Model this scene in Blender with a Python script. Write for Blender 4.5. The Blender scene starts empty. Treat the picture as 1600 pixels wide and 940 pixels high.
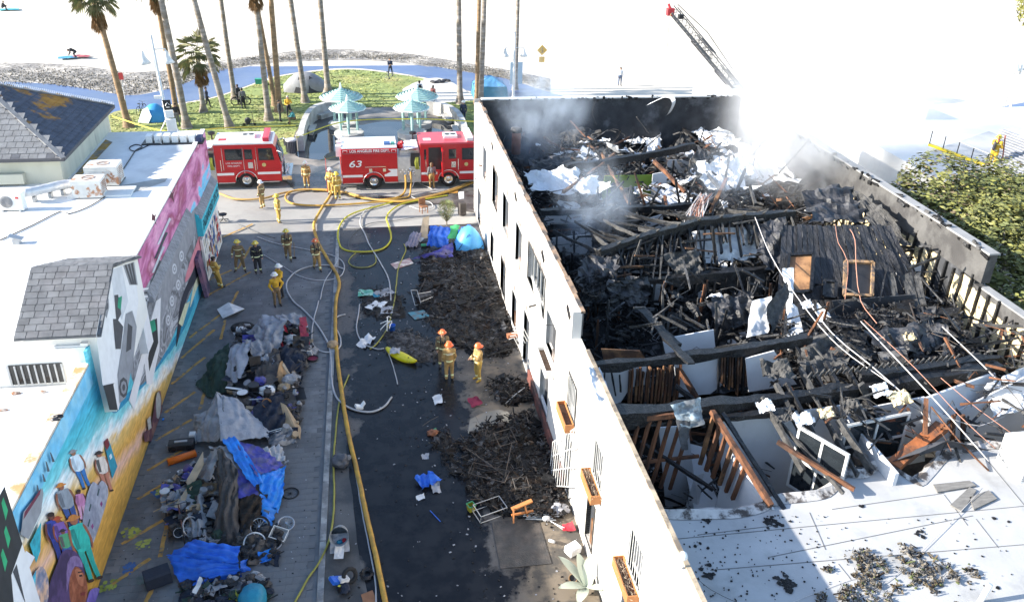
import bpy,math,random
import numpy as np
from mathutils import Vector,Matrix,noise as mnoise
random.seed(7); rng=np.random.default_rng(7)
SC=bpy.context.scene
COL=SC.collection
R=math.radians
# ------------------------------------------------------------------ camera
F_PX=1347.0
CAM_H=20.0
def _axes():
    n=np.array([725-800,-(3080-470),F_PX]); n /=np.linalg.norm(n); up=-n
    d=np.array([558-800,-(-225-470),F_PX]); d -=d.dot(up)*up; d /=np.linalg.norm(d)
    r=np.cross(d,up)
    if r[0] < 0: r=-r
    return r,d,up
AX,AY,AZ=_axes()
cam=bpy.data.cameras.new('camera'); camo=bpy.data.objects.new('camera',cam); COL.objects.link(camo)
cam.sensor_width=36; cam.lens=F_PX/1600*36; cam.clip_end=6000; cam.clip_start=.1
_m=Matrix(((AX[0],AX[1],-AX[2],0),(AY[0],AY[1],-AY[2],0),(AZ[0],AZ[1],-AZ[2],CAM_H),(0,0,0,1)))
camo.matrix_world=_m
SC.camera=camo
# ------------------------------------------------------------------ sky, sun, exposure
SUN_EL,SUN_AZ=R(23.5),R(-90)      # the sun stands low on the left, at right angles to the alley
wd=bpy.data.worlds.new('World'); SC.world=wd; wd.use_nodes=True
_nt=wd.node_tree; _bg=_nt.nodes['Background']
_sky=_nt.nodes.new('ShaderNodeTexSky'); _sky.sky_type='NISHITA'; _sky.sun_disc=False
_sky.sun_elevation=SUN_EL; _sky.sun_rotation=SUN_AZ; _sky.air_density=1.0; _sky.dust_density=0.6; _sky.ozone_density=1.0
_nt.links.new(_sky.outputs[0],_bg.inputs[0]); _bg.inputs[1].default_value=0.15
sl=bpy.data.lights.new('sun','SUN'); sl.energy=5.0; sl.angle=R(.55); sl.color=(1.0,.93,.82)
so=bpy.data.objects.new('sun',sl); COL.objects.link(so)
_d=Vector((math.cos(SUN_EL)*math.sin(SUN_AZ),math.cos(SUN_EL)*math.cos(SUN_AZ),math.sin(SUN_EL)))
so.rotation_euler=_d.to_track_quat('Z','Y').to_euler()
SC.view_settings.view_transform='Standard'; SC.view_settings.look='None'
SC.view_settings.exposure=1.38; SC.view_settings.gamma=1.0; SC.view_settings.use_curve_mapping=False
SC.render.engine='CYCLES'
SC.cycles.max_bounces=7; SC.cycles.volume_bounces=2; SC.cycles.transparent_max_bounces=12
SC.cycles.volume_step_rate=3.0; SC.cycles.volume_max_steps=96

# ------------------------------------------------------------------ measuring: photograph pixel -> place on a known plane
def _ray(px,py):
    v=np.array([px-800,-(py-470),F_PX])
    return np.array([v@AX,v@AY,v@AZ])
def at(px,py,z=0.0):
    w=_ray(px,py); t=(z-CAM_H)/w[2]
    return Vector((w[0]*t,w[1]*t,z))
def onx(px,py,x):
    w=_ray(px,py); t=x/w[0]
    return Vector((x,w[1]*t,CAM_H+w[2]*t))
def ony(px,py,y):
    w=_ray(px,py); t=y/w[1]
    return Vector((w[0]*t,y,CAM_H+w[2]*t))

# ------------------------------------------------------------------ materials
MATS={}
def mat(name,col,rough=.8,var=.18,scale=2.5,bump=0.0,bscale=30,metal=0.0,spec=.5,col2=None,edge=(.42,.6),cscale=1.2,alpha=None,emit=None,stretch=None,detail=5):
    if name in MATS: return MATS[name]
    m=bpy.data.materials.new(name); m.use_nodes=True
    nt=m.node_tree; N=nt.nodes; L=nt.links
    b=N['Principled BSDF']; b.inputs['Roughness'].default_value=rough; b.inputs['Metallic'].default_value=metal
    b.inputs['Specular IOR Level'].default_value=spec
    tc=N.new('ShaderNodeTexCoord'); src=tc.outputs['Object']
    if stretch:
        mp=N.new('ShaderNodeMapping'); mp.inputs['Scale'].default_value=stretch; L.new(src,mp.inputs[0]); src=mp.outputs[0]
    n1=N.new('ShaderNodeTexNoise'); n1.inputs['Scale'].default_value=scale; n1.inputs['Detail'].default_value=detail; L.new(src,n1.inputs['Vector'])
    mr=N.new('ShaderNodeMapRange'); mr.inputs[1].default_value=.3; mr.inputs[2].default_value=.7
    mr.inputs[3].default_value=1-var; mr.inputs[4].default_value=1+var; L.new(n1.outputs[0],mr.inputs[0])
    mul=N.new('ShaderNodeVectorMath'); mul.operation='MULTIPLY'
    if col2 is not None:
        n2=N.new('ShaderNodeTexNoise'); n2.inputs['Scale'].default_value=cscale; n2.inputs['Detail'].default_value=6; n2.inputs['Roughness'].default_value=.65
        L.new(src,n2.inputs['Vector'])
        cr=N.new('ShaderNodeMapRange'); cr.interpolation_type='SMOOTHSTEP'; cr.inputs[1].default_value=edge[0]; cr.inputs[2].default_value=edge[1]; L.new(n2.outputs[0],cr.inputs[0])
        mx=N.new('ShaderNodeMix'); mx.data_type='RGBA'; mx.inputs[6].default_value=(*col,1); mx.inputs[7].default_value=(*col2,1); L.new(cr.outputs[0],mx.inputs[0])
        L.new(mx.outputs[2],mul.inputs[0])
    else:
        mul.inputs[0].default_value=col
    L.new(mr.outputs[0],mul.inputs[1]); L.new(mul.outputs[0],b.inputs['Base Color'])
    if bump:
        n3=N.new('ShaderNodeTexNoise'); n3.inputs['Scale'].default_value=bscale; n3.inputs['Detail'].default_value=4; L.new(src,n3.inputs['Vector'])
        bp=N.new('ShaderNodeBump'); bp.inputs['Strength'].default_value=bump; bp.inputs['Distance'].default_value=.05
        L.new(n3.outputs[0],bp.inputs['Height']); L.new(bp.outputs[0],b.inputs['Normal'])
    if alpha is not None: b.inputs['Alpha'].default_value=alpha
    if emit: b.inputs['Emission Color'].default_value=(*emit[0],1); b.inputs['Emission Strength'].default_value=emit[1]
    MATS[name]=m
    return m
def rgb(h):          # photograph colour (sRGB hex) to linear
    c=[int(h[i:i+2],16)/255 for i in (0,2,4)]
    return tuple(x/12.92 if x <=.04045 else ((x+.055)/1.055)**2.4 for x in c)

# ------------------------------------------------------------------ objects
def link(o,parent=None):
    COL.objects.link(o)
    if parent is not None: o.parent=parent
    return o
def props(o,label=None,cat=None,group=None,kind=None):
    if label: o['label']=label
    if cat: o['category']=cat
    if group: o['group']=group
    if kind: o['kind']=kind
    return o
def thing(name,label,cat,loc=(0,0,0),rz=0.0,group=None):
    o=bpy.data.objects.new(name,None); o.empty_display_size=.2; link(o)
    o.location=loc; o.rotation_euler=(0,0,rz)
    return props(o,label,cat,group)
def clone(o,parent=None):
    c=o.copy(); link(c); c.parent=parent
    for ch in o.children:
        clone(ch,c)
    return c
def basis(dirv,upish=(0,0,1)):
    d=Vector(dirv).normalized(); u=Vector(upish)
    if abs(d.dot(u.normalized())) > .985: u=Vector((1,0,0))
    s=d.cross(u).normalized(); u=s.cross(d).normalized()
    return d,s,u
class MB:
    def __init__(s): s.v=[]; s.f=[]; s.mi=[]
    def add(s,vs,fs,mi=0):
        b=len(s.v); s.v.extend([tuple(p) for p in vs]); s.f.extend([tuple(i+b for i in f) for f in fs]); s.mi.extend([mi]*len(fs)); return s
    def box(s,c,size,rz=0.0,mi=0,M=None):
        x,y,z=(q/2 for q in size)
        vs=[Vector((a*x,b*y,e*z)) for e in (-1,1) for a,b in ((-1,-1),(1,-1),(1,1),(-1,1))]
        if M is not None: vs=[M @ p for p in vs]
        elif rz:
            Q=Matrix.Rotation(rz,3,'Z'); vs=[Q @ p for p in vs]
        c=Vector(c); vs=[p+c for p in vs]
        return s.add(vs,[(3,2,1,0),(4,5,6,7),(0,1,5,4),(1,2,6,5),(2,3,7,6),(3,0,4,7)],mi)
    def bb(s,lo,hi,mi=0):
        return s.box([(a+b)/2 for a,b in zip(lo,hi)],[abs(b-a) for a,b in zip(lo,hi)],mi=mi)
    def beam(s,a,b,w,h,mi=0,up=(0,0,1),segs=1,jag=0.0,taper=1.0):
        a,b=Vector(a),Vector(b); d,sd,u=basis(b-a,up); L=(b-a).length
        vs=[]; fs=[]
        for i in range(segs+1):
            t=i/segs; k=1+(taper-1)*t; p=a+(b-a)*t
            for sx,sz in ((-1,-1),(1,-1),(1,1),(-1,1)):
                q=p+sd*(sx*w/2*k)+u*(sz*h/2*k)
                if jag: q +=Vector((random.uniform(-1,1),random.uniform(-1,1),random.uniform(-1,1)))*jag
                vs.append(q)
        for i in range(segs):
            o=i*4
            for j in range(4): fs.append((o+j,o+(j+1) % 4,o+4+(j+1) % 4,o+4+j))
        fs.append((3,2,1,0)); o=segs*4; fs.append((o,o+1,o+2,o+3))
        return s.add(vs,fs,mi)
    def tube(s,pts,r,n=6,mi=0,cap=True,closed=False,flat=1.0):
        pts=[Vector(p) for p in pts]; k=len(pts)
        rr=r if hasattr(r,'__len__') else [r]*k
        vs=[]; fs=[]; pu=None
        for i,p in enumerate(pts):
            if closed: d=pts[(i+1) % k]-pts[i-1]
            else: d=pts[min(i+1,k-1)]-pts[max(i-1,0)]
            if d.length < 1e-9: d=Vector((0,0,1))
            d.normalize()
            if pu is None: _,sd,u=basis(d)
            else:
                u=pu-d*pu.dot(d)
                if u.length < 1e-5: _,sd,u=basis(d)
                u.normalize(); sd=d.cross(u)
            pu=u
            for j in range(n):
                a=2*math.pi*j/n; vs.append(p+(sd*math.cos(a)+u*math.sin(a)*flat)*rr[i])
        for i in range(k if closed else k-1):
            for j in range(n):
                i2=(i+1) % k
                fs.append((i*n+j,i*n+(j+1) % n,i2*n+(j+1) % n,i2*n+j))
        if cap and not closed:
            fs.append(tuple(range(n-1,-1,-1))); fs.append(tuple((k-1)*n+j for j in range(n)))
        return s.add(vs,fs,mi)
    def lathe(s,prof,n=16,c=(0,0,0),mi=0,M=None,cap=True):
        c=Vector(c); vs=[]; fs=[]
        for r,z in prof:
            for j in range(n):
                a=2*math.pi*j/n; q=Vector((r*math.cos(a),r*math.sin(a),z))
                if M is not None: q=M @ q
                vs.append(q+c)
        for i in range(len(prof)-1):
            for j in range(n): fs.append((i*n+j,i*n+(j+1) % n,(i+1)*n+(j+1) % n,(i+1)*n+j))
        if cap:
            if prof[0][0] > 1e-4: fs.append(tuple(range(n-1,-1,-1)))
            if prof[-1][0] > 1e-4: o=(len(prof)-1)*n; fs.append(tuple(o+j for j in range(n)))
        return s.add(vs,fs,mi)
    def poly(s,pts,ext=None,mi=0):
        pts=[Vector(p) for p in pts]; n=len(pts)
        if ext is None: return s.add(pts,[tuple(range(n))],mi)
        e=Vector(ext); vs=pts+[p+e for p in pts]
        fs=[tuple(range(n-1,-1,-1)),tuple(range(n,2*n))]+[(i,(i+1) % n,n+(i+1) % n,n+i) for i in range(n)]
        return s.add(vs,fs,mi)
    def grid(s,P,mi=0):
        h=len(P); w=len(P[0])
        return s.add([p for row in P for p in row],[(i*w+j,i*w+j+1,(i+1)*w+j+1,(i+1)*w+j) for i in range(h-1) for j in range(w-1)],mi)
    def cloth(s,c4,nu=14,nv=14,amp=.08,fr=1.6,sag=0.0,seed=0,mi=0,bulge=0.0,edge=.0,folds=0.0):
        """four corners -> crumpled sheet"""
        a,b,c,d=(Vector(p) for p in c4); nrm=(b-a).cross(d-a)
        nrm=nrm.normalized() if nrm.length > 1e-6 else Vector((0,0,1))
        if nrm.z < 0: nrm=-nrm
        P=[]
        for i in range(nv+1):
            v=i/nv; row=[]
            for j in range(nu+1):
                u=j/nu
                p=(a*(1-u)+b*u)*(1-v)+(d*(1-u)+c*u)*v
                q=p*fr+Vector((seed*7.3,seed*3.1,seed))
                k=mnoise.noise(q)+.5*abs(mnoise.noise(q*2.3))+.35*mnoise.noise(q*4.7)+.55*max(0,1-4*abs(mnoise.noise(q*1.4+Vector((3,8,seed)))))
                dome=16*u*(1-u)*v*(1-v)
                if folds: k +=folds*math.sin(math.pi*((u*5+v*2 if seed % 2 else v*6+u*1.5)+2.2*mnoise.noise(q*.45)))
                p=p+nrm*(k*amp+dome*bulge)-Vector((0,0,dome*sag))
                if edge and (i in (0,nv) or j in (0,nu)): p=p+Vector((mnoise.noise(q*3),mnoise.noise(q*3+Vector((5,5,5))),0))*edge
                row.append(p)
            P.append(row)
        return s.grid(P,mi)
    def blob(s,c,r,nz=.25,fr=1.3,sub=2,seed=0,mi=0,flat_below=None):
        vs,fs=ico(sub); c=Vector(c); out=[]
        r=r if hasattr(r,'__len__') else (r,r,r)
        for p in vs:
            q=Vector(p); k=1+nz*(mnoise.noise(q*fr+Vector((seed*5.1,seed,0)))+.5*mnoise.noise(q*fr*2.7+Vector((seed,0,seed*3))))
            q=Vector((q.x*r[0]*k,q.y*r[1]*k,q.z*r[2]*k))+c
            if flat_below is not None and q.z < flat_below: q.z=flat_below
            out.append(q)
        return s.add(out,fs,mi)
    def build(s,name,mats,parent=None,smooth=False,label=None,cat=None,group=None,kind=None,origin=None):
        me=bpy.data.meshes.new(name)
        vs=s.v
        if origin is not None: vs=[(p[0]-origin[0],p[1]-origin[1],p[2]-origin[2]) for p in vs]
        me.from_pydata(vs,[],s.f);
        if not isinstance(mats,(list,tuple)): mats=[mats]
        for m in mats: me.materials.append(m)
        if len(mats) > 1: me.polygons.foreach_set('material_index',s.mi)
        if smooth: me.polygons.foreach_set('use_smooth',[True]*len(s.f))
        me.update()
        o=bpy.data.objects.new(name,me); link(o,parent)
        if origin is not None: o.location=origin
        return props(o,label,cat,group,kind)
_ICO={}
def ico(sub):
    if sub in _ICO: return _ICO[sub]
    t=(1+5**.5)/2
    v=[Vector(p).normalized() for p in [(-1,t,0),(1,t,0),(-1,-t,0),(1,-t,0),(0,-1,t),(0,1,t),(0,-1,-t),(0,1,-t),(t,0,-1),(t,0,1),(-t,0,-1),(-t,0,1)]]
    f=[(0,11,5),(0,5,1),(0,1,7),(0,7,10),(0,10,11),(1,5,9),(5,11,4),(11,10,2),(10,7,6),(7,1,8),(3,9,4),(3,4,2),(3,2,6),(3,6,8),(3,8,9),(4,9,5),(2,4,11),(6,2,10),(8,6,7),(9,8,1)]
    for _ in range(sub):
        c={}; nf=[]
        def mid(a,b):
            k=(min(a,b),max(a,b))
            if k not in c: v.append(((v[a]+v[b])/2).normalized()); c[k]=len(v)-1
            return c[k]
        for a,b,d in f:
            x,y,z=mid(a,b),mid(b,d),mid(d,a); nf +=[(a,x,z),(b,y,x),(d,z,y),(x,y,z)]
        f=nf
    _ICO[sub]=([tuple(p) for p in v],f); return _ICO[sub]
def spline(pts,step=.25,closed=False):
    P=[Vector(p) for p in pts]; out=[]; n=len(P)
    for i in range(n if closed else n-1):
        p0=P[i-1] if (i > 0 or closed) else P[0]*2-P[1]
        p1=P[i]; p2=P[(i+1) % n]; p3=P[(i+2) % n] if (i+2 < n or closed) else P[-1]*2-P[-2]
        k=max(2,int((p2-p1).length/step))
        for j in range(k):
            t=j/k
            out.append(.5*((2*p1)+(p2-p0)*t+(2*p0-5*p1+4*p2-p3)*t*t+(3*p1-p0-3*p2+p3)*t**3))
    if not closed: out.append(P[-1])
    return out
def one(name,fn,mats,label,cat,group=None,smooth=False,origin=None):
    mb=MB(); fn(mb); return mb.build(name,mats,None,smooth,label,cat,group,origin=origin)
def flatsheet(name,pts,z,m,kind='structure',sub=None,label=None,cat=None):
    mb=MB(); mb.poly([(p[0],p[1],z) for p in pts]); return mb.build(name,m,kind=kind,label=label,cat=cat)
# ================================================================== ground, beach, lawn
M_SAND=mat('sand',(.62,.56,.47),.95,.10,.25,.5,3)
M_CONC=mat('street_concrete',(.36,.35,.33),.85,.16,.5,.15,12,col2=(.26,.25,.24),cscale=.25)
M_ASPH=mat('alley_asphalt',(.12,.122,.128),.75,.22,1.2,.25,60,col2=(.17,.16,.15),cscale=.35,edge=(.5,.7))
M_PATH=mat('asphalt_sky_tint',(.055,.085,.21),.3,.2,.15,.05,8,spec=.6,col2=(.10,.13,.24),cscale=.12)  # blue in the base colour stands for sky reflected off the wet path
M_PAVE=mat('paving',(.158,.161,.165),.7,.2,1.1,.2,40,col2=(.108,.112,.117),cscale=.5)
M_PAVE2=mat('paving_worn',(.163,.166,.17),.7,.25,1.6,.2,40,col2=(.115,.122,.13),cscale=.5)
M_WET=mat('wet_film',(.014,.015,.018),.16,.3,.5,.03,3,spec=.5,col2=(.022,.023,.025),cscale=.4)
M_WET2=mat('shallow_water',(.03,.035,.045),.04,.2,.4,.015,5,spec=.8)
M_LAWN=mat('lawn_soil',(.22,.265,.085),.9,.22,.8,.3,8,col2=(.33,.31,.12),cscale=.18,edge=(.5,.68))
M_GRASS=mat('grass_blade',(.24,.29,.09),.75,.2,.4,col2=(.31,.33,.10),cscale=.15)
M_KERB=mat('kerb_stone',(.34,.34,.33),.85,.22,1.5,.2,30,col2=(.2,.2,.2),cscale=2)
M_PEB=mat('pebble',(.17,.155,.13),.85,.5,.8)
M_DIRT=mat('wet_dirt',(.17,.15,.125),.5,.35,1.0,.3,14,col2=(.085,.082,.08),cscale=.5)
M_PAINT=mat('orange_paint',(.42,.24,.06),.8,.3,3,col2=(.16,.15,.13),cscale=3.5,edge=(.5,.62))

def alley_mat():
    """asphalt: a hosed-down strip along the middle, mud and ash towards the wall, dry and stained elsewhere"""
    m=bpy.data.materials.new('alley_surface'); m.use_nodes=True; N=m.node_tree.nodes; L=m.node_tree.links; b=N['Principled BSDF']; b.inputs['Specular IOR Level'].default_value=.22
    ge=N.new('ShaderNodeNewGeometry'); sp=N.new('ShaderNodeSeparateXYZ'); L.new(ge.outputs['Position'],sp.inputs[0])
    def noi(sc,det=6,ro=.6):
        n=N.new('ShaderNodeTexNoise'); n.inputs['Scale'].default_value=sc; n.inputs['Detail'].default_value=det; n.inputs['Roughness'].default_value=ro; L.new(ge.outputs['Position'],n.inputs['Vector']); return n.outputs[0]
    def mth(op,a,b_,c=None):
        n=N.new('ShaderNodeMath'); n.operation=op
        for k,v in enumerate((a,b_,c)):
            if v is None: continue
            if isinstance(v,(int,float)): n.inputs[k].default_value=v
            else: L.new(v,n.inputs[k])
        return n.outputs[0]
    def sst(v,a,c):
        n=N.new('ShaderNodeMapRange'); n.interpolation_type='SMOOTHSTEP'; n.inputs[1].default_value=a; n.inputs[2].default_value=c; L.new(v,n.inputs[0]); return n.outputs[0]
    def mix(f,a,c):
        n=N.new('ShaderNodeMix'); n.data_type='RGBA'; L.new(f,n.inputs[0])
        for k,v in ((6,a),(7,c)):
            if isinstance(v,tuple): n.inputs[k].default_value=(*v,1)
            else: L.new(v,n.inputs[k])
        return n.outputs[2]
    x,y=sp.outputs[0],sp.outputs[1]
    n1,n2,n3=noi(.33),noi(1.3),noi(7,8,.7)
    d=mth('ABSOLUTE',mth('SUBTRACT',x,mth('MULTIPLY_ADD',y,.02,.35)),0); wet=sst(mth('ADD',d,mth('MULTIPLY_ADD',n1,5.2,mth('MULTIPLY_ADD',n2,1.6,-3.4))),2.6,2.2)
    dry=mix(sst(n1,.4,.65),(.10,.102,.108),(.145,.138,.13)); dry=mix(sst(n3,.52,.66),dry,(.07,.07,.073))
    mud=mth('MULTIPLY',sst(mth('MULTIPLY_ADD',n2,2.4,x),4.2,5.6),sst(mth('MULTIPLY_ADD',n1,6.0,y),38,33)); dry=mix(mud,dry,mix(sst(n2,.42,.6),(.20,.165,.125),(.085,.078,.07)))
    wc=mix(sst(n2,.4,.62),(.008,.009,.012),(.018,.019,.022)); col=mix(wet,dry,wc); L.new(col,b.inputs['Base Color'])
    rg=N.new('ShaderNodeMapRange'); rg.inputs[3].default_value=.72; rg.inputs[4].default_value=.14; L.new(wet,rg.inputs[0]); L.new(mth('MULTIPLY_ADD',n3,.18,rg.outputs[0]),b.inputs['Roughness'])
    bp_=N.new('ShaderNodeBump'); bp_.inputs['Distance'].default_value=.02; L.new(mth('MULTIPLY_ADD',wet,-.5,.6),bp_.inputs['Strength']); L.new(noi(40,3),bp_.inputs['Height']); L.new(bp_.outputs[0],b.inputs['Normal'])
    return m
flatsheet('ground',[(-260,-60),(260,-60),(260,70),(-260,70)],-.05,M_CONC)
# beach with low relief, running to the water's edge
mb=MB(); NX,NY=90,60
P=[]
for j in range(NY+1):
    y=68+(j/NY)**1.6*330; row=[]
    for i in range(NX+1):
        x=-330+660*i/NX
        k=min(1,max(0,(y-92)/12))
        row.append((x,y,-.046+k*(.12+.10*mnoise.noise(Vector((x*.08,y*.08,0)))+.05*mnoise.noise(Vector((x*.3,y*.3,3))))))
    P.append(row)
mb.grid(P); mb.build('beach_sand',M_SAND,smooth=True,kind='structure')
flatsheet('sea',[(-3000,397),(3000,397),(3000,5000),(-3000,5000)],-.2,mat('sea_water',(.03,.07,.10),.12,.2,.02,.4,.3))
flatsheet('alley_road',[(-2.1,2),(6.6,2),(6.6,48.6),(-2.1,48.6)],0,alley_mat())
# side walkway: stamped paving, pieces built one by one near the camera
wk=flatsheet('walkway',[(-8.95,2),(-2.32,2),(-2.32,48.4),(-8.95,48.4)],-.012,mat('paving_joint',(.13,.137,.145),.85,.2,2))
pv=MB().box((0,0,0),(.405,.295,.02)).build('paver',M_PAVE,wk); pm0=pv.data
pvm2=pm0.copy(); pvm2.materials.clear(); pvm2.materials.append(M_PAVE2)
pvs=[]
rest=MB(); cnt=0
y=16.2; row=0
while y < 48.2:
    x=-8.6+(row % 2)*.2
    while x < -2.45:
        pvs.append((x,y)); x +=.41
    y +=.30; row +=1
pvs.sort(key=lambda p: (p[1]*1.0-(p[0] > -5.2)*9))
for i,(x,y) in enumerate(pvs):
    dz=random.uniform(-.001,.001)
    if i < 299:
        o=pv if i==0 else link(bpy.data.objects.new('paver',pm0 if random.random() < .6 else pvm2),wk)
        o.location=(x,y,-.004+dz)
    else: rest.box((x,y,-.004+dz),(.405,.295,.02),mi=int(random.random() < .4))
rest.build('paver_field',[M_PAVE,M_PAVE2],wk,kind='stuff')
kb=thing('kerb','pale concrete kerb strip running down the middle of the alley','kerb',(0,0,0)); del kb['category']; del kb['label']; kb['kind']='structure'
for k in range(13):
    y0=10+k*3; mb=MB(); mb.box((-2.21,y0+1.49,-.01+random.uniform(0,.012)),(.2,2.97,.10)); mb.build('kerb_stone',M_KERB,kb)
# orange bay lines along the walkway
def stripe(p,q,w,z,name,parent,m=M_PAINT):
    mb=MB(); a,b=at(*p,0),at(*q,0); d=(b-a).normalized(); s=Vector((-d.y,d.x,0))*w/2
    n=8; P=[[a+(b-a)*(i/n)+s*k*(1+.25*random.uniform(-1,1)) for k in (-1,1)] for i in range(n+1)]
    mb.grid([[Vector((v.x,v.y,z)) for v in r] for r in P]); return mb.build(name,m,parent)
for p,q in [((318,465),(392,425)),((296,528),(350,487)),((283,560),(335,515)),((268,600),(320,558)),((258,645),(305,612)),((243,688),(300,655)),((230,735),(290,700)),
             ((215,780),(262,752)),((190,850),(255,812)),((172,915),(235,872)),((320,440),(362,422)),((345,372),(395,350)),((372,420),(392,385)),((345,530),(352,500)),((372,455),(360,478)),((312,640),(320,612)),((250,870),(262,815)),((228,940),(240,915))]:
    stripe(p,q,.13,.013,'painted_line',wk)
for px,py,r,c in [(205,830,.35,(.35,.36,.06)),(225,850,.3,(.36,.38,.08)),(245,770,.28,(.04,.10,.25)),(250,767,.2,(.3,.34,.08)),(203,887,.3,(.05,.12,.3)),(172,915,.35,(.30,.34,.06)),(225,905,.25,(.12,.15,.14))]:
    c0=at(px,py,.012); mb=MB(); n=22
    for q in range(26):
        a=random.random()*6.28; rr=r*random.random()**.6*.8; s=random.uniform(.04,.10)
        cc=c0+Vector((math.cos(a)*rr,math.sin(a)*rr,q*.0002)); mb.poly([cc+Vector((math.cos(t/7*6.28)*s*random.uniform(.6,1),math.sin(t/7*6.28)*s*random.uniform(.6,1),0)) for t in range(7)])
    mb.build('paint_splash',mat('splash%02d%02d' % (int(c[0]*99),int(c[2]*99)),c,.8,.3,4),wk)
# wet film along the alley
def pxsheet(name,pp,z,m,kind='structure',wob=0.0,label=None,cat=None,parent=None,mb=None):
    P=[at(px,py,z) for px,py in pp]
    P=spline(P,.5,True)
    if wob: P=[p+Vector((mnoise.noise(p*1.3),mnoise.noise(p*1.3+Vector((9,9,0))),0))*wob for p in P]
    m2=MB(); m2.poly([(p.x,p.y,z) for p in P]); return m2.build(name,m,parent,kind=kind,label=label,cat=cat)
pxsheet('puddle_walkway_side',[(508,700),(520,640),(535,660),(548,760),(560,860),(575,960),(505,960)],.004,mat('damp_asphalt',(.05,.05,.05),.5,.3,.8,.2,30,col2=(.085,.08,.075),cscale=.8),wob=.05)
pxsheet('puddle_muddy',[(735,655),(775,640),(800,650),(780,680),(740,690)],.009,mat('mud_water',(.24,.21,.16),.12,.2,1,spec=.6),wob=.2)
for q in [[(768,815),(840,808),(862,880),(782,888)]]:
    mb=MB(); mb.poly([at(*p,.012) for p in q],(0,0,.012)); mb.build('steel_hatch' if q[0][0]==768 else 'slab_patch',mat('hatch_plate',(.05,.048,.046),.6,.3,3,.5,25,col2=(.075,.065,.058),cscale=2),label='flat square hatch plate in the alley below the charred furniture' if q[0][0]==768 else 'narrow worn concrete patch left of the hatch plate',cat='hatch' if q[0][0]==768 else 'slab')
# street: wet areas, plaza water, bike path, lawn
pxsheet('path',[(-40,132),(60,130),(130,138),(200,149),(250,142),(290,130),(340,110),(400,98),(480,93),(560,92),(640,98),(720,111),(790,123),(880,150),(980,165),(870,175),(790,155),(735,143),(690,128),(640,117),(560,107),(500,109),(430,119),(380,136),(330,152),(250,166),(170,181),(60,185),(-60,180)],-.030,M_PATH)
flatsheet('street_brightener',[(8.5,51.5),(120,51.5),(120,69.5),(8.5,69.5)],-.035,mat('street_glare_white',(.6,.58,.55),.85,.08,.4))  # pale sheet added over the street to whiten it like glare and haze
pxsheet('path_east',[(1440,200),(1500,180),(1600,160),(1700,140),(1700,175),(1600,190),(1500,208),(1440,230)],-.030,M_PATH)
pxsheet('lawn',[(172,178),(250,168),(330,154),(380,138),(430,121),(500,111),(560,109),(640,119),(690,130),(735,146),(748,160),(748,215),(728,212),(715,200),(690,178),(660,168),(530,168),(490,178),(462,205),(450,240),(395,238),(330,232),(180,232)],.004,M_LAWN)
pxsheet('plaza_floor',[(462,215),(480,188),(520,172),(560,168),(660,168),(700,175),(730,195),(742,225),(742,262),(455,262)],-.010,mat('plaza_paving',(.15,.14,.13),.6,.3,.6,.2,8,col2=(.28,.25,.22),cscale=.35))
pxsheet('puddle_plaza',[(480,206),(500,200),(560,196),(600,190),(650,192),(710,198),(735,215),(742,245),(700,255),(480,248),(474,230)],.002,M_WET2,wob=.3)
pxsheet('puddle_street',[(440,262),(520,262),(540,300),(640,305),(745,292),(745,330),(700,320),(600,315),(500,300),(455,292)],.001,mat('wet_street',(.06,.058,.056),.25,.35,.6,.1,6,col2=(.13,.125,.12),cscale=.5),wob=.6)
pxsheet('concrete_pad',[(652,128),(690,122),(735,146),(745,155),(700,160),(640,155),(628,142)],.012,mat('pale_concrete',(.5,.48,.45),.85,.1,.5),wob=.2)
# grass tufts: one mass
mb=MB(); LAW=[(172,178),(250,168),(330,154),(380,138),(430,121),(500,111),(560,109),(640,119),(690,130),(735,146),(748,215),(715,200),(660,168),(530,168),(490,178),(462,205),(450,240),(180,232)]
def inside(px,py,poly):
    c=False; j=len(poly)-1
    for i in range(len(poly)):
        xi,yi=poly[i]; xj,yj=poly[j]
        if (yi > py) !=(yj > py) and px < (xj-xi)*(py-yi)/(yj-yi)+xi: c=not c
        j=i
    return c
LAWW=[tuple(at(*p,0))[:2] for p in LAW]
PADW=[tuple(at(*p,0))[:2] for p in [(652,128),(690,122),(735,146),(745,155),(700,160),(640,155),(628,142)]]
xs=[p[0] for p in LAWW]; ys=[p[1] for p in LAWW]; n=0
while n < 9000:
    x=random.uniform(min(xs),max(xs)); y=random.uniform(min(ys),max(ys))
    if not inside(x,y,LAWW) or inside(x,y,PADW): continue
    n +=1
    if mnoise.noise(Vector((x*.15,y*.15,0))) > .28 and random.random() < .8: continue
    h=random.uniform(.02,.05); a=random.random()*3.14; w=random.uniform(.08,.2)
    dx,dy=math.cos(a)*w,math.sin(a)*w
    lx,ly=random.uniform(-.08,.08),random.uniform(-.08,.08)
    mb.add([(x-dx,y-dy,0),(x+dx,y+dy,0),(x+dx*.4+lx,y+dy*.4+ly,h),(x-dx*.7+lx,y-dy*.7+ly,h*.9)],[(0,1,2,3)])
mb.build('grass',M_GRASS,kind='stuff',label='short sunlit grass on the lawn behind the fire engines',cat='grass')
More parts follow.
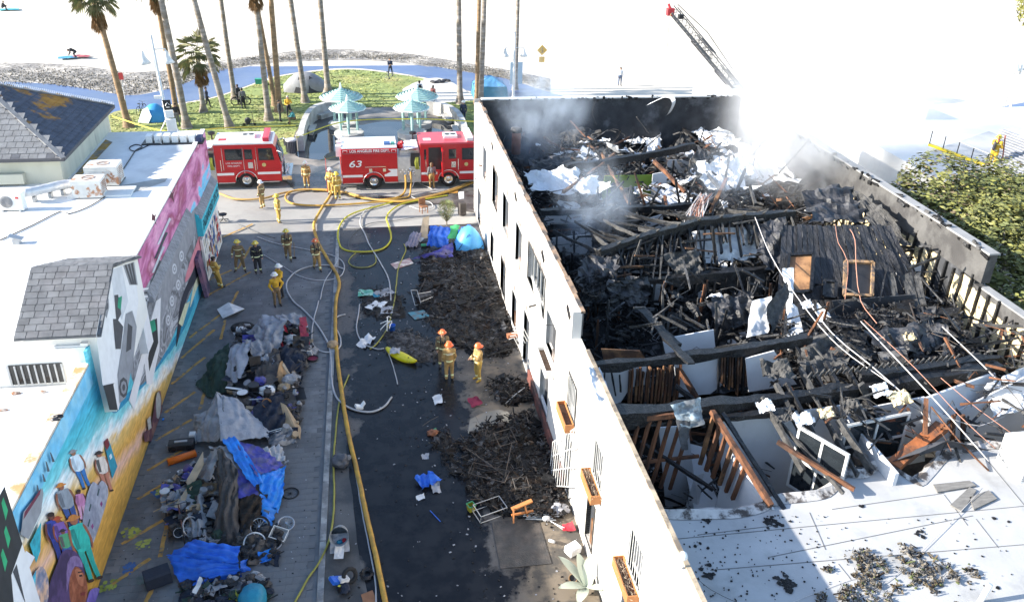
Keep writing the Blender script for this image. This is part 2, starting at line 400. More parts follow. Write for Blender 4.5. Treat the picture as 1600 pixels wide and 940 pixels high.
# driftwood and weed line between path and sand
mb=MB(); M_BAND=mat('damp_sand',(.22,.205,.19),.9,.5,2.5,.6,6,col2=(.46,.42,.37),cscale=.35,edge=(.45,.6))
BAND=[(-40,98,132),(60,99,131),(130,103,139),(200,112,150),(270,108,138),(330,98,114),(400,87,100),(480,80,94),(560,79,92),(640,85,98),(720,97,111),(790,108,123),(860,122,142)]
top=spline([at(a,b,0) for a,b,c in BAND],1.0); bot=spline([at(a,c,0) for a,b,c in BAND],1.0)
for i in range(9000):
    t=random.random()*(len(BAND)-1.001); k=int(t); u=t-k
    px=BAND[k][0]*(1-u)+BAND[k+1][0]*u; y0=BAND[k][1]*(1-u)+BAND[k+1][1]*u; y1=BAND[k][2]*(1-u)+BAND[k+1][2]*u
    v=random.betavariate(2.2,1.5); p=at(px,y0+(y1-y0)*v,0)
    s=random.uniform(.03,.11)*(2.0 if random.random() < .03 else 1); a=random.random()*6.3
    d=Vector((math.cos(a),math.sin(a),0))*s; e=Vector((-d.y,d.x,0))*random.uniform(.3,.8)
    zz=random.uniform(.0,.04)+(.15 if p.y > 96 else .04)
    b=Vector((p.x,p.y,-.04))
    mb.add([b-d,b+e,b+d,b-e,Vector((p.x,p.y,zz))],[(0,1,4),(1,2,4),(2,3,4),(3,0,4)])
mb.build('washed_up_debris',M_PEB,kind='stuff',label='line of dark pebbles and weed along the sand edge',cat='pebbles')
P0=[at(a,b,0) for a,b,c in BAND]; P1=[at(a,c+2,0) for a,b,c in BAND]
mb=MB(); T0=spline(P0,1.5);
nn=80
def samp(P,t):
    t *=len(P)-1; k=min(int(t),len(P)-2); return P[k].lerp(P[k+1],t-k)
S0=spline(P0,.8); S1=spline(P1,.8)
rows=[]
for i in range(nn+1):
    a=samp(S1,i/nn); b=samp(S0,i/nn); r=[]
    for j in range(7):
        p=a.lerp(b,j/6); kz=min(1,max(0,(p.y-92)/12)); r.append((p.x,p.y,-.038+kz*(.125+.10*mnoise.noise(Vector((p.x*.08,p.y*.08,0)))+.05*mnoise.noise(Vector((p.x*.3,p.y*.3,3))))+.03*kz))
    rows.append(r)
mb.grid(rows); mb.build('damp_sand_strip',M_BAND,smooth=True,kind='structure')
# ================================================================== palms
M_TRUNK=mat('palm_trunk',(.20,.165,.13),.9,.3,1.5,.6,14,stretch=(1,1,4),col2=(.27,.25,.23),cscale=.6)
M_TRUNK2=mat('palm_trunk_brown',(.25,.17,.10),.9,.3,1.5,.6,14,stretch=(1,1,4))
M_FROND=mat('palm_frond',(.15,.17,.07),.6,.4,1.5,col2=(.24,.21,.10),cscale=2)
M_DEAD=mat('palm_dead_frond',(.27,.16,.07),.9,.4,2,col2=(.16,.10,.05),cscale=2)
def frond(mb,o,az,el,L,droop,mi=0,nl=13,fold=1.0):
    h=Vector((math.cos(az),math.sin(az),0)); pts=[]
    for i in range(5):
        t=i/4; pts.append(o+h*(L*.55*t*math.cos(el))+Vector((0,0,L*.55*t*math.sin(el)-droop*.3*t*t)))
    mb.tube(pts,[.035,.03,.025,.02,.018],4,mi)
    c=pts[-1]; d=(pts[-1]-pts[-2]).normalized(); _,s,u=basis(d)
    for k in range(nl):
        a=(k/(nl-1)-.5)*2.5*fold; ll=L*.62*(1-.25*abs(a)/1.3)*random.uniform(.85,1.05)
        q=d*math.cos(a)+s*math.sin(a)
        tip=c+q*ll-Vector((0,0,droop*random.uniform(.5,1.0)*ll*.6))
        m=c+q*ll*.55+u*.05-Vector((0,0,droop*.1)); w=s*math.cos(a)-d*math.sin(a); w *=.055
        mb.add([c,m+w,tip,m-w],[(0,1,2),(0,2,3)],mi)
def crown_mesh(seed,n,L):
    random.seed(seed); mb=MB()
    for i in range(n):
        az=i*2.399+random.uniform(-.2,.2); f=i/n
        frond(mb,Vector((0,0,.1+f*.3)),az,R(-25+95*f+random.uniform(-10,10)),L*random.uniform(.85,1.1),.9-.5*f)
    return mb
def skirt_mesh(seed,n,L):
    random.seed(seed); mb=MB()
    for i in range(n):
        az=i*2.399; frond(mb,Vector((0,0,-.1-1.1*random.random())),az,R(random.uniform(-80,-55)),L*random.uniform(.6,.9),.8,nl=9,fold=.6)
    return mb
crown_a=crown_mesh(3,34,1.75); crown_b=crown_mesh(4,26,2.0); skirt_a=skirt_mesh(5,30,1.5)
ca=crown_a.build('crown',M_FROND); cb=crown_b.build('crown',M_FROND); sa=skirt_a.build('dead_skirt',M_DEAD)
CA,CB,SA=ca.data,cb.data,sa.data
for o in (ca,cb,sa): bpy.data.objects.remove(o)
PALMS=[ # base px, a point higher on the trunk, height, radius, brown, label
 ((201,198),(153,22),9.9,.26,1,'brown palm nearest the hip roof, its crown at the top edge'),
 ((292,200),(252,2),15,.27,0,'grey palm trunk beside the blue pop-up tent and lamp pole'),
 ((276,178),(247,8),10.6,.22,1,'thin brown palm close behind the lamp pole'),
 ((318,175),(308,78),4.7,.22,0,'short palm with a full green crown and orange dead fronds'),
 ((359,200),(304,2),15.5,.25,0,'strongly leaning grey palm between the short palm and cyclists'),
 ((367,155),(345,2),17,.22,0,'slim palm rising behind the two people with a bicycle'),
 ((420,188),(400,14),11.2,.25,0,'grey palm left of the brown pair, nearest the left engine'),
 ((430,165),(402,12),12.5,.2,1,'thin leaning palm crossing behind the grey one'),
 ((436,174),(424,2),13,.26,1,'brown palm beside the person in the yellow jacket'),
 ((477,160),(455,2),17,.24,0,'palm standing in front of the grey dome tent'),
 ((513,148),(501,2),18,.26,0,'palm with a swollen base right of the grey dome tent'),
 ((719,162),(717,2),19,.25,0,'straight palm behind the person in dark uniform'),
 ((745,163),(748,2),18,.2,1,'left of the two palms behind the white wall corner'),
 ((751,168),(756,2),18.5,.23,0,'right of the two palms behind the white wall corner'),
 ((805,140),(809,2),18,.2,0,'dark palm trunk beside the lamp behind the burned parapet')]
for i,(b,tpt,h,r,br,lab) in enumerate(PALMS):
    random.seed(50+i); p=at(*b,0); q=ony(*tpt,p.y); d=(q-p)/(q.z-p.z)
    t=thing('palm_tree',lab,'palm tree',p,0,'palm trees along the beach path')
    n=26; pts=[]; rr=[]
    for k in range(n+1):
        u=k/n; z=u*h; bend=.35*math.sin(u*3.1+i)*u*(1-u)
        pts.append(Vector((d.x*z+bend*.5,bend*.3*(i % 3-1),z)))
        fl=1+.85*max(0,1-z/1.1)**2*(1.5 if i==10 else 1)
        rr.append(r*(1-.32*u)*fl*(1+.05*(k % 2)))
    MB().tube([Vector((0,0,-.1))]+pts,[rr[0]*1.1]+rr,9).build('trunk',M_TRUNK2 if br else M_TRUNK,t,True)
    c=link(bpy.data.objects.new('crown',CB if i==3 else CA),t); c.location=pts[-1]; c.rotation_euler=(0,0,i*1.3); s=1.0; c.scale=(s,s,s)
    c=link(bpy.data.objects.new('dead_skirt',SA),t); c.location=pts[-1]; c.rotation_euler=(0,0,i*2.1)
# ================================================================== street furniture
M_GALV=mat('galvanised',(.45,.46,.47),.45,.12,3,metal=.7)
M_POST=mat('post_paint',(.62,.63,.62),.5,.1,3)
M_TEAL=mat('teal_paint',(.32,.50,.47),.5,.12,3)
M_TEALW=mat('white_slat',(.72,.78,.74),.55,.08,3)
M_CWALL=mat('cast_concrete',(.52,.52,.50),.85,.12,1.2,.15,14,col2=(.38,.37,.35),cscale=.8)
M_DARKM=mat('dark_metal',(.03,.03,.034),.45,.2,4,metal=.5)
M_BLACK=mat('black_plastic',(.02,.02,.022),.5,.25,4)
M_WHITEP=mat('white_plastic',(.78,.78,.76),.45,.05,4)
def bell(mb,c,s=1.0,mi=0):
    mb.lathe([(.05*s,.45*s),(.09*s,.4*s),(.13*s,.2*s),(.22*s,.02*s),(.33*s,-.12*s),(.31*s,-.13*s),(.1*s,.1*s)],12,c,mi,cap=False)
def lamp_post(px_base,y,ztop,zarm,half,label,extra=False):
    p=Vector(px_base); t=thing('street_lamp',label,'street lamp',(p.x,y,0),0,'bell lamps along the beach walk')
    MB().lathe([(.2,0),(.2,.25),(.13,.35),(.11,1),(.08,ztop)],10).build('pole',M_POST,t,True)
    mb=MB(); mb.tube([(-half,0,zarm),(half,0,zarm)],.03,6); mb.build('crossarm',M_POST,t)
    for s in (-1,1):
        mb=MB(); mb.tube([(s*half,0,zarm),(s*half,0,zarm-.25)],.03,6); bell(mb,(s*half,0,zarm-.6),1.15); mb.build('lamp_shade',M_POST,t,True)
    return t
lp=ony(272,215,50.3)
L1=lamp_post((lp.x,0,0),50.3,ony(248,55,50.3).z,ony(255,77,50.3).z,.62,'leaning double bell lamp with camera and signs at mural roof corner')
L1.rotation_euler=(0,R(-2.0),0)
mb=MB(); mb.box((-.22,-.1,7.6),(.42,.16,.16)); mb.tube([(0,0,7.5),(-.2,-.05,7.6)],.03); mb.build('security_camera',M_WHITEP,L1)
mb=MB(); mb.box((.18,-.12,7.15),(.42,.03,.55)); mb.build('black_sign',M_BLACK,L1); mb=MB(); mb.tube([(.08,-.139,7.1),(.2,-.139,7.3),(.3,-.139,7.15)],.02,4); mb.tube([(.1,-.139,7.02),(.3,-.139,7.02)],.015,4); mb.build('sign_symbol',M_WHITEP,L1)
for z,w,h in ((6.65,.4,.4),(5.95,.5,.8),(5.2,.5,.6)):
    mb=MB(); mb.box((.22,-.14,z),(w,.2,h)); mb.build('equipment_box',M_WHITEP,L1)
for s in (-1,1): MB().tube([(0,0,6.4),(s*.9,.1,5.0)],.035,6).build('stay',M_GALV,L1)
q=ony(804,80,78); L2=lamp_post((q.x,0,0),78,ony(803,50,78).z,ony(804,75,78).z,.85,'double bell lamp beside the dark palm behind the burned parapet')
q=ony(1594,97,62); L3=lamp_post((ony(1572,190,62).x,0,0),62,ony(1602,75,62).z,ony(1600,95,62).z,.5,'pale lamp pole at the far right above the grey shingle roof')
MB().tube([(-.55,0,0),(-.5,0,6.3)],.035,6).build('conduit',M_GALV,L3)
# beach walk signs
def sign_post(base,h,label,plates):
    p=at(*base,0); t=thing('sign_post',label,'sign',p); MB().tube([(0,0,0),(0,0,h)],.03,6).build('post',M_GALV,t)
    for nm,m,pts,z in plates:
        mb=MB(); mb.poly([(x,-.05,z+y) for x,y in pts],(0,.02,0)); mb.build(nm,m,t)
    return t
SQ=[(-.28,-.28),(.28,-.28),(.28,.28),(-.28,.28)]; DI=[(0,-.52),(.52,0),(0,.52),(-.52,0)]
M_YSIGN=mat('yellow_sign',(.75,.42,.03),.5,.05,3)
ys=sign_post((845,128),3.4,'yellow diamond curve sign with square plate out on the sand',[('diamond_plate',M_YSIGN,DI,3.1),('square_plate',M_YSIGN,SQ,2.2)])
mb=MB(); mb.tube([(-.05,-.075,2.85),(.1,-.075,3.0),(-.08,-.075,3.15),(.05,-.075,3.35)],.04,4); mb.build('arrow_symbol',M_BLACK,ys)
sign_post((199,174),3.2,'thin post with a small red sign beside the leftmost palm',[('red_plate',mat('red_plate',(.5,.05,.05),.5,.1,3),[(-.18,-.3),(.18,-.3),(.18,.3),(-.18,.3)],2.95)])
sign_post((806,138),3.0,'pale blue square board behind the burned parapet',[('blue_plate',mat('pale_blue',(.45,.62,.72),.6,.05,3),[(-.6,-1.2),(.6,-1.2),(.6,.9),(-.6,.9)],1.6)])
# ================================================================== plaza: low walls, benches, slatted round shelters
def low_wall(pp,h,w,label):
    P=[at(*p,0) for p in pp]; t=thing('planter_wall',label,'low wall',P[0])
    S=spline(P,1.2)
    for i in range(len(S)-1):
        a,b=S[i]-P[0],S[i+1]-P[0]; mb=MB(); mb.beam(a+Vector((0,0,h/2)),b+Vector((0,0,h/2)),w,h-.01,segs=1); mb.build('wall_block',M_CWALL,t)
    for f in (.3,.62):
        k=int(f*(len(S)-1)); a,b=S[k]-P[0],S[k+1]-P[0]; m=(a+b)/2; d=(b-a).normalized(); n=Vector((-d.y,d.x,0))
        c=at(600,205,0)-P[0]; n=n if n.dot(c-m) > 0 else -n
        mb=MB(); mb.beam(m+n*.55+Vector((0,0,.42))-d*.9,m+n*.55+Vector((0,0,.42))+d*.9,.5,.1); mb.beam(m+n*.5+Vector((0,0,.2))-d*.7,m+n*.5+Vector((0,0,.2))+d*.7,.3,.36); mb.build('bench',M_CWALL,t)
    return t
low_wall([(471,236),(476,212),(488,190),(508,181),(535,177),(552,176)],1.15,.45,'curved pale concrete bench wall left of the striped shelters')
low_wall([(728,232),(724,212),(712,192),(690,181),(668,178)],1.15,.45,'curved pale concrete bench wall right of the striped shelters')
def shelter(c,Rr,zr,zt,label):
    p=at(*c,0); t=thing('shelter',label,'shelter',p,0,'striped round shelters on the plaza')
    for a in (.5,2.6,4.7): MB().tube([(math.cos(a)*.75,math.sin(a)*.75,0),(math.cos(a)*.75,math.sin(a)*.75,zr+.25)],.11,8).build('post',M_TEAL,t)
    mb=MB(); mb.lathe([(1.15,0),(1.15,.42),(.3,.45)],12); mb.build('base_planter',M_CWALL,t)
    n=12; rings=7
    roof=MB(); roof.lathe([(Rr*.97,zr-.03),(.08,zt-.05)],n,cap=False); rf=roof.build('roof_shell',M_TEALW,t)
    for k in range(rings):
        r0=Rr*(1-k/rings); r1=Rr*(1-(k+.42)/rings); z0=zr+(zt-zr)*(1-r0/Rr)+.02; z1=zr+(zt-zr)*(1-r1/Rr)+.05
        mb=MB(); mb.lathe([(r0,z0),(r0,z0+.05),(r1,z1+.05),(r1,z1)],n,cap=False); mb.build('slat',M_TEAL if k % 2==0 or True else M_TEALW,t)
    MB().lathe([(Rr*1.01,zr-.06),(Rr*1.03,zr-.02),(Rr*1.01,zr+.03),(Rr*.97,zr)],n,cap=False).build('rim',M_TEALW,t)
    MB().lathe([(.12,zt),(.1,zt+.2),(.02,zt+.5)],8).build('finial',M_TEALW,t)
shelter((546,214),1.4,2.3,2.85,'front left of the four teal striped round shelters, behind engine 63')
shelter((644,213),1.4,2.3,2.85,'front right of the four teal striped round shelters')
shelter((536,199),1.7,2.5,3.15,'back left of the four teal striped round shelters')
shelter((653,198),1.7,2.5,3.15,'back right of the four teal striped round shelters')
bn=thing('trash_bin','dark ribbed round trash bin at the left plaza wall end','trash bin',at(456,238,0))
MB().lathe([(.36,0),(.38,.9),(.36,.95),(.3,.93)],18).build('drum',mat('bin_grey',(.16,.17,.19),.6,.2,6),bn)
MB().lathe([(.4,.9),(.41,1.0),(.3,1.04),(.1,1.02)],18).build('liner',mat('bin_bag',(.5,.5,.52),.5,.2,9),bn)
for k in range(18): MB().beam((math.cos(k*.349)*.39,math.sin(k*.349)*.39,.05),(math.cos(k*.349)*.4,math.sin(k*.349)*.4,.88),.03,.03,up=(math.cos(k*.349),math.sin(k*.349),0)).build('rib',M_DARKM,bn)
# barrier tape
def tape(pp,label):
    mb=MB(); S=spline(pp,.6)
    P=[[Vector((p.x,p.y,p.z+.045*k+.01*mnoise.noise(p))) for k in (-1,1)] for p in S]
    mb.grid(P); return mb.build('barrier_tape',mat('yellow_tape',(.75,.68,.10),.5,.1,3),label=label,cat='tape',group='barrier tapes')
tape([at(463,217,1.0)+Vector((0,0,.1)),ony(540,190,67)+Vector((0,0,0)),ony(650,186,67),ony(742,190,67)],'yellow barrier tape strung across the plaza in front of shelters')
tape([ony(175,182,60),ony(260,205,58),ony(350,200,60),ony(462,196,64)],'sagging barrier tape over the lawn left of the plaza')
# ================================================================== tents on the lawn and by the wall
M_TBLUE=mat('tent_blue',(.05,.30,.62),.5,.12,2); M_TWHITE=mat('tent_white',(.75,.80,.84),.6,.06,2); M_TGREY=mat('tent_grey',(.24,.245,.26),.7,.15,2,.2,8)
M_TDARK=mat('tent_dark',(.035,.035,.04),.7,.2,2); M_TSKY=mat('tent_skyblue',(.08,.36,.72),.5,.1,2)
def dome(mb,a,b,h,half,n=14,m=8,mi=0,seed=1):
    a,b=Vector(a),Vector(b); d=(b-a); s=Vector((-d.y,d.x,0)).normalized()
    P=[]
    for j in range(m+1):
        v=j/m; row=[]
        prof=math.sin(math.pi*min(1,max(0,.06+.88*v)))**.7
        for i in range(n+1):
            an=math.pi*i/n
            q=a+d*v+s*(half*math.cos(an)*(.35+.65*prof))+Vector((0,0,h*math.sin(an)**.85*prof))
            q +=Vector((0,0,.04*mnoise.noise(q*2+Vector((seed,0,0))))); row.append(q)
        P.append(row)
    return mb.grid(P,mi)
t=thing('popup_tent','blue and white pop-up tent on the lawn beside the lamp pole','tent',at(240,188,0))
mb=MB(); dome(mb,(-.9,0,0),(1.2,.2,0),1.35,.9); mb.build('shell',M_TBLUE,t,True)
mb=MB(); mb.poly([(-1.1,-.55,.02),(-.2,-.98,.02),(.1,-.86,.55),(-.15,-.6,1.22),(-.62,-.5,1.0)],(.0,.04,0)); mb.build('door_panel',M_TWHITE,t)
t=thing('dome_tent','grey and black dome tent under the palms on the lawn','tent',at(478,141,0))
mb=MB(); dome(mb,(-2.0,0,0),(2.0,.2,0),1.7,1.3,seed=4); mb.build('shell',M_TGREY,t,True)
mb=MB(); mb.poly([(-1.0,-1.26,.05),(-.1,-1.38,.05),(-.2,-.98,1.1),(-.5,-.72,1.42)],(0,.03,0)); mb.poly([(.35,-1.38,.05),(1.9,-.62,.05),(1.3,-.6,.8),(.45,-.7,1.45)],(0,.03,0)); mb.build('dark_panel',M_TDARK,t)
t=thing('canopy_tent','blue peaked canopy tent behind the white wall corner','tent',at(765,150,0))
mb=MB(); pts=[(-1.6,-1.2,0),(1.6,-1.2,0),(1.6,1.4,0),(-1.6,1.4,0)]; top=[(-1.5,-1.1,1.1),(1.4,-1.1,1.1),(1.4,1.3,1.1),(-1.5,1.3,1.1)]
for i in range(4): mb.cloth([pts[i],pts[(i+1) % 4],top[(i+1) % 4],top[i]],8,6,.06,1.4,seed=i)
mb.build('side_cloth',mat('tarp_teal',(.05,.20,.30),.6,.2,2),t)
mb=MB()
for i in range(4): mb.cloth([top[i],top[(i+1) % 4],(.1,.1,1.9),(0,.1,1.9)],8,6,.04,1.4,seed=i+9)
mb.build('roof_cloth',mat('tarp_lightblue',(.10,.28,.48),.5,.15,2),t)
one('storage_tub',lambda m: m.box((0,0,.22),(1.0,.5,.44)).box((0,0,.46),(1.06,.56,.06)),mat('tub_green',(.03,.28,.18),.5,.1,3),'green plastic tub on the grass edge beside the path','tub',origin=None).location=at(408,131,0)
t=thing('folding_table','small white folding table near the green tub','table',at(420,133,0)); MB().box((0,0,.5),(.9,.5,.05)).build('tabletop',M_WHITEP,t)
for sx in (-1,1): MB().box((sx*.38,0,.24),(.04,.4,.48)).build('leg',M_GALV,t)
mb=MB()
for k in range(12): mb.blob(at(676+k*2.2+random.uniform(-2,2),127+random.uniform(-1.5,1.5),.1),(.25,.2,.13),sub=1,seed=k)
mb.build('belongings_heap',M_TDARK,label='small dark heap of belongings on the pale concrete pad',cat='belongings')
# towels and mats on the sand
def towel(px,py,w,l,rz,m,label):
    p=at(px,py,0); p.z=.16; mb=MB(); mb.cloth([(-w,-l,0),(w,-l,0),(w,l,0),(-w,l,0)],6,6,.05,2); o=mb.build('beach_towel',m,label=label,cat='towel'); o.location=p; o.rotation_euler[2]=rz; return o
towel(106,92,.9,.6,.3,mat('towel_blue',(.06,.28,.5),.9,.2,2),'blue towel in front of the sunbather on the sand')
towel(128,90,.8,.5,-.2,mat('towel_red',(.42,.10,.12),.9,.2,2),'red towel right of the sunbather on the sand')
towel(15,17,1.2,.7,.2,mat('towel_teal',(.06,.36,.42),.9,.2,2),'teal mat beside the seated person in the top left corner')
# ================================================================== aerial ladder raised behind the burned building
ld=thing('aerial_ladder','raised fire truck ladder slanting above the burned building','ladder',(0,0,0))
LA,LB=ony(1142,138,61),ony(1044,22,61)     # lower visible point, tip
dv=(LB-LA); base=LA-dv*.75
M_LAD=mat('ladder_alloy',(.10,.10,.105),.6,.2,3)
secs=[(base,LA+dv*.22,.62),(LA-dv*.1,LA+dv*.62,.52),(LA+dv*.4,LB,.42)]
for a,b,w in secs:
    L=(b-a).length; d,s,u=basis(b-a); lift=u*(.62-w)*.8
    for sx in (-1,1):
        MB().beam(a+s*sx*w+lift,b+s*sx*w+lift,.09,.12).build('rail',M_LAD,ld); MB().beam(a+s*sx*w+u*.55+lift,b+s*sx*w+u*.55+lift,.06,.06).build('handrail',M_LAD,ld)
        mb=MB(); n=int(L/.7)
        for k in range(n):
            p=a+(b-a)*(k/n); q=a+(b-a)*((k+1)/n); mb.beam(p+s*sx*w+lift,(p+q)/2+s*sx*w+u*.55+lift,.03,.03); mb.beam((p+q)/2+s*sx*w+u*.55+lift,q+s*sx*w+lift,.03,.03)
        mb.build('truss_web',M_LAD,ld)
    n=int(L/.36)
    rm=None
    for k in range(n):
        p=a+(b-a)*((k+.5)/n)+lift; o=MB().tube([p-s*w,p+s*w],.025,5).build('rung',M_LAD,ld)
d,s,u=basis(dv)
mb=MB(); mb.box(LB+u*.2,(.5,.4,.5)); mb.tube([LB+u*.3,LB+d*.5+u*.45],.09,8); mb.build('nozzle',mat('nozzle_red',(.45,.03,.04),.4,.1,3),ld)
mb=MB(); mb.box(LB-d*1.0+s*.5+u*.6,(.35,.35,.3)); mb.build('spotlight',M_DARKM,ld)
mb=MB(); mb.tube([LB+u*.9,LB-dv*.4+u*1.25,LB-dv*.95+u*.9],.025,4); mb.build('cable',M_DARKM,ld)
mb=MB(); mb.tube([LB-s*.35+u*.1,LB-s*.45-Vector((0,0,1)),LB-s*.6-Vector((0,0,2.4))],.02,4); mb.build('rope',mat('rope_tan',(.35,.3,.15),.9),ld)
MB().tube([Vector((base.x,base.y,0)),base],[.6,.5],10).build("turntable",mat("engine_red",(.48,.010,.016),.28,.06,2,spec=.6),ld)
# ================================================================== mural building on the left
M_RWHITE=mat('white_roof_coat',(.72,.72,.71),.7,.06,.6,.05,8,col2=(.6,.6,.6),cscale=.4)
M_LWHITE=mat('white_stucco',(.74,.73,.70),.85,.07,.8,.2,30)
M_SHING=mat('grey_shingle',(.13,.135,.145),.9,.25,2.5,.5,60,col2=(.17,.17,.18),cscale=.8)
M_SHING2=mat('grey_shingle_light',(.18,.185,.195),.9,.2,2.5,.5,60)
M_SHSHADE=mat('shaded_lichen_shingle',(.075,.085,.115),.9,.25,2.5,.5,60,col2=(.40,.19,.03),cscale=.35,edge=(.52,.6))  # dark blue-grey paints in the shade of the slope facing away from the sun
M_SHDARK2=mat('slate_shingle_plain',(.085,.09,.105),.9,.25,2.5,.5,60)
M_RUST=mat('rust',(.30,.12,.05),.85,.4,3,.3,20,col2=(.45,.4,.36),cscale=2.5)
M_ACW=mat('ac_white',(.66,.65,.62),.5,.1,3,col2=(.42,.20,.10),cscale=1.8,edge=(.53,.6))
XM=-8.87; ZF=6.35; ZN=5.85; ZR=5.05; YF0,YF1=24.45,47.6
mbld=thing('mural_building','long white flat-roofed building with a painted mural wall on the alley','building',(XM,25,0))
def part(mb,name,m,smooth=False,root=mbld):
    o=mb.build(name,m,None,smooth); o.parent=root; o.matrix_parent_inverse=Matrix.Translation(-Vector(root.location)); return o
mb=MB(); mb.bb((-24,YF0,0),(XM-.06,YF1,ZF)); part(mb,'wall',M_LWHITE)
mb=MB(); mb.bb((-24,6,0),(XM-.06,24.4,ZR)); mb.bb((XM-.3,6,ZR),(XM-.06,24.4,ZN)); part(mb,'wall',M_LWHITE)
mb=MB(); mb.bb((-24,YF0+.05,ZF),(XM-.02,YF1,ZF+.05)); part(mb,'roof',M_RWHITE)
mb=MB(); mb.bb((-24,6,ZR),(XM-.3,24.4,ZR+.05)); part(mb,'roof',M_RWHITE)
# mural paint: flat coloured areas on the wall face, traced on the wall plane
MUR={}
def paint(h,var=.12,sc=1.6,col2=None,st=None,cs=1.2,edge=(.42,.6)):
    k='mural_'+h+(col2 or '')
    return mat(k,rgb(h),.75,var*1.6,sc*2,col2=rgb(col2) if col2 else None,cscale=cs,stretch=st,edge=edge)
_lay=[0]
def mural(pp,m,x=XM,root=mbld,name='mural_shape',smooth=True):
    _lay[0] +=1
    off=.013+.0005*_lay[0] if x==XM else .004
    P=[onx(px,py,x) for px,py in pp]
    if smooth and len(P) > 4: P=spline(P,.25,True)
    mb=MB(); mb.poly([(x+off,p.y,p.z) for p in P]); return part(mb,name,m,root=root)
def panel(y0,y1,z0,z1,m,t=.04,x=XM,name='mural_panel'):
    mb=MB(); mb.bb((x-.06,y0,z0),(x+t-.03,y1,z1)); return part(mb,name,m)
SEA=paint('4FB9CF',.12,1.5,'2E93B8',(1,.5,2.5),.9); FOAM=paint('C9D6DC',.1,2,'7CC6D2',(1,.5,2),1.3,(.5,.62)); SANDP=paint('C9A04F',.12,1.5,'D8A58C',(1,.5,2),1.0,(.55,.66))
PINK=paint('D28CB0',.12,1.5,'A8527C',(1,.4,1),.9,(.46,.6)); SKYB=paint('6FC0E6',.08,1.5); GREYP=paint('8C8F96',.1,1.5); GREYD=paint('45474D',.12,2); GREYL=paint('C4C8CF',.06,1.5); WHT=paint('DCDDE0',.04,1.5); DK=paint('2C2F33',.12,2)
def ramp_paint(name,kx,ky,kz,kn,nscale,stops,stretch=(1,1,1),streak=.25,k0=0.0):
    """wall paint whose colour runs through a palette along a brushed, wavering coordinate"""
    m=bpy.data.materials.new(name); m.use_nodes=True; N=m.node_tree.nodes; L=m.node_tree.links; b=N['Principled BSDF']; b.inputs['Roughness'].default_value=.75
    tc=N.new('ShaderNodeTexCoord'); ge=N.new('ShaderNodeNewGeometry'); mp=N.new('ShaderNodeMapping'); mp.inputs['Scale'].default_value=stretch; L.new(ge.outputs['Position'],mp.inputs[0])
    n1=N.new('ShaderNodeTexNoise'); n1.inputs['Scale'].default_value=nscale; n1.inputs['Detail'].default_value=6; n1.inputs['Distortion'].default_value=.6; L.new(mp.outputs[0],n1.inputs['Vector'])
    dp=N.new('ShaderNodeVectorMath'); dp.operation='DOT_PRODUCT'; dp.inputs[1].default_value=(kx,ky,kz); L.new(ge.outputs['Position'],dp.inputs[0])
    ma=N.new('ShaderNodeMath'); ma.operation='MULTIPLY_ADD'; L.new(n1.outputs[0],ma.inputs[0]); ma.inputs[1].default_value=kn; L.new(dp.outputs['Value'],ma.inputs[2])
    ad=N.new('ShaderNodeMath'); L.new(ma.outputs[0],ad.inputs[0]); ad.inputs[1].default_value=k0; cr=N.new('ShaderNodeValToRGB'); L.new(ad.outputs[0],cr.inputs[0]); e=cr.color_ramp.elements
    while len(e) < len(stops): e.new(.5)
    for q,(p,h) in zip(e,stops): q.position=p; q.color=(*rgb(h),1)
    n2=N.new('ShaderNodeTexNoise'); n2.inputs['Scale'].default_value=5; n2.inputs['Detail'].default_value=4; m2=N.new('ShaderNodeMapping'); m2.inputs['Scale'].default_value=(1,.5,1.8); m2.inputs['Rotation'].default_value=(R(20),0,0); L.new(ge.outputs['Position'],m2.inputs[0]); L.new(m2.outputs[0],n2.inputs['Vector'])
    mr=N.new('ShaderNodeMapRange'); mr.inputs[1].default_value=.3; mr.inputs[2].default_value=.7; mr.inputs[3].default_value=1-streak; mr.inputs[4].default_value=1+streak; L.new(n2.outputs[0],mr.inputs[0])
    mu=N.new('ShaderNodeVectorMath'); mu.operation='MULTIPLY'; L.new(cr.outputs[0],mu.inputs[0]); L.new(mr.outputs[0],mu.inputs[1]); L.new(mu.outputs[0],b.inputs['Base Color']); return m
# palette position = (z + .3*(y-25))/7 plus a brushy wobble
SEASC=ramp_paint('mural_seascape',0,.3/7,1/7,.16,1.1,[(0,'C8963F'),(.16,'DCAA54'),(.22,'DDB3A0'),(.28,'D2A04A'),(.35,'DAB468'),(.39,'E8E2D6'),(.425,'DCE7EA'),(.465,'7FCBD4'),(.55,'4DB9CB'),(.66,'43A8CA'),(.78,'62C2D6')],(1,.5,1.6),.22,-7.5/7-.08)
CLOUD=ramp_paint('mural_clouds',0,.0,.05,1.0,.75,[(.30,'66BCE4'),(.45,'7CC4E6'),(.50,'DDA0BE'),(.58,'D28CB4'),(.66,'B0608C'),(.72,'9C4A6C'),(.82,'E0A8C0')],(1,.45,1.2),.15,-.16)
SWIRL=ramp_paint('mural_swirls',0,.0,.0,1.0,.9,[(.3,'3E4046'),(.4,'8A8D94'),(.46,'55585E'),(.52,'A9ADB5'),(.58,'6A6D74'),(.64,'C2C6CC'),(.72,'4A4C52')],(1,.6,1.0),.12)
for k in range(5):
    zz0=k*ZN/5; panel(6,24.2,zz0,zz0+ZN/5-.012,SEASC if k < 4 else SEASC)
for k in range(5):
    zz0=k*ZF/5; panel(24.2,29.9,zz0,zz0+ZF/5-.012,SEASC); panel(29.9,47.6,zz0,zz0+ZF/5-.012,SEASC if k < 3 else CLOUD)
mb=MB(); mb.bb((XM,6,5.2),(XM+.0125,24.2,ZN-.01)); part(mb,'mural_sky_strip',paint('6DB9DE',.08,1.5,'8CC8E2'))
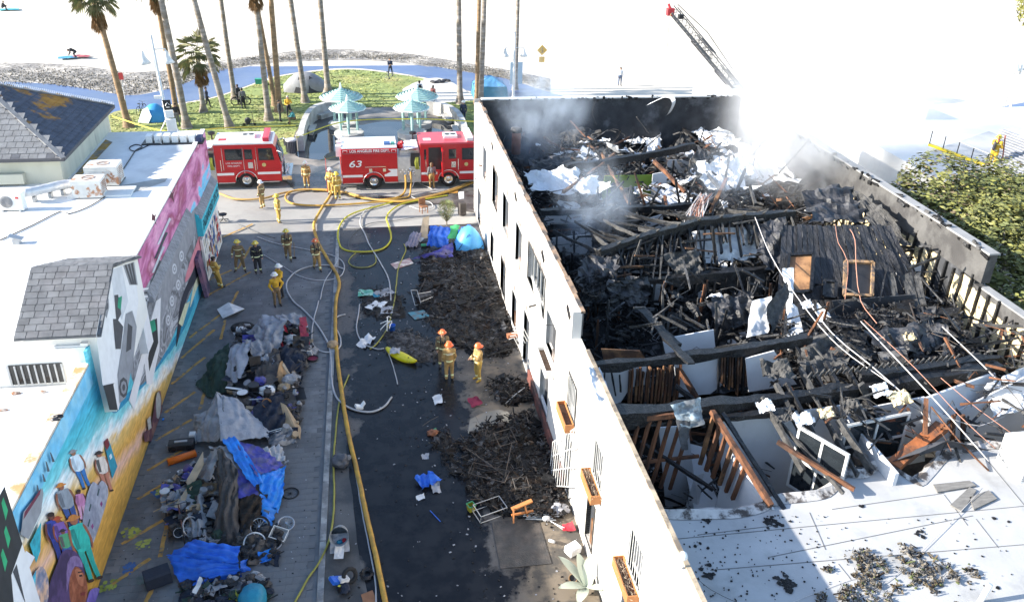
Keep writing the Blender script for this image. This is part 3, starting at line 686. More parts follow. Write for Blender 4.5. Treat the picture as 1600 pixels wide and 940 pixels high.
mural([(176,636),(205,608),(228,588),(262,545),(264,550),(230,596),(207,618),(180,645)],paint('1F86AE',.2,4))
mural([(262,545),(285,505),(300,470),(303,474),(288,512),(264,552)],paint('2389AC',.2,4))
for c in [(268,305),(240,340)]: mural([(c[0]-3,c[1]-7),(c[0]+1,c[1]-3),(c[0]+4,c[1]-8),(c[0]+2,c[1]+1),(c[0]+4,c[1]+12),(c[0]-1,c[1]+4),(c[0]-4,c[1]+5)],paint('5A2C3C'),smooth=False)
# grey middle band, swirl shapes, arm, dark bird
mural([(318,330),(330,385),(322,410),(300,452),(272,520),(252,560),(222,600),(205,590),(206,540),(218,470),(250,410),(285,350)],SWIRL)
mural([(300,330),(318,330),(290,400),(262,470),(240,540),(228,520),(255,440)],GREYP)
for cx_,cy_ in [(272,420),(278,445),(268,470),(262,500),(283,400)]:
    for k,s in enumerate((9,6.5,4,2)): mural([(cx_+s*.55*math.cos(a*.785+.3),cy_+s*1.3*math.sin(a*.785+.3)) for a in range(8)],[GREYP,GREYL,GREYP,GREYL][k])
mural([(312,365),(318,352),(320,380),(308,405),(296,432),(288,440),(294,415)],paint('C97F8C',.1,2))
for k in range(4): mural([(311+k*2.2,372),(310+k*2.4,352-3*(k % 2)),(312+k*2.4,351-3*(k % 2)),(314+k*2.1,372)],paint('D9939C',.1,2),smooth=False)
mural([(318,382),(316,420),(292,462),(280,520),(274,540),(282,470),(300,425)],paint('232A38',.15,2))
mural([(313,424),(316,434),(307,450),(300,470),(296,480),(302,446)],paint('D3D8B8',.1,2))
mural([(296,470),(284,510),(278,505),(288,475)],paint('CBD0B0',.1,2))
# pent strips with grey shingle tops along the upper far wall, each fronted by a painted fascia
def pent(y0,y1,z,dep,hgt,mfront,name='pent_roof',n=10):
    mb=MB(); a=XM+.02; b=XM+dep
    mb.add([(a,y0,z+.35),(a,y1,z+.35),(b,y1,z),(b,y0,z),(a,y0,z-hgt),(a,y1,z-hgt),(b,y1,z-hgt),(b,y0,z-hgt)],[(0,3,2,1),(3,7,6,2),(0,4,7,3),(1,2,6,5),(4,5,6,7)])
    o=part(mb,name,mfront); random.seed(int(y0*10)); sh=MB()
    nx=3; L=(y1-y0)/max(1,int((y1-y0)/.33)); ny=int(round((y1-y0)/L))
    for i in range(nx):
        for j in range(ny):
            t0,t1=i/nx,(i+1.12)/nx; y_=y0+j*L+(i % 2)*L*.4*(j < ny-1)
            sh.beam((a+(b-a)*t0,y_+L/2,z+.35-.35*t0+.02),(a+(b-a)*t1,y_+L/2,z+.35-.35*t1+.03),L*.94,.02)
    sh.build('shingle_course',mat('pale_pent_shingle',(.27,.275,.29),.9,.2,2.5,.4,50),o,kind='stuff'); return o
SIGNM=paint('3FB6C9',.06,2)
po=pent(41.9,47.55,3.5,.3,.9,SIGNM,'sign_fascia')
pent(31.5,40.4,4.35,.22,.12,GREYP)
# lettering on the blue fascia
cu=bpy.data.curves.new('lettering','FONT'); cu.body='ENDANGERED SPECIES'; cu.size=.68; cu.extrude=.004; cu.align_x='CENTER'; cu.align_y='CENTER'; cu.shear=.2
tx=bpy.data.objects.new('lettering',cu); link(tx); cu.materials.append(paint('1B4E58')); bpy.context.view_layer.update()
me=bpy.data.meshes.new_from_object(tx.evaluated_get(bpy.context.evaluated_depsgraph_get())); bpy.data.objects.remove(tx)
w=max(v.co.x for v in me.vertices)-min(v.co.x for v in me.vertices)
tx=link(bpy.data.objects.new('lettering',me),mbld); tx.location=Vector((XM+.312,44.72,3.05))-mbld.location; tx.rotation_euler=(R(90),0,R(90)); tx.scale=(5.3/w,1,1)
# paper-covered hoarding under the sign
bo=thing('notice_board','hoarding covered in paper notices under the blue sign fascia','hoarding',(XM+.12,44.6,0))
MB().bb((-.06,-2.6,0),(.06,2.6,2.4)).build('board',M_LWHITE,bo)
NC=[paint(h,.05,2) for h in ('E8E4DA','C0392B','D9D4C4','4A6FA5','EFEDE6','B88B4A','DAD6D0','6C4B7C')]
random.seed(3); ns=[]
for k in range(120):
    w,h=random.uniform(.14,.32),random.uniform(.2,.42); y_=random.uniform(-2.4,2.4); z_=random.uniform(.3,2.15); MB().box((.068+.0012*k % .02+.0004*k,y_,z_),(.004,w,h),M=Matrix.Rotation(random.uniform(-.15,.15),3,'X')).build('paper',random.choice(NC),bo)
mb=MB(); mb.bb((-.05,-.05,0),(.12,1.1,2.1)); o=mb.build('leaning_painting',paint('7B5A70',.15,2,'3A3C58',None,1.5)); props(o,'tall purple painted board leaning at the wall beside the leaning firefighter','board'); o.location=onx(318,440,-8.55); o.location.z=.03; o.rotation_euler=(0,R(-6),R(3))
# dormer block with shingle roof
DX0,DX1=-10.7,-8.5; DY0,DY1=24.6,29.9; EZ=6.85
rid=onx(171.6,416.5,DX1); RY,RZ=rid.y,rid.z
mb=MB(); prof=[(DY0,3.85),(DY1,4.6),(DY1,EZ),(RY,RZ-.08),(DY0,EZ)]
mb.poly([(DX0,y,z) for y,z in prof],(DX1-DX0,0,0)); part(mb,'dormer_wall',M_LWHITE)
random.seed(11)
def slope(y0,z0,y1,z1,nm,x0=DX0-.15,x1=DX1+.12,m=(M_SHING,M_SHING2),rows=11,w=.34,root=mbld,nrm=.05):
    a=Vector((0,y0,z0)); b=Vector((0,y1,z1));
    mb=MB(); mb.poly([(x0,y0,z0),(x1,y0,z0),(x1,y1,z1),(x0,y1,z1)],(0,0,.06)); deck=part(mb,nm,m[0],root=root)
    for i in range(rows):
        t0,t1=i/rows,min(1,(i+1.08)/rows); x=x0-(i % 2)*w*.5
        while x < x1-.02:
            xa,xb=max(x,x0),min(x+w*random.choice((.8,1,1.2)),x1); x=xb
            if xb-xa < .06: continue
            p,q=a.lerp(b,t0),a.lerp(b,t1)
            s=MB(); s.beam(Vector(((xa+xb)/2,p.y,p.z+nrm+.045)),Vector(((xa+xb)/2,q.y,q.z+nrm+.025)),xb-xa-.018,.02); o=s.build('shingle',m[0] if random.random() < .7 else m[1],deck);
            o.matrix_parent_inverse=deck.matrix_parent_inverse.copy() if False else Matrix.Identity(4)
    return deck
slope(DY0-.25,EZ-.12,RY,RZ,'roof_slope')
slope(DY1+.1,EZ-.05,RY+.02,RZ,'roof_slope',rows=6)
# painted dormer gable and pilaster
mural([(150,522),(171,420),(209,408),(216,470),(205,560),(185,640),(172,640),(160,600)],WHT,DX1,name='gable_paint',smooth=False)
def gp(pp,m,k):
    P=[onx(px,py,DX1) for px,py in pp]; mb=MB(); mb.poly([(DX1+.004+.003*k,p.y,p.z) for p in P]); return part(mb,'gable_paint',m)
gp([(172,422),(190,416),(200,470),(190,500),(178,470)],GREYL,1); gp([(192,415),(209,409),(215,445),(202,445)],GREYP,1)
for k in range(3): gp([(194+k*5,414-k*1.5),(197+k*5,413-k*1.5),(207+k*3,444),(204+k*3,444)],GREYD,2)
gp([(178,461),(184,460),(189,490),(184,500),(192,510),(188,545),(180,545),(176,498),(181,498)],GREYD,3); gp([(184,465),(190,462),(188,484),(183,480)],paint('1E8C6E'),4)
gp([(164,468),(169,466),(170,480),(166,497),(162,488)],GREYP,3); gp([(165,474),(168,473),(168,482),(165,485)],GREYD,4)
gp([(196,490),(206,485),(213,510),(208,560),(196,620),(186,630),(183,585),(190,540)],GREYP,4); gp([(199,505),(206,510),(204,545),(196,550)],GREYD,5)
for k,s in enumerate((9,6,3)): gp([(192+s*.8*math.cos(a*.785),605+s*1.8*math.sin(a*.785)) for a in range(8)],[GREYD,GREYP,GREYD][k],6+k)
gp([(160,602),(178,598),(176,600),(183,640),(170,640)],DK,6)
# second white pilaster and capital steps further along the wall
mb=MB(); a=onx(232,552,XM+.3); b=onx(250,440,XM+.3); mb.bb((XM-.05,a.y,a.z),(XM+.3,a.y+.9,5.2)); pl=part(mb,'pilaster',WHT)
for pp,m in [([(222,545),(243,470),(250,465),(248,545),(236,600),(228,600)],WHT),([(238,500),(244,497),(246,535),(232,580),(230,560)],DK),([(231,503),(240,498),(243,515),(236,520)],paint('1E8C6E')),([(217,522),(222,515),(222,530),(215,538)],GREYP),([(200,625),(222,545),(226,560),(208,640)],WHT)]: mural(pp,m,smooth=False)
for k in range(4): mural([(203,452+k*6),(233,449+k*6),(232,452+k*6),(203,455.5+k*6)],[WHT,GREYD][k % 2],smooth=False)
for k in range(5): mural([(228+k*4,470-k*22),(231+k*4,470-k*22),(246+k*5,430-k*22),(243+k*5,428-k*22)],[GREYL,GREYD][k % 2],smooth=False)
# figures painted on the near wall: plain generic bathers, walkers and a large head
def fig(pp,h,c2=None): mural(pp,paint(h,.12,2.5,c2))
def pfig(h,f,skin,top,bot,hat=None,w=.17,legs=True):
    """a small painted figure on the wall: head, hair or hat, torso, arms, legs and a shaded side"""
    a=(f[0]-h[0],f[1]-h[1]); L=math.hypot(*a); a=(a[0]/L,a[1]/L); p=(-a[1],a[0])
    def q(s_,t_): return (h[0]+a[0]*s_*L+p[0]*t_*L,h[1]+a[1]*s_*L+p[1]*t_*L)
    def el(s0,t0,rs,rt,hx): fig([q(s0+rs*math.cos(k*.785),t0+rt*math.sin(k*.785)) for k in range(8)],hx)
    if legs:
        for sd in (-1,1): fig([q(.5,sd*.02),q(.5,sd*w*.85),q(.75,sd*w*.7),q(.97,sd*w*.75),q(.97,sd*w*.25),q(.75,sd*w*.12)],bot)
        for sd in (-1,1): el(.985,sd*w*.55,.025,.05,'3A2A24')
    fig([q(.15,-w*.5),q(.15,w*.5),q(.2,w),q(.52,w*.85),q(.52,-w*.85),q(.2,-w)],top); fig([q(.2,w*.3),q(.2,w*.95),q(.5,w*.8),q(.5,w*.35)],{'CFE0EA': 'A8BCCB','8C95A0': '666E79','B87CA6': '94608A','2E3F96': '1E2A6A','2FB6A8': '1F8A82','C58A78': '96604F','7A5AA8': '553E80'}.get(top,'555555'))
    for sd in (-1,1): fig([q(.19,sd*w*.8),q(.22,sd*w*1.15),q(.42,sd*w*1.35),q(.55,sd*w*1.1),q(.54,sd*w*.95),q(.4,sd*w*1.1)],skin)
    el(.08,0,.075,.062,skin); el(.045,0,.045,.07,hat or '2E201C')
    if hat: el(.06,0,.022,.12,hat)
pfig((110,702),(134,762),'9A6A50','CFE0EA','2F6FB0','8C8C90',.14); pfig((151,704),(168,768),'9A6450','D8D0C8','B87A66','2E2A2C',.13); fig([(162,700),(168,688),(181,728),(173,748)],'2C8FA8'); fig([(160,690),(166,684),(169,695),(164,704)],'7A2C34'); fig([(168,712),(171,708),(173,714),(170,718)],'D5E4EA')
pfig((90,754),(116,826),'8A5A44','8C95A0','33508C','C88038',.15); pfig((119,764),(128,812),'5A3428','B87CA6','C99AB8',None,.15)
fig([(132,775),(142,752),(150,758),(156,750),(166,772),(138,858),(127,846),(124,830)],'A3A8B8','8A90A2')
for c in [(155,787),(141,822)]: fig([(c[0]-2.2,c[1]),(c[0],c[1]-5),(c[0]+2.2,c[1]),(c[0],c[1]+5)],'8A3E78')
for c in [(150,768),(137,792),(135,816)]: fig([(c[0]-2,c[1]+5),(c[0]+1,c[1]-6),(c[0]+2.5,c[1]-4),(c[0],c[1]+7)],'2A4A50')
pfig((74,800),(98,880),'6A3C30','2E3F96','27347C',None,.15); pfig((84,806),(104,874),'8A4A34','7A5AA8','2E3F96','B04A2C',.14); pfig((92,826),(108,880),'7A4836','4E9A72','3A5A9A','2C2230',.15)
pfig((107,804),(145,906),'9A6048','2FB6A8','28A498','BE7C3C',.12)
fig([(84,880),(92,862),(104,858),(118,866),(126,885),(128,905),(128,950),(70,960),(70,920)],'3C2E52','54406C'); fig([(104,900),(112,885),(122,890),(130,905),(132,925),(126,945),(108,945),(103,925)],'A8684C','84482F')
fig([(100,880),(110,868),(120,872),(124,886),(112,884),(104,902),(99,925)],'6A5684','8A76A4'); fig([(112,890),(120,890),(126,900),(127,915),(118,912)],'C08262','A8684C'); fig([(116,893),(124,892),(124,894),(117,895)],'2E1E1E'); fig([(118,898),(123,897),(124,900),(119,901)],'241a1a'); fig([(129,903),(131,905),(130,908)],'241a1a'); fig([(120,926),(129,924),(127,930),(121,930)],'7A2E30'); fig([(126,902),(129,914),(125,917)],'8A4E38')
fig([(134,925),(148,918),(158,930),(160,955),(132,955)],'6A5AA8','8878BE')
fig([(240,620),(247,610),(250,640),(256,655),(248,675),(238,700),(230,740),(226,720),(232,690),(222,690),(222,675),(232,665)],'5A3440','8C6458'); fig([(240,622),(244,612),(248,625),(246,650),(241,652)],'A8A6A0'); fig([(226,655),(231,650),(233,668),(228,672)],'B0ACA4')
for a,b in [((72,706),(79,721)),((65,720),(71,736)),((60,740),(65,752)),((51,757),(54,767))]: mural([a,(a[0]+2,a[1]+1),(b[0]+1,b[1]),(b[0]-3,b[1]+1)],paint('4A5560'),smooth=False)
mural([(30,800),(60,762),(62,770),(58,800),(38,842),(26,835)],GREYP,smooth=False); mural([(32,800),(58,762),(56,772),(30,812)],paint('6A2F44'),smooth=False)
mural([(40,850),(58,815),(57,860),(50,880)],paint('2E9FB0',.2,3),smooth=False); mural([(34,860),(48,870),(20,925),(5,935)],WHT,smooth=False)
mural([(44,905),(56,885),(64,890),(70,910),(66,950),(44,950)],paint('7E86A0',.2,2,'C9A58C',None,2))
mural([(24,940),(50,890),(48,930),(40,955)],SEA,smooth=False)
# near pilaster (dark top with leaf spots) at the left edge
mb=MB(); mb.bb((XM-.05,15.2,0),(XM+.35,16.85,7.15)); part(mb,'pilaster',WHT)
def pf(pp,m,k,nm='pilaster_paint'): mb=MB(); mb.poly([(XM+.352+.003*k,y,z) for y,z in pp]); part(mb,nm,m)
pf([(15.2,5.05),(15.7,4.6),(16.0,5.3),(16.84,5.45),(16.84,7.14),(15.2,7.14)],DK,1); pf([(16.2,4.2),(16.35,5.3),(16.1,5.3)],GREYD,1); pf([(15.2,1.2),(16.3,2.2),(16.6,3.6),(15.6,3.0)],GREYP,1)
for y,z in ((16.45,6.5),(16.2,5.9),(15.8,5.6),(15.5,6.4)): pf([(y,z),(y+.22,z+.1),(y+.2,z+.5),(y+.05,z+.45)],paint('2FA070'),2,'leaf_spot')
# orange weathered cap along the near roof edge
mb=MB(); mb.bb((XM-.32,6,ZN),(XM+.0,24.2,ZN+.08)); part(mb,'roof_edge',mat('stained_cap',(.62,.56,.48),.85,.15,1.5,col2=(.50,.28,.12),cscale=1.2,edge=(.5,.62)))
mb=MB(); mb.bb((XM-.2,YF0,ZF+.05),(XM+.02,YF1,ZF+.13)); part(mb,'roof_edge',M_LWHITE)
# barred window in the dormer block's front wall and a lower block
wz=ony(60,585,24.4)
mb=MB(); a=ony(12,572,24.4); b=ony(103,596,24.4)
mb.bb((a.x,24.40,b.z),(b.x,24.47,a.z)); win=part(mb,'window',mat('dark_glass',(.03,.03,.03),.15,.2,3,spec=.6))
for k in range(9):
    x=a.x+(b.x-a.x)*k/8; MB().bb((x-.025,24.35,b.z),(x+.025,24.385,a.z)).build('bar',M_GALV,win).matrix_parent_inverse=Matrix.Identity(4)
mb=MB(); mb.bb((-20,24.1,b.z-.35),(XM-.35,24.42,b.z-.24)); part(mb,'ledge',M_LWHITE)
for pp in [(86,655),(92,650),(25,614),(65,612),(5,640)]:
    p=at(*pp,(ZN+.09) if pp[0] in (86,92) else ZR+.07); MB().blob(p,(.13,.07,.05),.4,2,1,seed=pp[0]).build('dead_leaf_clump',M_DARKM if pp[0] > 80 else M_RUST,None,label={86: 'black twig clump on the mural wall cap',92: 'small dark scrap beside the twig clump',25: 'left rusty leaf clump under the barred window',65: 'right rusty leaf clump under the barred window',5: 'rusty scrap at the left edge of the near roof'}[pp[0]],cat='scrap')
# ---- things on the far roof
def condenser(c,size,label,fan=True):
    t=thing('condenser_unit',label,'air conditioner',c); w,d,h=size
    MB().box((0,0,h/2),size).build('case',M_ACW,t)
    MB().lathe([(.28,h+.005),(.3,h+.02),(.22,h+.025)],16,cap=False).build('fan_ring',M_RUST,t); MB().box((0,0,h+.02),(.5,.06,.02)).build('fan_blade',M_RUST,t)
    for k in range(8): MB().box((w/2+.004,0,.12+k*(h-.2)/8),(.015,d*.8,.03)).build('grille_slat',M_RUST,t)
    for k in range(8): MB().box((0,-d/2-.004,.12+k*(h-.2)/8),(w*.85,.012,.03)).build('grille_slat',M_ACW,t)
    return t
condenser(at(172,290,ZF+.05)+Vector((-.2,.2,.12)),(1.35,1.1,.85),'taller rusty white rooftop unit behind the ducts')
condenser(at(140,308,ZF+.05)+Vector((0,.2,.06)),(1.2,.9,.75),'shorter rusty rooftop unit with a cover strap')
mb=MB(); mb.box((0,0,0),(2.6,1.2,.1)); o=mb.build('roof_plinth',M_LWHITE,label='low white plinth under the rusty rooftop units',cat='plinth'); o.location=at(160,300,ZF+.08)
t=thing('split_unit','white split air conditioner with round fan guard at the left edge','air conditioner',at(22,328,ZF+.05),R(-6))
MB().box((0,0,.42),(.98,.36,.72)).build('case',M_WHITEP,t); MB().lathe([(.26,0),(.26,.02),(.2,.03),(.04,.03)],20,(-.14,-.185,.42),M=Matrix.Rotation(R(90),3,'X')).build('fan_guard',mat('guard_grey',(.3,.3,.31),.6),t)
for k in range(6): MB().lathe([(.05+k*.038,.035),(.055+k*.038,.04)],20,(-.14,-.185,.42),M=Matrix.Rotation(R(90),3,'X'),cap=False).build('guard_wire',M_DARKM,t)
MB().box((.32,-.186,.6),(.13,.01,.09)).build('badge',mat('badge_red',(.5,.05,.05),.5),t)
for sx in (-.35,.35): MB().box((sx,0,.03),(.08,.5,.06)).build('foot',M_GALV,t)
du=thing('roof_duct','foil-wrapped white duct running between the rooftop units','duct',at(45,318,ZF+.05))
A0=at(40,318,ZF+.05); P=[Vector((0,0,.45)),at(75,312,ZF)-A0+Vector((0,0,.5)),at(100,306,ZF)-A0+Vector((0,0,.5)),at(122,302,ZF)-A0+Vector((0,0,.45))]
du.location=A0; S=spline(P,.12); MB().tube(S,[.2*(1+.05*(i % 2)) for i in range(len(S))],12).build('duct_tube',mat('foil',(.62,.62,.62),.4,.15,4,.3,12,metal=.3),du,True)
for q in (0.2,.5,.8): p=S[int(q*(len(S)-1))]; MB().box((p.x,p.y,.12),(.12,.3,.24)).build('duct_support',M_GALV,du)
mb=MB(); S=spline([at(0,375,ZF+.08),at(50,352,ZF+.08),at(95,330,ZF+.08),at(107,334,ZF+.08),at(140,322,ZF+.08),at(178,297,ZF+.08),at(196,277,ZF+.08)],.2); mb.tube(S,.022,5); mb.build('roof_cable',M_DARKM,label='thin dark cable crossing the white roof',cat='cable')
mb=MB(); S=spline([at(192,265,ZF+.08),at(202,250,ZF+.08),at(212,235,ZF+.08),at(222,229,ZF+.08),at(212,226,ZF+.08),at(202,231,ZF+.08),at(210,236,ZF+.08),at(230,228,ZF+.08),at(245,220,ZF+.08)],.12); mb.tube(S,.025,5); mb.build('roof_hose',M_DARKM,label='looped black cable on the shaded roof corner',cat='cable')
t=thing('roof_vent','small raised vent flap alone on the white roof','vent',at(27,380,ZF+.05)); MB().bb((-.12,-.12,0),(.12,.12,.2)).build('stack',M_GALV,t); MB().box((0,0,.26),(.5,.3,.03),M=Matrix.Rotation(R(18),3,'Y')).build('flap',M_GALV,t)
t=thing('roof_box_row','row of white electrical boxes on a tray at the roof corner','electrical boxes',at(272,222,ZF+.05)); MB().bb((-1.5,-.5,0),(1.5,.5,.06)).build('tray',M_DARKM,t)
for k in range(6): MB().bb((-1.3+k*.42,-.3,.06),(-1.0+k*.42,.25,.42)).build('box',M_WHITEP,t)
MB().bb((1.15,-.3,.06),(1.42,.3,.3)).build('blue_box',mat('navy',(.03,.04,.10),.6),t)
mb=MB(); mb.tube([at(240,212,ZF+.3),at(252,224,ZF+.2)],.04,5); mb.build('fallen_conduit',M_GALV,label='loose conduit leaning by the electrical boxes',cat='pipe')
mb=MB(); p=at(224,290,ZF+.055); mb.cloth([at(188,290,ZF+.058),at(262,277,ZF+.058),at(258,284,ZF+.058),at(205,302,ZF+.058)],4,4,.0); mb.build('painted_unit_shadow',mat('unit_shadow_grey',(.34,.33,.31),.9,.25,1.5),label='grey painted shadow of the rusty unit on the white roof',cat='roof patch')  # grey sheet painted as the cast shadow of the rooftop unit
# ================================================================== hip-roofed building at the far left
hb=thing('hip_roof_building','cream building with a hip roof, one slope painted in shade, and orange lichen','building',(-17,42,0))
HX1,HY0,HY1,HZ=-13.75,39.6,48.0,7.65
M_CREAM=mat('cream_wall',(.50,.50,.42),.85,.1,1.0,.1,20,col2=(.30,.30,.27),cscale=.9,edge=(.58,.72),stretch=(1,2.5,.4))
mb=MB(); mb.bb((-24,HY0,0),(HX1,HY1,HZ)); part(mb,'wall',M_CREAM,root=hb)
ap=Vector((HX1-4.3,(HY0+HY1)/2+.2,HZ+2.3))
ap2=Vector((-26,ap.y,ap.z)); e0=Vector((HX1+.3,HY0-.35,HZ-.05)); e1=Vector((HX1+.3,HY1+.3,HZ-.05)); w0=Vector((-28,HY0-.35,HZ-.05)); w1=Vector((-28,HY1+.3,HZ-.05))
random.seed(21)
def hipface(eA,eB,tA,tB,rows,m,nm,lim=1e9):
    mb=MB(); pts=[eA,eB,tB] if (tA-tB).length < .01 else [eA,eB,tB,tA]; mb.poly(pts); deck=part(mb,nm,m[0],root=hb)
    n=(eB-eA).cross(tA-eA).normalized(); n=n if n.z > 0 else -n; made=0; rest=MB()
    for i in range(rows):
        v0,v1=i/rows,min(1,(i+1.1)/rows); a0,b0=eA.lerp(tA,v0),eB.lerp(tB,v0); L=(b0-a0).length; k=max(1,int(L/.36)); off=(i % 2)*.5
        a1,b1=eA.lerp(tA,v1),eB.lerp(tB,v1)
        for j in range(k):
            u=(j+off+.5)/k
            if u > 1: continue
            p=a0.lerp(b0,u); q=p+(tA-eA).normalized()*0+((eA+eB)/2-p).normalized()*0
            up=n.cross((eB-eA).normalized()); up=up if up.z > 0 else -up
            q=p+up*((a1-a0).dot(up)*1.0)
            tgt=MB() if made < lim else rest
            tgt.beam(p+n*.045,q+n*.02,L/k*.95,.02,up=n)
            if made < lim: o=tgt.build('shingle',m[0] if random.random() < .75 else m[1],deck); o.matrix_parent_inverse=Matrix.Identity(4)
            made +=1
    if rest.f: rest.build('shingle_field',m[0],deck,kind='stuff')
hipface(e0,e1,ap,ap,17,(M_SHSHADE,M_SHSHADE),'roof_slope',230)
hipface(w0,e0,ap2,ap,14,(M_SHING2,M_SHDARK2),'roof_slope',60)
mb=MB(); mb.poly([e1,w1,ap2,ap]); part(mb,'roof_slope',M_SHDARK2,root=hb)
for a,b in ((e0,ap),(e1,ap)):
    mb=MB(); mb.beam(a+Vector((0,0,.06)),b+Vector((0,0,.06)),.22,.06,segs=10,jag=.012); part(mb,'hip_cap',M_SHING2,root=hb)
mb=MB(); mb.beam(e0,e1,.08,.16); mb.beam(w0,e0+Vector((.04,0,0)),.08,.15); part(mb,'fascia',mat('fascia_dark',(.08,.08,.09),.7),root=hb)
mb=MB()
for k in range(70):
    p=e1.lerp(ap,k/69)+Vector((0,0,.08)); mb.tube([p,p+Vector((.04,-.06,.16))],.008,3); mb.tube([p,p+Vector((-.04,.06,.16))],.008,3)
part(mb,'bird_spikes',M_WHITEP,root=hb)
mb=MB(); mb.tube([onx(16,168,-19)+Vector((0,0,-.1)),onx(8,158,-19)],.05,6); part(mb,'roof_pipe',M_DARKM,root=hb)
p=onx(-2,236,-17.5); mb=MB(); mb.lathe([(.3,0),(.3,.35),(.1,.45)],12,p-Vector((0,0,.2))); part(mb,'roof_cap_vent',M_WHITEP,root=hb)
mb=MB(); mb.bb((-18,HY0-.3,6.5),(-15.3,HY0,6.95)); part(mb,'wall_cabinet',M_CREAM,root=hb)
mb=MB(); mb.cloth([at(100,292,ZF+.06),at(112,290,ZF+.06),at(176,222,ZF+.06),at(165,218,ZF+.06)],3,10,.0); mb.build('lichen_strip',mat('lichen',(.40,.24,.06),.95,.3,3,col2=(.2,.19,.17),cscale=2),label='orange lichen growing along the cream wall foot',cat='lichen')
# ================================================================== fire engines
M_RED=mat('engine_red',(.48,.010,.016),.28,.06,2,spec=.6)
M_CHROME=mat('chrome',(.62,.62,.62),.18,.06,5,metal=1.0)
M_TREAD=mat('tread_plate',(.50,.50,.50),.35,.12,10,.3,60,metal=.7)
M_TYRE=mat('tyre',(.018,.018,.019),.85,.2,6)
M_GLASS=mat('vehicle_glass',(.02,.025,.03),.06,.2,2,spec=.8)
M_WHITE=mat('vehicle_white',(.78,.78,.77),.35,.04,3)
def text(body,size,m,parent,loc,rot,name='lettering',width=None,shear=0.0,bold=0.0):
    cu=bpy.data.curves.new('t','FONT'); cu.body=body; cu.size=size; cu.extrude=.002; cu.offset=bold; cu.align_x='CENTER'; cu.align_y='CENTER'; cu.shear=shear
    t=bpy.data.objects.new('t',cu); link(t); bpy.context.view_layer.update()
    me=bpy.data.meshes.new_from_object(t.evaluated_get(bpy.context.evaluated_depsgraph_get())); bpy.data.objects.remove(t); me.materials.clear(); me.materials.append(m)
    o=link(bpy.data.objects.new(name,me),parent); o.location=loc; o.rotation_euler=rot
    if width:
        w=max(v.co.x for v in me.vertices)-min(v.co.x for v in me.vertices); o.scale=(width/w,1,1)
    return o
def rbox(lo,hi,bev=.06,mi=0,mb=None):
    """box with chamfered long edges along x"""
    mb=mb or MB(); (x0,y0,z0),(x1,y1,z1)=lo,hi
    pr=[(y0+bev,z0),(y1-bev,z0),(y1,z0+bev),(y1,z1-bev),(y1-bev,z1),(y0+bev,z1),(y0,z1-bev),(y0,z0+bev)]
    mb.poly([(x0,y,z) for y,z in pr],(x1-x0,0,0),mi); return mb
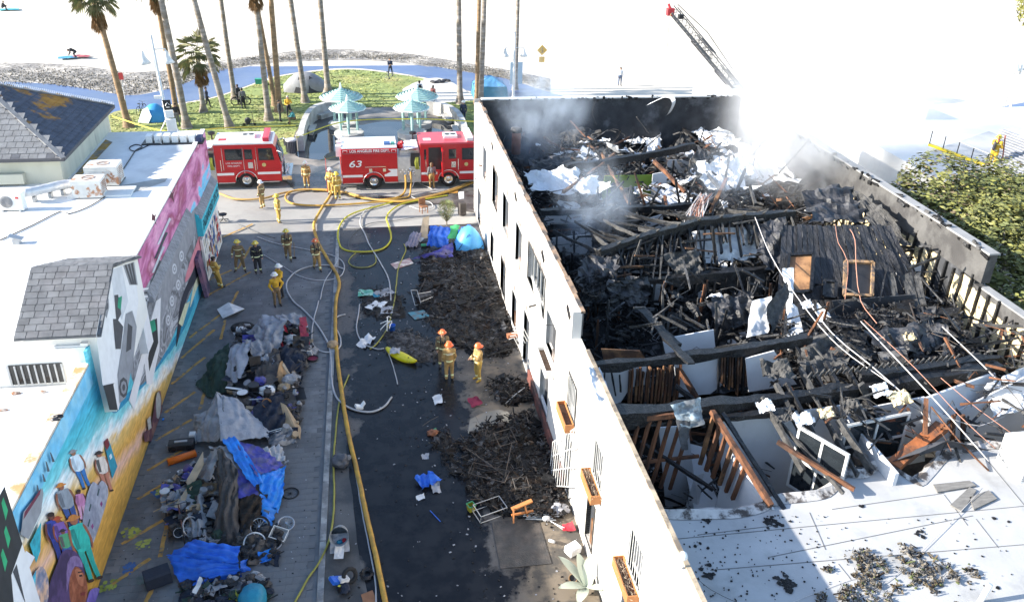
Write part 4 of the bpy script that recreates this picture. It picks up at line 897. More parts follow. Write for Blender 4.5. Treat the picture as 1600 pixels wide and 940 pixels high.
def engine(x0,y0,label,number,roof_m,rz=0.0):
    t=thing('fire_engine',label,'fire engine',(x0,y0,0),rz,'red fire engines on the street')
    W=2.5
    rbox((0.1,0,.75),(3.72,W,2.78),.05).build('rear_body',M_RED,t)
    mb=MB(); mb.bb((.12,.03,2.78),(3.7,W-.03,2.84)); rf=mb.build('body_roof',M_WHITE,t)
    MB().bb((2.9,.5,2.85),(3.3,.9,3.0)).build('blue_case',mat('case_blue',(.05,.12,.3),.5),rf); MB().bb((3.35,.5,2.85),(3.6,.85,2.98)).build('teal_case',mat('case_teal',(.05,.25,.22),.5),rf)
    MB().bb((-.25,.3,2.2),(.1,.75,2.9)).bb((-.2,1.2,2.3),(.1,1.5,2.95)).build('rear_box',M_WHITE,t)
    mb=MB()
    for s in (.9,1.9): mb.tube([(.05,s,.6),(-.08,s,2.9),(.3,s,3.05)],.03,6)
    for k in range(6): mb.tube([(-.05,.9,.8+k*.35),(-.05,1.9,.8+k*.35)],.025,5)
    mb.build('rear_ladder',M_CHROME,t)
    MB().bb((-.2,.1,.45),(.1,W-.1,.6)).build('rear_step',M_TREAD,t)
    # lower body with wheel cut-outs
    def skirt(xa,xb,wx,r,nm,z0=.42,z1=.78):
        for yy in (0,W-.05):
            pts=[(xa,z0)]; n=10
            L0=wx-r
            if L0 > xa: pts.append((L0,z0))
            for k in range(n+1):
                a=math.pi-math.pi*k/n; pts.append((wx+r*math.cos(a),.53+max(-.11,r*math.sin(a)*.0)) if False else (wx+r*math.cos(a),max(z0,.5+r*math.sin(a))))
            if wx+r < xb: pts.append((xb,z0))
            zt=max(z1,.5+r+.06)
            pts +=[(xb,zt),(xa,zt)]
            mb=MB(); mb.poly([(x,yy-.012 if yy==0 else yy,z) for x,z in pts],(0,.062,0)); mb.build(nm,M_RED,t)
    skirt(.1,3.72,2.13,.66,'body_skirt'); skirt(5.25,9.35,7.1,.68,'cab_skirt')
    # stripes, doors
    for z,h in ((.86,.16),):
        MB().bb((.12,-.022,z),(1.42,-.012,z+h)).bb((2.85,-.022,z),(3.7,-.012,z+h)).build('white_stripe',M_WHITE,t)
        MB().poly([(2.95,-.024,1.02),(3.7,-.024,1.02),(3.7,-.024,1.36),(3.05,-.024,1.36),(3.3,-.024,1.2)],(0,.01,0)).build('white_chevron',M_WHITE,t)
        MB().bb((5.28,-.022,z+.05),(6.35,-.012,z+h+.05)).bb((7.85,-.022,z+.05),(9.3,-.012,z+h+.05)).build('white_stripe',M_WHITE,t)
    MB().bb((.12,-.02,2.46),(3.7,-.008,2.49)).build('shutter_rail',M_CHROME,t)
    for k in range(1,16): MB().bb((.16,-.008,1.3+k*.073),(3.66,.0,1.303+k*.073)).build('shutter_slat',M_RED,t)
    MB().bb((1.6,-.03,1.52),(2.95,-.01,1.56)).build('grab_rail',M_CHROME,t)
    for x in (1.85,2.75): MB().bb((x,-.03,1.2),(x+.2,-.01,1.42)).build('marker_lamp',M_CHROME,t)
    for x in (.2,3.35): MB().bb((x,-.02,2.55),(x+.3,-.008,2.7)).build('corner_badge',M_WHITE,t); MB().bb((x+.03,-.026,2.55),(x+.27,-.018,2.67)).build('corner_badge_fill',M_RED,t)
    text('LOS ANGELES FIRE DEPT.',.25,M_WHITE,t,(1.95,-.03,2.63),(R(90),0,0),width=2.6,bold=.006)
    if number: text(number,.62,M_WHITE,t,(.95,-.03,1.75),(R(90),0,0),'number',shear=.2,bold=.006,width=.82)
    # pump panel
    MB().bb((3.72,.05,.5),(5.25,W-.05,2.2)).build('pump_panel',M_TREAD,t)
    MB().bb((3.75,-.02,1.35),(4.55,.06,2.15)).build('panel_cover',mat('panel_grey',(.55,.55,.54),.4,.1,4,metal=.3),t)
    MB().bb((4.6,-.01,1.5),(5.2,.05,2.4)).build('hose_bay',M_BLACK,t)
    for k in range(3): MB().tube(spline([(4.95+k*.09,.0,1.3),(4.9+k*.08,-.05,1.8),(5.0+k*.06,.1,2.35)],.1),.045,6).build('preconnect_hose',mat('hose_olive',(.34,.36,.05),.7,.2,4),t,True)
    for x,z in ((4.2,.95),(4.5,1.0),(4.75,1.1),(4.55,1.3)):
        M9=Matrix.Rotation(R(90),3,'X'); MB().lathe([(.1,0),(.1,.12),(.06,.14)],12,(x,.02,z),M=M9).build('outlet',M_CHROME,t)
    for k in range(6): MB().lathe([(.055,0),(.055,.03)],10,(3.9+k*.13,-.02,1.15+(k % 2)*.14),M=Matrix.Rotation(R(90),3,'X')).build('gauge',M_WHITE,t)
    MB().bb((3.9,.3,2.2),(5.2,2.2,2.5)).build('crosslay_tray',M_TREAD,t); MB().cloth([(4.0,.2,2.55),(5.1,.2,2.7),(5.1,2.1,2.7),(4.0,2.1,2.55)],8,8,.04,3).build('crosslay_cover',M_WHITE,t)
    dg=MB(); dg.lathe([(.2,0),(.2,.25),(.1,.4)],10,(3.95,.75,2.55)); dg.tube([(3.95,.75,2.85),(4.05,.4,3.05),(4.1,.1,3.1)],.1,8); dg.build('deck_gun',M_RED,t,True)
    MB().lathe([(.05,0),(.05,.5),(.22,.55),(.24,.7),(.1,.75)],10,(4.9,2.2,2.5)).build('air_horn',M_DARKM,t)
    # cab
    pr=[(5.25,.75),(9.35,.75),(9.42,1.45),(9.12,2.72),(8.95,2.95),(5.25,2.95)]
    mb=MB(); mb.poly([(x,.02,z) for x,z in pr],(0,W-.04,0)); mb.build('cab',M_RED,t)
    pr2=[(5.2,2.95),(9.0,2.95),(8.9,3.06),(5.25,3.06)]
    mb=MB(); mb.poly([(x,-.02,z) for x,z in pr2],(0,W+.04,0)); mb.build('cab_roof',roof_m,t)
    MB().bb((5.5,.6,3.06),(6.0,1.1,3.07)).build('roof_number_patch',M_WHITE if roof_m !=M_WHITE else M_RED,t)
    MB().bb((6.9,.9,3.06),(7.8,1.9,3.22)).build('roof_unit',M_WHITE,t)
    for k in range(2): MB().lathe([(.18,0),(.18,.02)],12,(7.15+k*.4,1.4,3.22)).build('unit_fan',M_DARKM,t)
    lb=MB(); rbox((8.35,.1,3.08),(8.75,W-.1,3.36),.05,mb=lb); lb.build('light_bar',mat('lamp_red',(.55,.05,.08),.2,.1,3,spec=.6) if roof_m==M_WHITE else M_WHITE,t)
    # windows and doors on the near side
    def pane(pp,nm='side_window'):
        mb=MB(); mb.poly([(x,.012,z) for x,z in pp],(0,.01,0)); g=mb.build(nm,M_GLASS,t)
        cx_=sum(p[0] for p in pp)/len(pp); cz_=sum(p[1] for p in pp)/len(pp)
        mb=MB(); n=len(pp); out=[(cx_+(x-cx_)*1.09,cz_+(z-cz_)*1.12) for x,z in pp]
        for i in range(n):
            a,b,c,d=pp[i],pp[(i+1) % n],out[(i+1) % n],out[i]; mb.poly([(a[0],.0,a[1]),(b[0],.0,b[1]),(c[0],.0,c[1]),(d[0],.0,d[1])],(0,.03,0))
        mb.build('window_frame',M_BLACK,g)
    pane([(5.95,1.95),(6.95,1.95),(6.95,2.62),(5.95,2.62)] if not number else [(5.5,1.95),(5.62,1.95),(5.62,2.6),(5.5,2.6)]); pane([(7.15,1.98),(7.6,1.98),(7.6,2.58),(7.15,2.58)]); pane([(8.05,1.9),(8.95,1.9),(8.85,2.62),(8.05,2.62)])
    if number:
        MB().bb((5.78,.005,.95),(6.62,.03,2.75)).build('open_doorway',M_BLACK,t)
        d=MB(); d.bb((6.62,-.75,.95),(6.7,.0,2.75)); do=d.build('crew_door',M_RED,t); MB().bb((6.6,-.66,1.9),(6.72,-.1,2.6)).build('door_glass',M_GLASS,do)
    else:
        for x in (5.72,7.02,7.85): MB().bb((x,-.006,.9),(x+.025,.02,2.75)).build('door_seam',M_CHROME,t)
        text('LOS ANGELES',.15,M_WHITE,t,(6.4,-.005,1.72),(R(90),0,0),width=1.0); text('FIRE DEPT.',.15,M_WHITE,t,(6.4,-.005,1.52),(R(90),0,0),width=.8)
    for x in (5.6,7.75): MB().tube([(x,-.05,1.2),(x,-.07,1.5),(x,-.05,1.95)],.022,6).build('grab_handle',M_CHROME,t)
    MB().lathe([(.13,0),(.13,.012)],14,(8.3,.01,1.55),M=Matrix.Rotation(R(90),3,'X')).build('door_shield',mat('gold_seal',(.6,.5,.2),.4),t)
    MB().bb((7.3,-.01,1.35),(7.6,.02,1.75)).build('side_vent',M_CHROME,t)
    # windscreen, nose, bumper, mirrors
    mb=MB(); a=Vector((9.43,0,1.62)); b=Vector((9.15,0,2.68))
    mb.poly([(a.x+.012,.18,a.z),(a.x+.012,W-.18,a.z),(b.x+.012,W-.22,b.z),(b.x+.012,.22,b.z)],(-.02,0,0)); ws=mb.build('windscreen',M_GLASS,t); MB().beam((9.445,W/2,1.62),(9.165,W/2,2.68),.06,.03,up=(1,0,0)).build('divider',M_BLACK,ws)
    MB().bb((9.4,.5,.85),(9.46,W-.5,1.4)).build('grille',M_CHROME,t)
    for k in range(5): MB().bb((9.46,.55,.9+k*.1),(9.48,W-.55,.93+k*.1)).build('grille_slat',M_BLACK,t)
    for yy in (.12,W-.45):
        MB().bb((9.38,yy,1.0),(9.47,yy+.33,1.3)).build('headlight',M_WHITE,t)
    mb=MB(); rbox((9.4,-.02,.42),(10.0,W+.02,.82),.06,mb=mb); mb.build('front_bumper',M_CHROME,t)
    MB().tube(spline([(9.6,.3,.85),(9.75,.6,1.1),(9.65,1.4,1.05),(9.75,2.0,.95)],.1),.05,6).build('bumper_hose',M_WHITE,t,True)
    for yy,s in ((-.02,-1),(W+.02,1)):
        mb=MB(); mb.tube([(9.2,yy,2.5),(9.5,yy+s*.35,2.5),(9.5,yy+s*.35,2.0)],.025,6); mb.box((9.5,yy+s*.35,2.2),(.1,.22,.5)); mb.build('mirror',M_CHROME,t)
    # wheels
    for wx in (2.13,7.1):
        for yy,s in ((.0,1),(W,-1)):
            M9=Matrix.Rotation(R(90 if s==1 else -90),3,'X')
            c=(wx,yy+s*.33,.53)
            wh=MB().lathe([(.30,-.02),(.46,.0),(.52,.05),(.53,.16),(.52,.28),(.44,.34),(.3,.34)],26,c,M=M9,cap=False).build('wheel',M_TYRE,t,True)
            MB().lathe([(.02,.30),(.10,.315),(.12,.27),(.2,.25),(.27,.29),(.30,.31),(.31,.24)],22,c,M=M9,cap=False).build('rim',M_CHROME,wh,True)
            for k in range(10):
                a=k*.628; q=Vector((.17*math.cos(a),.17*math.sin(a),.275)); q=M9 @ q; MB().box(Vector(c)+q,(.035,.035,.035)).build('wheel_nut',M_CHROME,wh)
        # chrome arch trim
        mb=MB(); mb.tube([(wx+.69*math.cos(math.pi*k/12),-.02,.5+.69*math.sin(math.pi*k/12)) for k in range(13)],.028,6); mb.build('arch_trim',M_CHROME,t,True)
    MB().bb((.3,.3,.45),(9.2,W-.3,.75)).build('chassis',M_BLACK,t)
    for lo,hi in (((3.75,-.05,.42),(5.25,.25,.5)),((2.85,-.04,.40),(3.7,.2,.47)),((.15,-.04,.40),(1.4,.2,.47)),((5.3,-.03,.36),(6.35,.25,.42)),((7.85,-.03,.36),(9.2,.2,.42))): MB().bb(lo,hi).build('running_board',M_TREAD,t)
    return t
engine(-2.1,55.25,'red fire engine numbered 63 with red cab roof and open crew door','63',mat('cab_roof_sunlit_red',(.52,.06,.08),.35,.08,2),R(.5))  # cab roof red is lifted towards pink to paint in the sun on top
engine(-15.35,56.1,'left red fire engine with a white cab roof, half behind the mural building',None,M_WHITE,R(1.0))
# ================================================================== people
def surfnet(F,o,h):
    """isosurface F=0 of a numpy grid -> verts, quads"""
    s=F < 0; nx,ny,nz=F.shape
    c=np.zeros((nx-1,ny-1,nz-1),int)
    for dx in (0,1):
        for dy in (0,1):
            for dz in (0,1): c +=s[dx:nx-1+dx,dy:ny-1+dy,dz:nz-1+dz]
    act=(c > 0) & (c < 8); idx=-np.ones(act.shape,int); ii=np.argwhere(act); idx[act]=np.arange(len(ii))
    acc=np.zeros((len(ii),3)); cnt=np.zeros(len(ii))
    cor=[(a,b,d) for a in (0,1) for b in (0,1) for d in (0,1)]
    for a in range(8):
        for b in range(a+1,8):
            if sum(abs(cor[a][k]-cor[b][k]) for k in range(3)) !=1: continue
            pa=ii+cor[a]; pb=ii+cor[b]; fa=F[tuple(pa.T)]; fb=F[tuple(pb.T)]; m=(fa < 0) !=(fb < 0)
            t=np.where(m,fa/(fa-fb+1e-12),0)[:,None]; acc +=np.where(m[:,None],pa+(pb-pa)*t,0); cnt +=m
    V=acc/cnt[:,None]*h+o; Q=[]
    for ax in range(3):
        e=[0,0,0]; e[ax]=1
        sl0=tuple(slice(0,n-e[k]) for k,n in enumerate(F.shape)); sl1=tuple(slice(e[k],n) for k,n in enumerate(F.shape))
        ch=np.argwhere(s[sl0] !=s[sl1]); u,v=[k for k in range(3) if k !=ax]
        ok=(ch[:,u] > 0) & (ch[:,v] > 0) & (ch[:,u] < F.shape[u]-1) & (ch[:,v] < F.shape[v]-1); ch=ch[ok]
        def g(du,dv):
            q=ch.copy(); q[:,u] -=du; q[:,v] -=dv; return idx[tuple(q.T)]
        q=np.stack([g(1,1),g(0,1),g(0,0),g(1,0)],1); flip=s[sl0][tuple(ch.T)]
        if ax==1: flip=~flip
        q[~flip]=q[~flip][:,::-1]; Q.append(q)
    Q=np.concatenate(Q); Q=Q[(Q >=0).all(1)]
    return V,Q
M_SKIN=mat('skin',(.42,.25,.18),.6,.1,8); M_SKIN2=mat('skin_brown',(.22,.12,.08),.6,.1,8)
M_BOOT=mat('boot',(.03,.028,.026),.6,.2,8); M_REFL=mat('reflective_trim',(.85,.9,.5),.4,.1,8)
def cm(n,c,r=.85): return mat('cloth_'+n,c,r,.22,7,.3,25)
TAN=cm('turnout_tan',(.36,.23,.085)); TAN2=cm('turnout_ochre',(.46,.30,.07)); OLV=cm('turnout_brown',(.21,.145,.075)); YEL=cm('jacket_yellow',(.62,.36,.03)); DRK=cm('dark',(.025,.027,.033)); GRY=cm('grey',(.17,.17,.18)); JEAN=cm('jean',(.10,.14,.22)); WHS=cm('white',(.7,.7,.7)); TEL=cm('teal',(.06,.26,.28)); NAVY=cm('navy',(.03,.04,.07)); KHA=cm('khaki',(.30,.22,.13)); BRN=cm('brownpants',(.16,.11,.07))
def person(p,face,label,top,bottom,boots=M_BOOT,head='hair',hcol=None,stripes=False,tank=False,pose='stand',skin=M_SKIN,bulk=1.0,group=None,bag=None,scale=1.0,name='person',cat='person',letters=None,sleeve=True):
    J=dict(pel=(0,0,.95),wst=(0,.0,1.1),chs=(0,.01,1.32),nck=(0,0,1.5),hd=(0,.02,1.665))
    sh,el,wr,hp,kn,an,to=[(.185,0,1.42)]*2,[(.255,-.03,1.14),(.25,-.02,1.14)],[(.25,.10,.92),(.245,.08,.91)],[(.095,0,.93)]*2,[(.115,.03,.5),(.12,.04,.5)],[(.13,-.02,.09)]*2,[(.15,.13,.045)]*2
    if pose=='walk': kn=[(.10,.16,.52),(.10,-.02,.5)]; an=[(.1,.2,.1),(.1,-.28,.16)]; to=[(.11,.35,.05),(.11,-.17,.05)]; wr=[(.22,-.12,.92),(.22,.24,.98)]; el=[(.24,-.14,1.16),(.24,.03,1.14)]
    elif pose=='wide': kn=[(.19,.03,.5)]*2; an=[(.24,0,.09)]*2; to=[(.3,.13,.045)]*2; el=[(.31,-.02,1.18)]*2; wr=[(.3,.14,.98)]*2
    elif pose=='hips': el=[(.37,-.09,1.16),(.3,-.02,1.14)]; wr=[(.2,.04,.98),(.22,.2,1.0)]
    elif pose=='reach': el=[(.27,.16,1.24),(.26,.1,1.14)]; wr=[(.16,.36,1.26),(.12,.33,1.12)]; to=[(.15,.14,.045)]*2
    elif pose=='lean': J.update(chs=(0,-.06,1.31),nck=(0,-.07,1.49),hd=(0,-.03,1.65)); an=[(.12,.1,.09),(.1,.16,.09)]; to=[(.14,.26,.05),(.1,.32,.05)]; kn=[(.11,.07,.5),(.1,.12,.5)]; sh=[(.185,-.06,1.41)]*2; el=[(.22,.08,1.18)]*2; wr=[(.05,.2,1.2)]*2
    elif pose=='sit': J.update(pel=(0,0,.42),wst=(0,.05,.57),chs=(0,.14,.78),nck=(0,.2,.95),hd=(0,.26,1.09)); sh=[(.18,.16,.88)]*2; el=[(.22,.3,.66)]*2; wr=[(.1,.48,.6)]*2; hp=[(.1,.02,.42)]*2; kn=[(.16,.42,.56)]*2; an=[(.14,.42,.09)]*2; to=[(.15,.56,.045)]*2
    elif pose=='bend': J.update(pel=(0,-.1,.62),wst=(0,.06,.74),chs=(0,.28,.84),nck=(0,.44,.82),hd=(0,.56,.78)); sh=[(.18,.36,.82)]*2; el=[(.2,.42,.55)]*2; wr=[(.12,.55,.34)]*2; hp=[(.1,-.1,.6)]*2; kn=[(.14,.1,.38)]*2; an=[(.14,-.1,.08)]*2; to=[(.15,.06,.04)]*2
    elif pose=='bike': el=[(.22,.14,1.18)]*2; wr=[(.08,.32,1.2),(.1,.3,1.15)]; kn=[(.16,.12,.52)]*2; an=[(.2,.02,.09)]*2; to=[(.22,.18,.045)]*2
    B=bulk; prim=[]   # a, b, ra, rb, kind
    def cap(a,b,ra,rb,k): prim.append((np.array(a,float),np.array(b,float),ra,rb,k))
    cap(J['pel'],J['wst'],.145*B,.135*B,'bot' if not tank and bulk < 1.1 else 'top'); cap(J['wst'],J['chs'],.135*B,.165*B,'top'); cap(J['chs'],J['nck'],.15*B,.065,'top')
    hd=np.array(J['hd']); nk=np.array(J['nck']); cap(nk,hd-(hd-nk)*.3,.058,.058,'skin'); cap(hd-np.array((0,0,.025)),hd+np.array((0,0,.04)),.088,.096,'head')
    cap(hd+np.array((0,.095,-.015)),hd+np.array((0,.108,-.03)),.014,.02,'skin')
    for sx in (-1,1): cap(hd+np.array((sx*.094,0,-.02)),hd+np.array((sx*.097,-.01,.015)),.018,.02,'skin')
    hands=[]
    for i,sx in enumerate((-1,1)):
        f=lambda q: (q[0]*sx,q[1],q[2])
        cap(f((.06,sh[i][1],sh[i][2]-.02)),f(sh[i]),.10*B,.082*B,'top'); cap(f(sh[i]),f(el[i]),.074*B,.058*B,'top'); cap(f(el[i]),f(wr[i]),.056*B,.042*B,'arm' if sleeve else 'skin')
        w=np.array(f(wr[i])); d=w-np.array(f(el[i])); d /=np.linalg.norm(d); cap(w,w+d*.075,.03,.037,'skin'); hands.append((w+d*.07,d,sx))
        cap(f(hp[i]),f(kn[i]),.102*B,.07*B,'bot'); cap(f(kn[i]),f(an[i]),.066*B,.052*B,'leg'); cap(f(an[i]),f(to[i]),.05,.042,'boot')
    allp=np.array([q for a,b,_,_,_ in prim for q in (a,b)]); lo=allp.min(0)-.26; hi=allp.max(0)+.26; h=.028
    n=np.ceil((hi-lo)/h).astype(int)+1
    G=np.stack(np.meshgrid(*[lo[k]+h*np.arange(n[k]) for k in range(3)],indexing='ij'),-1)
    def dist(X,a,b,ra,rb):
        ab=b-a; t=np.clip(((X-a)@ab)/(ab@ab+1e-9),0,1); return np.linalg.norm(X-(a+t[...,None]*ab),axis=-1)-(ra+(rb-ra)*t),t
    F=None
    for a,b,ra,rb,k in prim:
        d,_=dist(G,a,b,ra,rb); kk=.035
        if F is None: F=d
        else:
            hh=np.clip(.5+.5*(F-d)/kk,0,1); F=F*(1-hh)+d*hh-kk*hh*(1-hh)
    V,Q=surfnet(F,lo,h); C=V[Q].mean(1)
    best=np.full(len(C),1e9); reg=np.zeros(len(C),int); tt=np.zeros(len(C)); kinds=[p_[4] for p_ in prim]
    for i,(a,b,ra,rb,k) in enumerate(prim):
        d,t=dist(C,a,b,ra,rb); m=d < best; best[m]=d[m]; reg[m]=i; tt[m]=t[m]
    hair=hcol or mat('hair_dark',(.03,.022,.018),.7,.3,10)
    mats=[skin,top,bottom,boots,hair,M_REFL,M_BLACK]; mi=np.zeros(len(C),int)
    for j in range(len(C)):
        k=kinds[reg[j]]; c=C[j]
        if k=='skin': q=0
        elif k=='head':
            r_=c-hd; q=4 if (r_[2] > .045 or (r_[1] < .0 and r_[2] > -.07)) else 0
            if q==0 and r_[1] > .06 and abs(r_[2]-.012) < .014 and .018 < abs(r_[0]) < .05: q=6
            if q==0 and r_[1] > .07 and abs(r_[2]+.065) < .01 and abs(r_[0]) < .025: q=4
        elif k in ('top','arm'): q=1
        elif k in ('bot','leg'): q=2
        else: q=3
        if stripes:
            if k=='arm' and .62 < tt[j] < .82: q=5
            if k=='leg' and .6 < tt[j] < .78: q=5
            if k=='top' and abs(c[0]) < .24 and (abs(c[2]-(J['wst'][2]-.12)) < .024 or (abs(c[2]-(J['chs'][2]-.0)) < .02)): q=5
        mi[j]=q
    verts=[tuple(v) for v in V]; faces=[tuple(int(x) for x in f) for f in Q]; mil=list(mi)
    mb=MB(); mb.v=verts; mb.f=faces; mb.mi=[int(x) for x in mil]
    for w,d,sx in hands:          # five fingers each, slightly curled
        d=Vector(d); _,s_,u_=basis(d,(0,1,0))
        for q in range(4):
            o_=Vector(w)+s_*(-.024+.016*q); L=(.06,.072,.068,.05)[q]; mb.tube([o_,o_+d*L*.55+u_*.006,o_+d*L+u_*.024],[.0095,.009,.006],5,0)
        o_=Vector(w)-d*.045-s_*.03*1; mb.tube([o_,o_-s_*.025+d*.03,o_-s_*.028+d*.06+u_*.015],[.011,.010,.007],5,0)
    root=thing(name,label,cat,p,face,group); root.scale=(scale,)*3
    mb.build('body',mats,root,True)
    hd_=Vector(J['hd'])
    if head=='helmet':
        hm=MB(); hm.lathe([(.175,-.0),(.165,.015),(.125,.03),(.122,.08),(.10,.125),(.05,.15),(.0,.155)],16,hd_+Vector((0,-.012,.035))); hm.lathe([(.12,-.005),(.15,.004),(.19,-.012),(.12,-.005)],14,hd_+Vector((0,-.05,.035)),cap=False); ho=hm.build('helmet',hcol,root,True)
        sh_=MB(); sh_.poly([(hd_.x-.04,hd_.y+.105,hd_.z+.06),(hd_.x+.04,hd_.y+.105,hd_.z+.06),(hd_.x+.03,hd_.y+.09,hd_.z+.15),(hd_.x-.03,hd_.y+.09,hd_.z+.15)],(0,.012,0)); sh_.build('helmet_shield',M_REFL,ho)
    elif head=='long':
        MB().blob(hd_+Vector((0,-.05,-.09)),(.105,.07,.2),.12,2,2).build('hair',hair,root,True)
    else:
        MB().blob(hd_+Vector((0,-.02,.05)),(.104,.115,.085),.12,2.5,2).build('hair',hair,root,True)
    if tank:
        c=(Vector(J['chs'])+Vector(J['wst']))/2
        MB().lathe([(.02,-.26),(.075,-.22),(.085,-.1),(.085,.15),(.06,.24),(.02,.27)],12,c+Vector((0,-.245*B,.02))).build('air_tank',mat('tank_dark',(.04,.04,.045),.4,.2,5),root,True)
        mb=MB()
        for sx in (-1,1): mb.tube([c+Vector((sx*.09,-.19*B,.2)),c+Vector((sx*.1,0,.33)),c+Vector((sx*.1,.17*B,.2)),c+Vector((sx*.11,.17*B,-.05))],.026,5)
        mb.build('harness',M_BLACK,root)
        MB().blob(c+Vector((0,.2*B,.12)),(.07,.05,.06),.2,2,1).build('mask',M_BLACK,root)
    if bag:
        MB().blob(Vector(J['chs'])+Vector((0,-.2,-.05)),(.15,.1,.22),.15,2,2).build('backpack',bag,root,True)
    if letters:
        text(letters,.12,WHS,root,Vector(J['chs'])+Vector((0,-.178*B,.03)),(R(90),0,0),'back_lettering')
    return root
HW=mat('helmet_white',(.8,.8,.78),.35,.05,4); HY=mat('helmet_yellow',(.72,.55,.06),.35,.05,4); HO=mat('helmet_orange',(.75,.13,.03),.35,.05,4)
FG='firefighters'
def face_to(deg): return R(deg)      # 0 looks away up the alley, 180 looks at the camera, 90 looks left
P_=lambda px,py,z=0: at(px,py,z)
person(P_(411,325),R(60),'firefighter in a grey tan coat and white helmet near the left engine bumper',OLV,TAN,head='helmet',hcol=HW,stripes=True,bulk=1.2,group=FG)
person(P_(436,348),R(-70),'firefighter in all tan gear standing alone beside the ringed hose',TAN2,TAN2,head='helmet',hcol=HY,stripes=True,bulk=1.18,group=FG)
person(P_(480,293),R(170),'firefighter with open tan coat facing the alley between the two engines',TAN,TAN,head='helmet',hcol=HW,stripes=True,bulk=1.2,group=FG)
person(P_(518,304),R(150),'firefighter holding a red-handled pole behind engine 63',TAN2,TAN2,head='helmet',hcol=HW,stripes=True,bulk=1.2,pose='reach',group=FG)
person(P_(528,311),R(20),'firefighter in yellow gear with back turned at the tail of engine 63',TAN2,TAN2,head='helmet',hcol=HY,stripes=True,bulk=1.2,group=FG)
person(P_(675,294),R(10),'person in grey shirt and tan turnout trousers at the open crew door',GRY,TAN,head='long',hcol=mat('hair_brown',(.13,.08,.04),.7),stripes=False,bulk=1.05,group=FG)
person(P_(451,406),R(190),'firefighter with breathing tank and yellow helmet walking down the walkway',OLV,OLV,head='helmet',hcol=HY,stripes=True,tank=True,bulk=1.2,pose='walk',group=FG)
person(P_(496,422),R(200),'firefighter with red helmet and breathing gear beside the yellow hose',OLV,TAN,head='helmet',hcol=HO,stripes=True,tank=True,bulk=1.2,pose='walk',group=FG)
person(P_(404,426),R(200),'firefighter in a dark coat with reflective bands, right of the wide stance one',DRK,DRK,head='helmet',hcol=HY,stripes=True,tank=True,bulk=1.2,group=FG)
person(P_(376,424),R(175),'firefighter in brown gear standing with legs wide apart, yellow helmet',OLV,OLV,head='helmet',hcol=HY,stripes=True,bulk=1.2,pose='wide',group=FG)
person(P_(341,450),R(-60),'bareheaded firefighter leaning back against the mural wall',TAN2,TAN2,stripes=True,bulk=1.2,pose='lean',group=FG)
person(P_(434,478),R(200),'officer in yellow shirt and white helmet with hand on hip',YEL,OLV,head='helmet',hcol=HW,bulk=1.08,pose='hips',group=FG)
person(P_(440,464),R(130),'officer in yellow jacket and dark trousers talking behind another officer',YEL,DRK,head='helmet',hcol=HW,bulk=1.08,pose='reach',group=FG)
person(P_(702,592),R(5),'firefighter seen from behind with orange helmet, nearest of the group of three',TAN,TAN,head='helmet',hcol=HO,stripes=True,bulk=1.22,group=FG,letters='LAFD')
person(P_(747,594),R(110),'firefighter with orange helmet standing sideways right of the pair',TAN,TAN2,boots=mat('boot_yellow',(.5,.3,.04),.6),head='helmet',hcol=HO,stripes=True,bulk=1.22,pose='reach',group=FG)
person(P_(692,572),R(180),'firefighter with orange helmet facing the camera behind the other two',OLV,OLV,head='helmet',hcol=HO,stripes=True,tank=True,bulk=1.22,group=FG)
PG='bystanders by the beach'
person(P_(724,191),R(170),'person in dark uniform with white cap and bag standing by the wall corner',NAVY,NAVY,head='helmet',hcol=HW,bulk=1.05,group=PG,bag=DRK)
person(P_(452,183),R(190),'bystander in a yellow jacket and dark trousers on the lawn',YEL,DRK,hcol=mat('hair_grey',(.4,.38,.35),.7),group=PG,pose='reach')
person(P_(438,190),R(-80),'bystander all in dark clothes beside the person in yellow',DRK,DRK,group=PG)
person(P_(461,193),R(100),'person in teal shirt crouched low beside the end of the plaza wall',TEL,BRN,pose='sit',group=PG)
person(P_(278,196),R(-160),'bystander in dark jacket standing between the blue tent and palm',DRK,GRY,group=PG)
person(P_(325,169),R(-90),'person in dark clothes walking past the short palm',NAVY,DRK,pose='walk',group=PG)
person(P_(374,164),R(60),'person in black standing behind the bicycle on the lawn',DRK,DRK,group=PG)
person(P_(381,170),R(20),'person in grey top holding the fat-tyred bicycle',GRY,DRK,group=PG)
person(P_(610,119),R(185),'person in navy standing astride a bicycle at the path edge',NAVY,NAVY,pose='bike',group=PG)
person(P_(656,157),R(10),'person in white shirt with dark backpack behind the shelters',WHS,DRK,bag=DRK,group=PG)
person(P_(677,163),R(-40),'person with long dark hair in a dark top right of the shelters',cm('dark_red',(.15,.05,.05)),DRK,head='long',group=PG,scale=.95)
person(P_(968,134)+Vector((0,0,.0)),R(175),'lone person in pale top and jeans far out on the sand',WHS,JEAN,group=PG)
person(P_(118,92)+Vector((0,0,.12)),R(110),'sunbather in black bending over towels on the sand',DRK,DRK,pose='bend',group=PG)
person(P_(5,18)+Vector((0,0,.12)),R(-80),'person in black sitting beside the teal mat on the far sand',DRK,DRK,pose='sit',group=PG)
